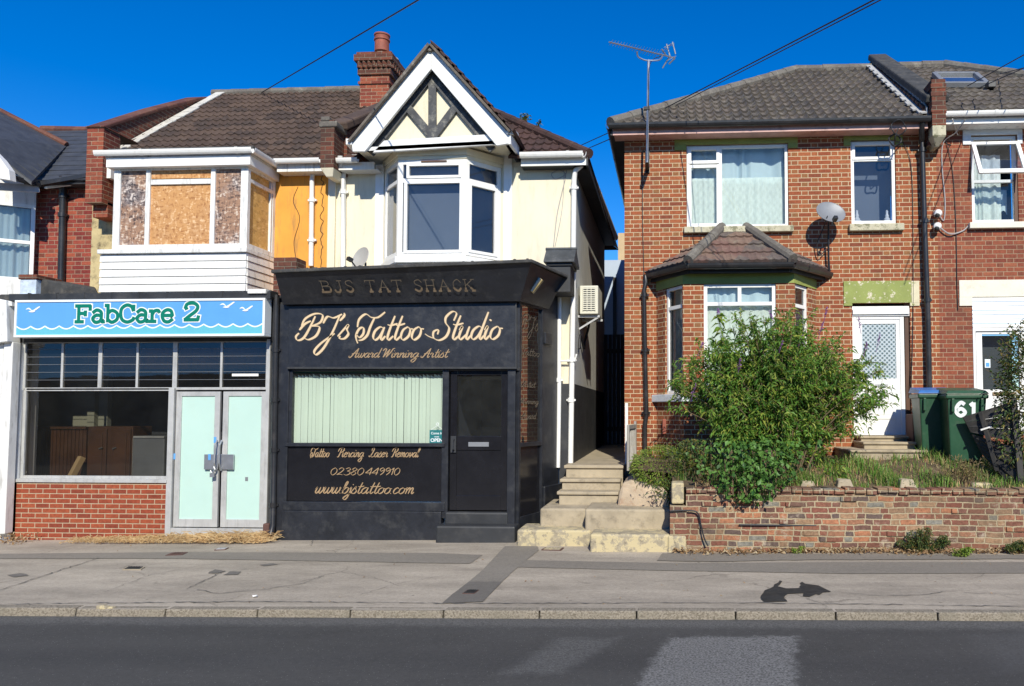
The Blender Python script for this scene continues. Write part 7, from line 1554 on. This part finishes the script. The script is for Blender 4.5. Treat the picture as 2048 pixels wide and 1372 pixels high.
# round shrub at the left of the garden
t = thing('small_shrub', P(1310,960,11.4), 'small rounded yellow-green shrub spilling over beside the alley steps', 'shrub')
items = []; m = MB(); cc = P(1325,935,11.5)
for i in range(3300):
    d = rv(); r_ = rnd.uniform(.55,1)**.5; c = cc+Vector((d.x*.48*r_, d.y*.35*r_, d.z*.30*r_+.02)); 
    if c.z < .5: continue
    items.append((c, d+rv(.6)+Vector((0,0,.3)), rnd.uniform(.03,.055), .014))
for k in range(30): d = rv(); m.tube([cc+Vector((0,0,-.35)), cc+Vector((d.x*.42,d.y*.3,abs(d.z)*.25))], [.01,.003], 4)
m.build('stems', M['stem'], t); leafmesh('foliage', items, M['leaf_lime'], t)
t = thing('small_shrub', P(1385,950,11.1), 'shaded dark green low growth between the rounded shrub and the big bush', 'shrub')
items = []; m = MB()
for i in range(1500):
    px, py = rnd.gauss(1385,26), rnd.uniform(880,1000); 
    if px < 1345 and py > 985: continue
    c = P(px,py,rnd.uniform(11.0,11.5)) if py < 965 else P(px-rnd.uniform(20,50),py,11.1); items.append((c, rv()+Vector((0,0,.5)), rnd.uniform(.05,.1), .02))
for k in range(14): px = rnd.uniform(1350,1430); m.tube([P(px,990,11.2), P(px+rnd.uniform(-20,20),885,11.2)], [.008,.003], 4)
m.build('stems', M['stem'], t); leafmesh('foliage', items, M['leaf_dark'], t)
# right edge shrub
t = thing('hedge_shrub', P(2040,1000,10.8), 'dark leafy shrub with browning tips at the right edge above the fence', 'shrub')
items = []; m = MB(); cc = P(2062,830,11.25)
for i in range(8500):
    d = rv(); r_ = rnd.uniform(.3,1)**.5; c = cc+Vector((d.x*.50*r_, d.y*.4*r_, d.z*1.35*r_)); lob = .30*math.sin(c.z*4.2+1)*math.sin(c.z*9)+.10*math.sin(c.z*19)
    if c.x < cc.x-.42+abs(lob)*.8 and rnd.random() < .6: continue
    items.append((c, d+rv(.7), rnd.uniform(.04,.07), .028))
for k in range(26):
    z = cc.z-1.2+2.3*k/26; e = Vector((cc.x-rnd.uniform(.35,.58), cc.y-.1+rnd.uniform(-.2,.2), z+.25)); s0 = Vector((cc.x,cc.y,z-.1)); m.tube([s0,e],[.01,.003],4)
    for j in range(26): p = s0.lerp(e, rnd.uniform(.3,1.02)); items.append((p+rv(.035), rv(), rnd.uniform(.04,.07), .028))
m.tube([P(2055,1010,11.2), cc+Vector((0,0,1))], [.03,.01], 6); m.build('stems', M['stem'], t); leafmesh('foliage', items, M['leaf_dark'], t)
# weeds at the wall foot
def weed(px, py, n, w_, h, label, mt='leaf_dark', Y=10.4, L=.035):
    t = thing('weed', P(px,py,Y), label, 'weed', 'weeds growing at the foot of the garden wall'); b = P(px,py,Y); b.z = zpav(b.x); m = MB(); items = []
    for k in range(n):
        a = rnd.uniform(-1,1); e = b+Vector((a*w_, rnd.uniform(-.14,.06), h*(1-.5*abs(a))*rnd.uniform(.4,1))); pts = cr([b+Vector((a*.05,0,0)), (b+e)/2+Vector((a*.1,0,.03)), e], 4); m.tube(pts, [.004]*len(pts), 4)
        for p in pts[2:]:
            for j in range(7): items.append((p+rv(.02), rv()+Vector((0,-.2,.3)), L*rnd.uniform(.6,1.3), L*.4))
    m.build('stems', M['stem'], t); leafmesh('leaves', items, M[mt], t)
weed(1848, 1098, 60, .34, .36, 'largest bushy dark green weed at the foot of the old brick wall')
weed(2040, 1100, 26, .2, .2, 'low green weed at the wall foot in the bottom right corner of the wall')
weed(1923, 1110, 7, .05, .14, 'tiny single green weed sprouting from the pavement right of the large weed', 'leaf_lime', 10.2, .05)
weed(1600, 1085, 4, .06, .08, 'tiny green tuft at the wall base, well left of the large weed', 'leaf_lime', 10.42)
m = MB(); items = []
for k in range(60): c = P(rnd.gauss(1812,14), 1065+rnd.uniform(-30,5), 10.42); items.append((c, rv()+Vector((-.3,0,.6)), .09, .008))
# grass in the garden
def blades(name, spots, mat, label, hh=.16, w_=.010, nmax=5200):
    V = []; Fc = []
    for (x, y, z, h_) in spots:
        a = rnd.uniform(0, 6.28); d = Vector((math.cos(a), math.sin(a), 0)); l = rnd.uniform(.2,.8); s_ = Vector((-d.y,d.x,0))*w_/2; p = Vector((x,y,z)); b = len(V)
        m1 = p+d*h_*l*.3+Vector((0,0,h_*.6)); e = p+d*h_*l+Vector((0,0,h_*(1-.3*l))); V += [p-s_, p+s_, m1-s_*.8, m1+s_*.8, e]; Fc += [[b,b+1,b+3,b+2],[b+2,b+3,b+4]]
    mm = MB(); mm.v = V; mm.f = Fc; mm.m = [0]*len(Fc); o = mm.build(name, mat); return tag(o, label, 'grass', kind='stuff')
sp1 = []
for i in range(11500):
    x = rnd.uniform(gx0+.05, 5.6); y = 10.78+rnd.random()**1.5*1.6; dn = max(0, .45+.9*math.sin(x*3.3+1)*math.sin(x*7.1+y*3))
    if rnd.random() > dn*.9+.12: continue
    if x < P(1440,960,10.9).x and y < 11: continue
    sp1.append((x, y, gz_(x,y)-.01, rnd.uniform(.07,.2)*(.6+.8*min(1,dn))))
blades('grass', sp1, M['grass'], 'rough green grass growing on the raised garden bed')
sp2 = []
for i in range(2000):
    x = rnd.uniform(gx0+.3, 5.6); y = rnd.uniform(10.68,12.4); sp2.append((x, y, gz_(x,y)-.01, rnd.uniform(.04,.13)))
blades('dry_grass', sp2, M['straw'], 'dry brown grass and litter on the garden bed')
# tall yellowish weeds
t = thing('seeding_weed', P(1930,960,11.0), 'yellowing seeded weed clump in front of the numbered bin', 'weed'); items = []; m = MB()
for k in range(70):
    b = P(rnd.gauss(1922,20), 970, 10.9); e = b+Vector((rnd.uniform(-.15,.15), rnd.uniform(-.1,.1), rnd.uniform(.15,.42))); m.tube([b,e],[.004,.002],3)
    for j in range(9): items.append((b.lerp(e, rnd.uniform(.4,1)), rv()+Vector((0,0,.6)), .06, .012))
m.build('stems', M['stem'], t); leafmesh('leaves', items, leafmat('yellowing_weed', (.16,.17,.05), (.30,.24,.10), (.4,.28,.15)), t)
# dry grass pile along the shop front
sp3 = []
x0_, x1_ = P(150,1080,11.4).x, P(545,1080,11.4).x
for i in range(3200):
    u = rnd.random(); x = x0_+(x1_-x0_)*u**.8; dd = min(1, .3+u*1.0); x += rnd.gauss(0,.03); y = rnd.uniform(11.12,11.5); sp3.append((x, y, zpav(x)+rnd.uniform(0,.045)*dd, rnd.uniform(.05,.22)*dd))
V = []; 
m = MB()
for (x,y,z,h_) in sp3:
    a = rnd.gauss(0,.6)+(math.pi if rnd.random()<.5 else 0); d = Vector((math.cos(a),math.sin(a)*.5,rnd.uniform(-.05,.65))); s_ = Vector((0,.0,.005)); p = Vector((x,y,z+.01)); q = p+d*h_; mid = (p+q)/2+Vector((0,0,rnd.uniform(0,.05))); q.z = max(q.z, zpav(x)+.01); m.quad(p-s_,p+s_,mid+s_,mid-s_); m.quad(mid-s_,mid+s_,q+s_*.5,q-s_*.5)
o = m.build('straw_pile', M['straw']); tag(o, 'dried straw-coloured grass heaped along the foot of the disused shop front', 'dry grass', kind='stuff')
m = MB(); V = []
items = []
for k in range(1500): x = rnd.uniform(P(1345,1095,10.4).x, 6.3); y = 10.47-abs(rnd.gauss(0,.07+.07*max(0,math.sin(x*2.3)))); items.append((Vector((x,y,zpav(x)+rnd.uniform(.0,.05))), Vector((rnd.uniform(-1,1),rnd.uniform(-1,1),rnd.uniform(-.1,.5))), rnd.uniform(.035,.085), rnd.uniform(.018,.04)))
for k in range(110): x = rnd.uniform(P(0,1085,11.3).x, P(60,1085,11.3).x); items.append((Vector((x,rnd.uniform(11.1,11.5),zpav(x)+rnd.uniform(0,.12))), rv(), .06, .025))
for k in range(60): x = rnd.uniform(-8,6); y = rnd.uniform(7.6,11); items.append((Vector((x,y,zpav(x)+.008)), Vector((rnd.uniform(-1,1),rnd.uniform(-1,1),.05)), .03, .015))
o = leafmesh('fallen_leaves', items, M['leaf_dry'], None); tag(o, 'dry fallen leaves collected along the foot of the garden wall and over the pavement', 'leaves', kind='stuff')
# litter
def lit(px, py, sz, mt, lab, z=.006):
    g = G(px,py,zpav(G(px,py).x)); a = rnd.uniform(0,3); m = MB(); pts = [Vector((g.x+sz*r_*math.cos(a+k*1.05), g.y+sz*r_*.6*math.sin(a+k*1.05), zpav(g.x)+z+.01*(k%2))) for k, r_ in enumerate((1,.7,.9,1,.6,.9))]; m.prism(pts, (0,0,.004)); o = m.build('litter', M[mt]); tag(o, lab, 'litter')
lit(510,1194,.04,'white','crumpled white scrap of paper near the kerb on the left')
lit(445,1112,.10,'pave_dark','dark flat scrap on the pavement below the double doors') if False else None
lit(1523,1098,.05,'white','white torn paper scrap at the foot of the garden wall')
t = MB(); g = P(212,1217,7.42); m = MB(); 
for k in range(3): c = g+Vector((rnd.uniform(-.05,.05),rnd.uniform(-.02,.03),0)); m.box(c.x-.04,c.x+.04,c.y-.03,c.y+.03,zpav(c.x)-.02,zpav(c.x)+.03-.01*k)
o = m.build('broken_kerb_chip', M['conc_yellow'], bevel=.012); tag(o, 'broken yellowish lump of stone on the kerb at the left', 'stone')
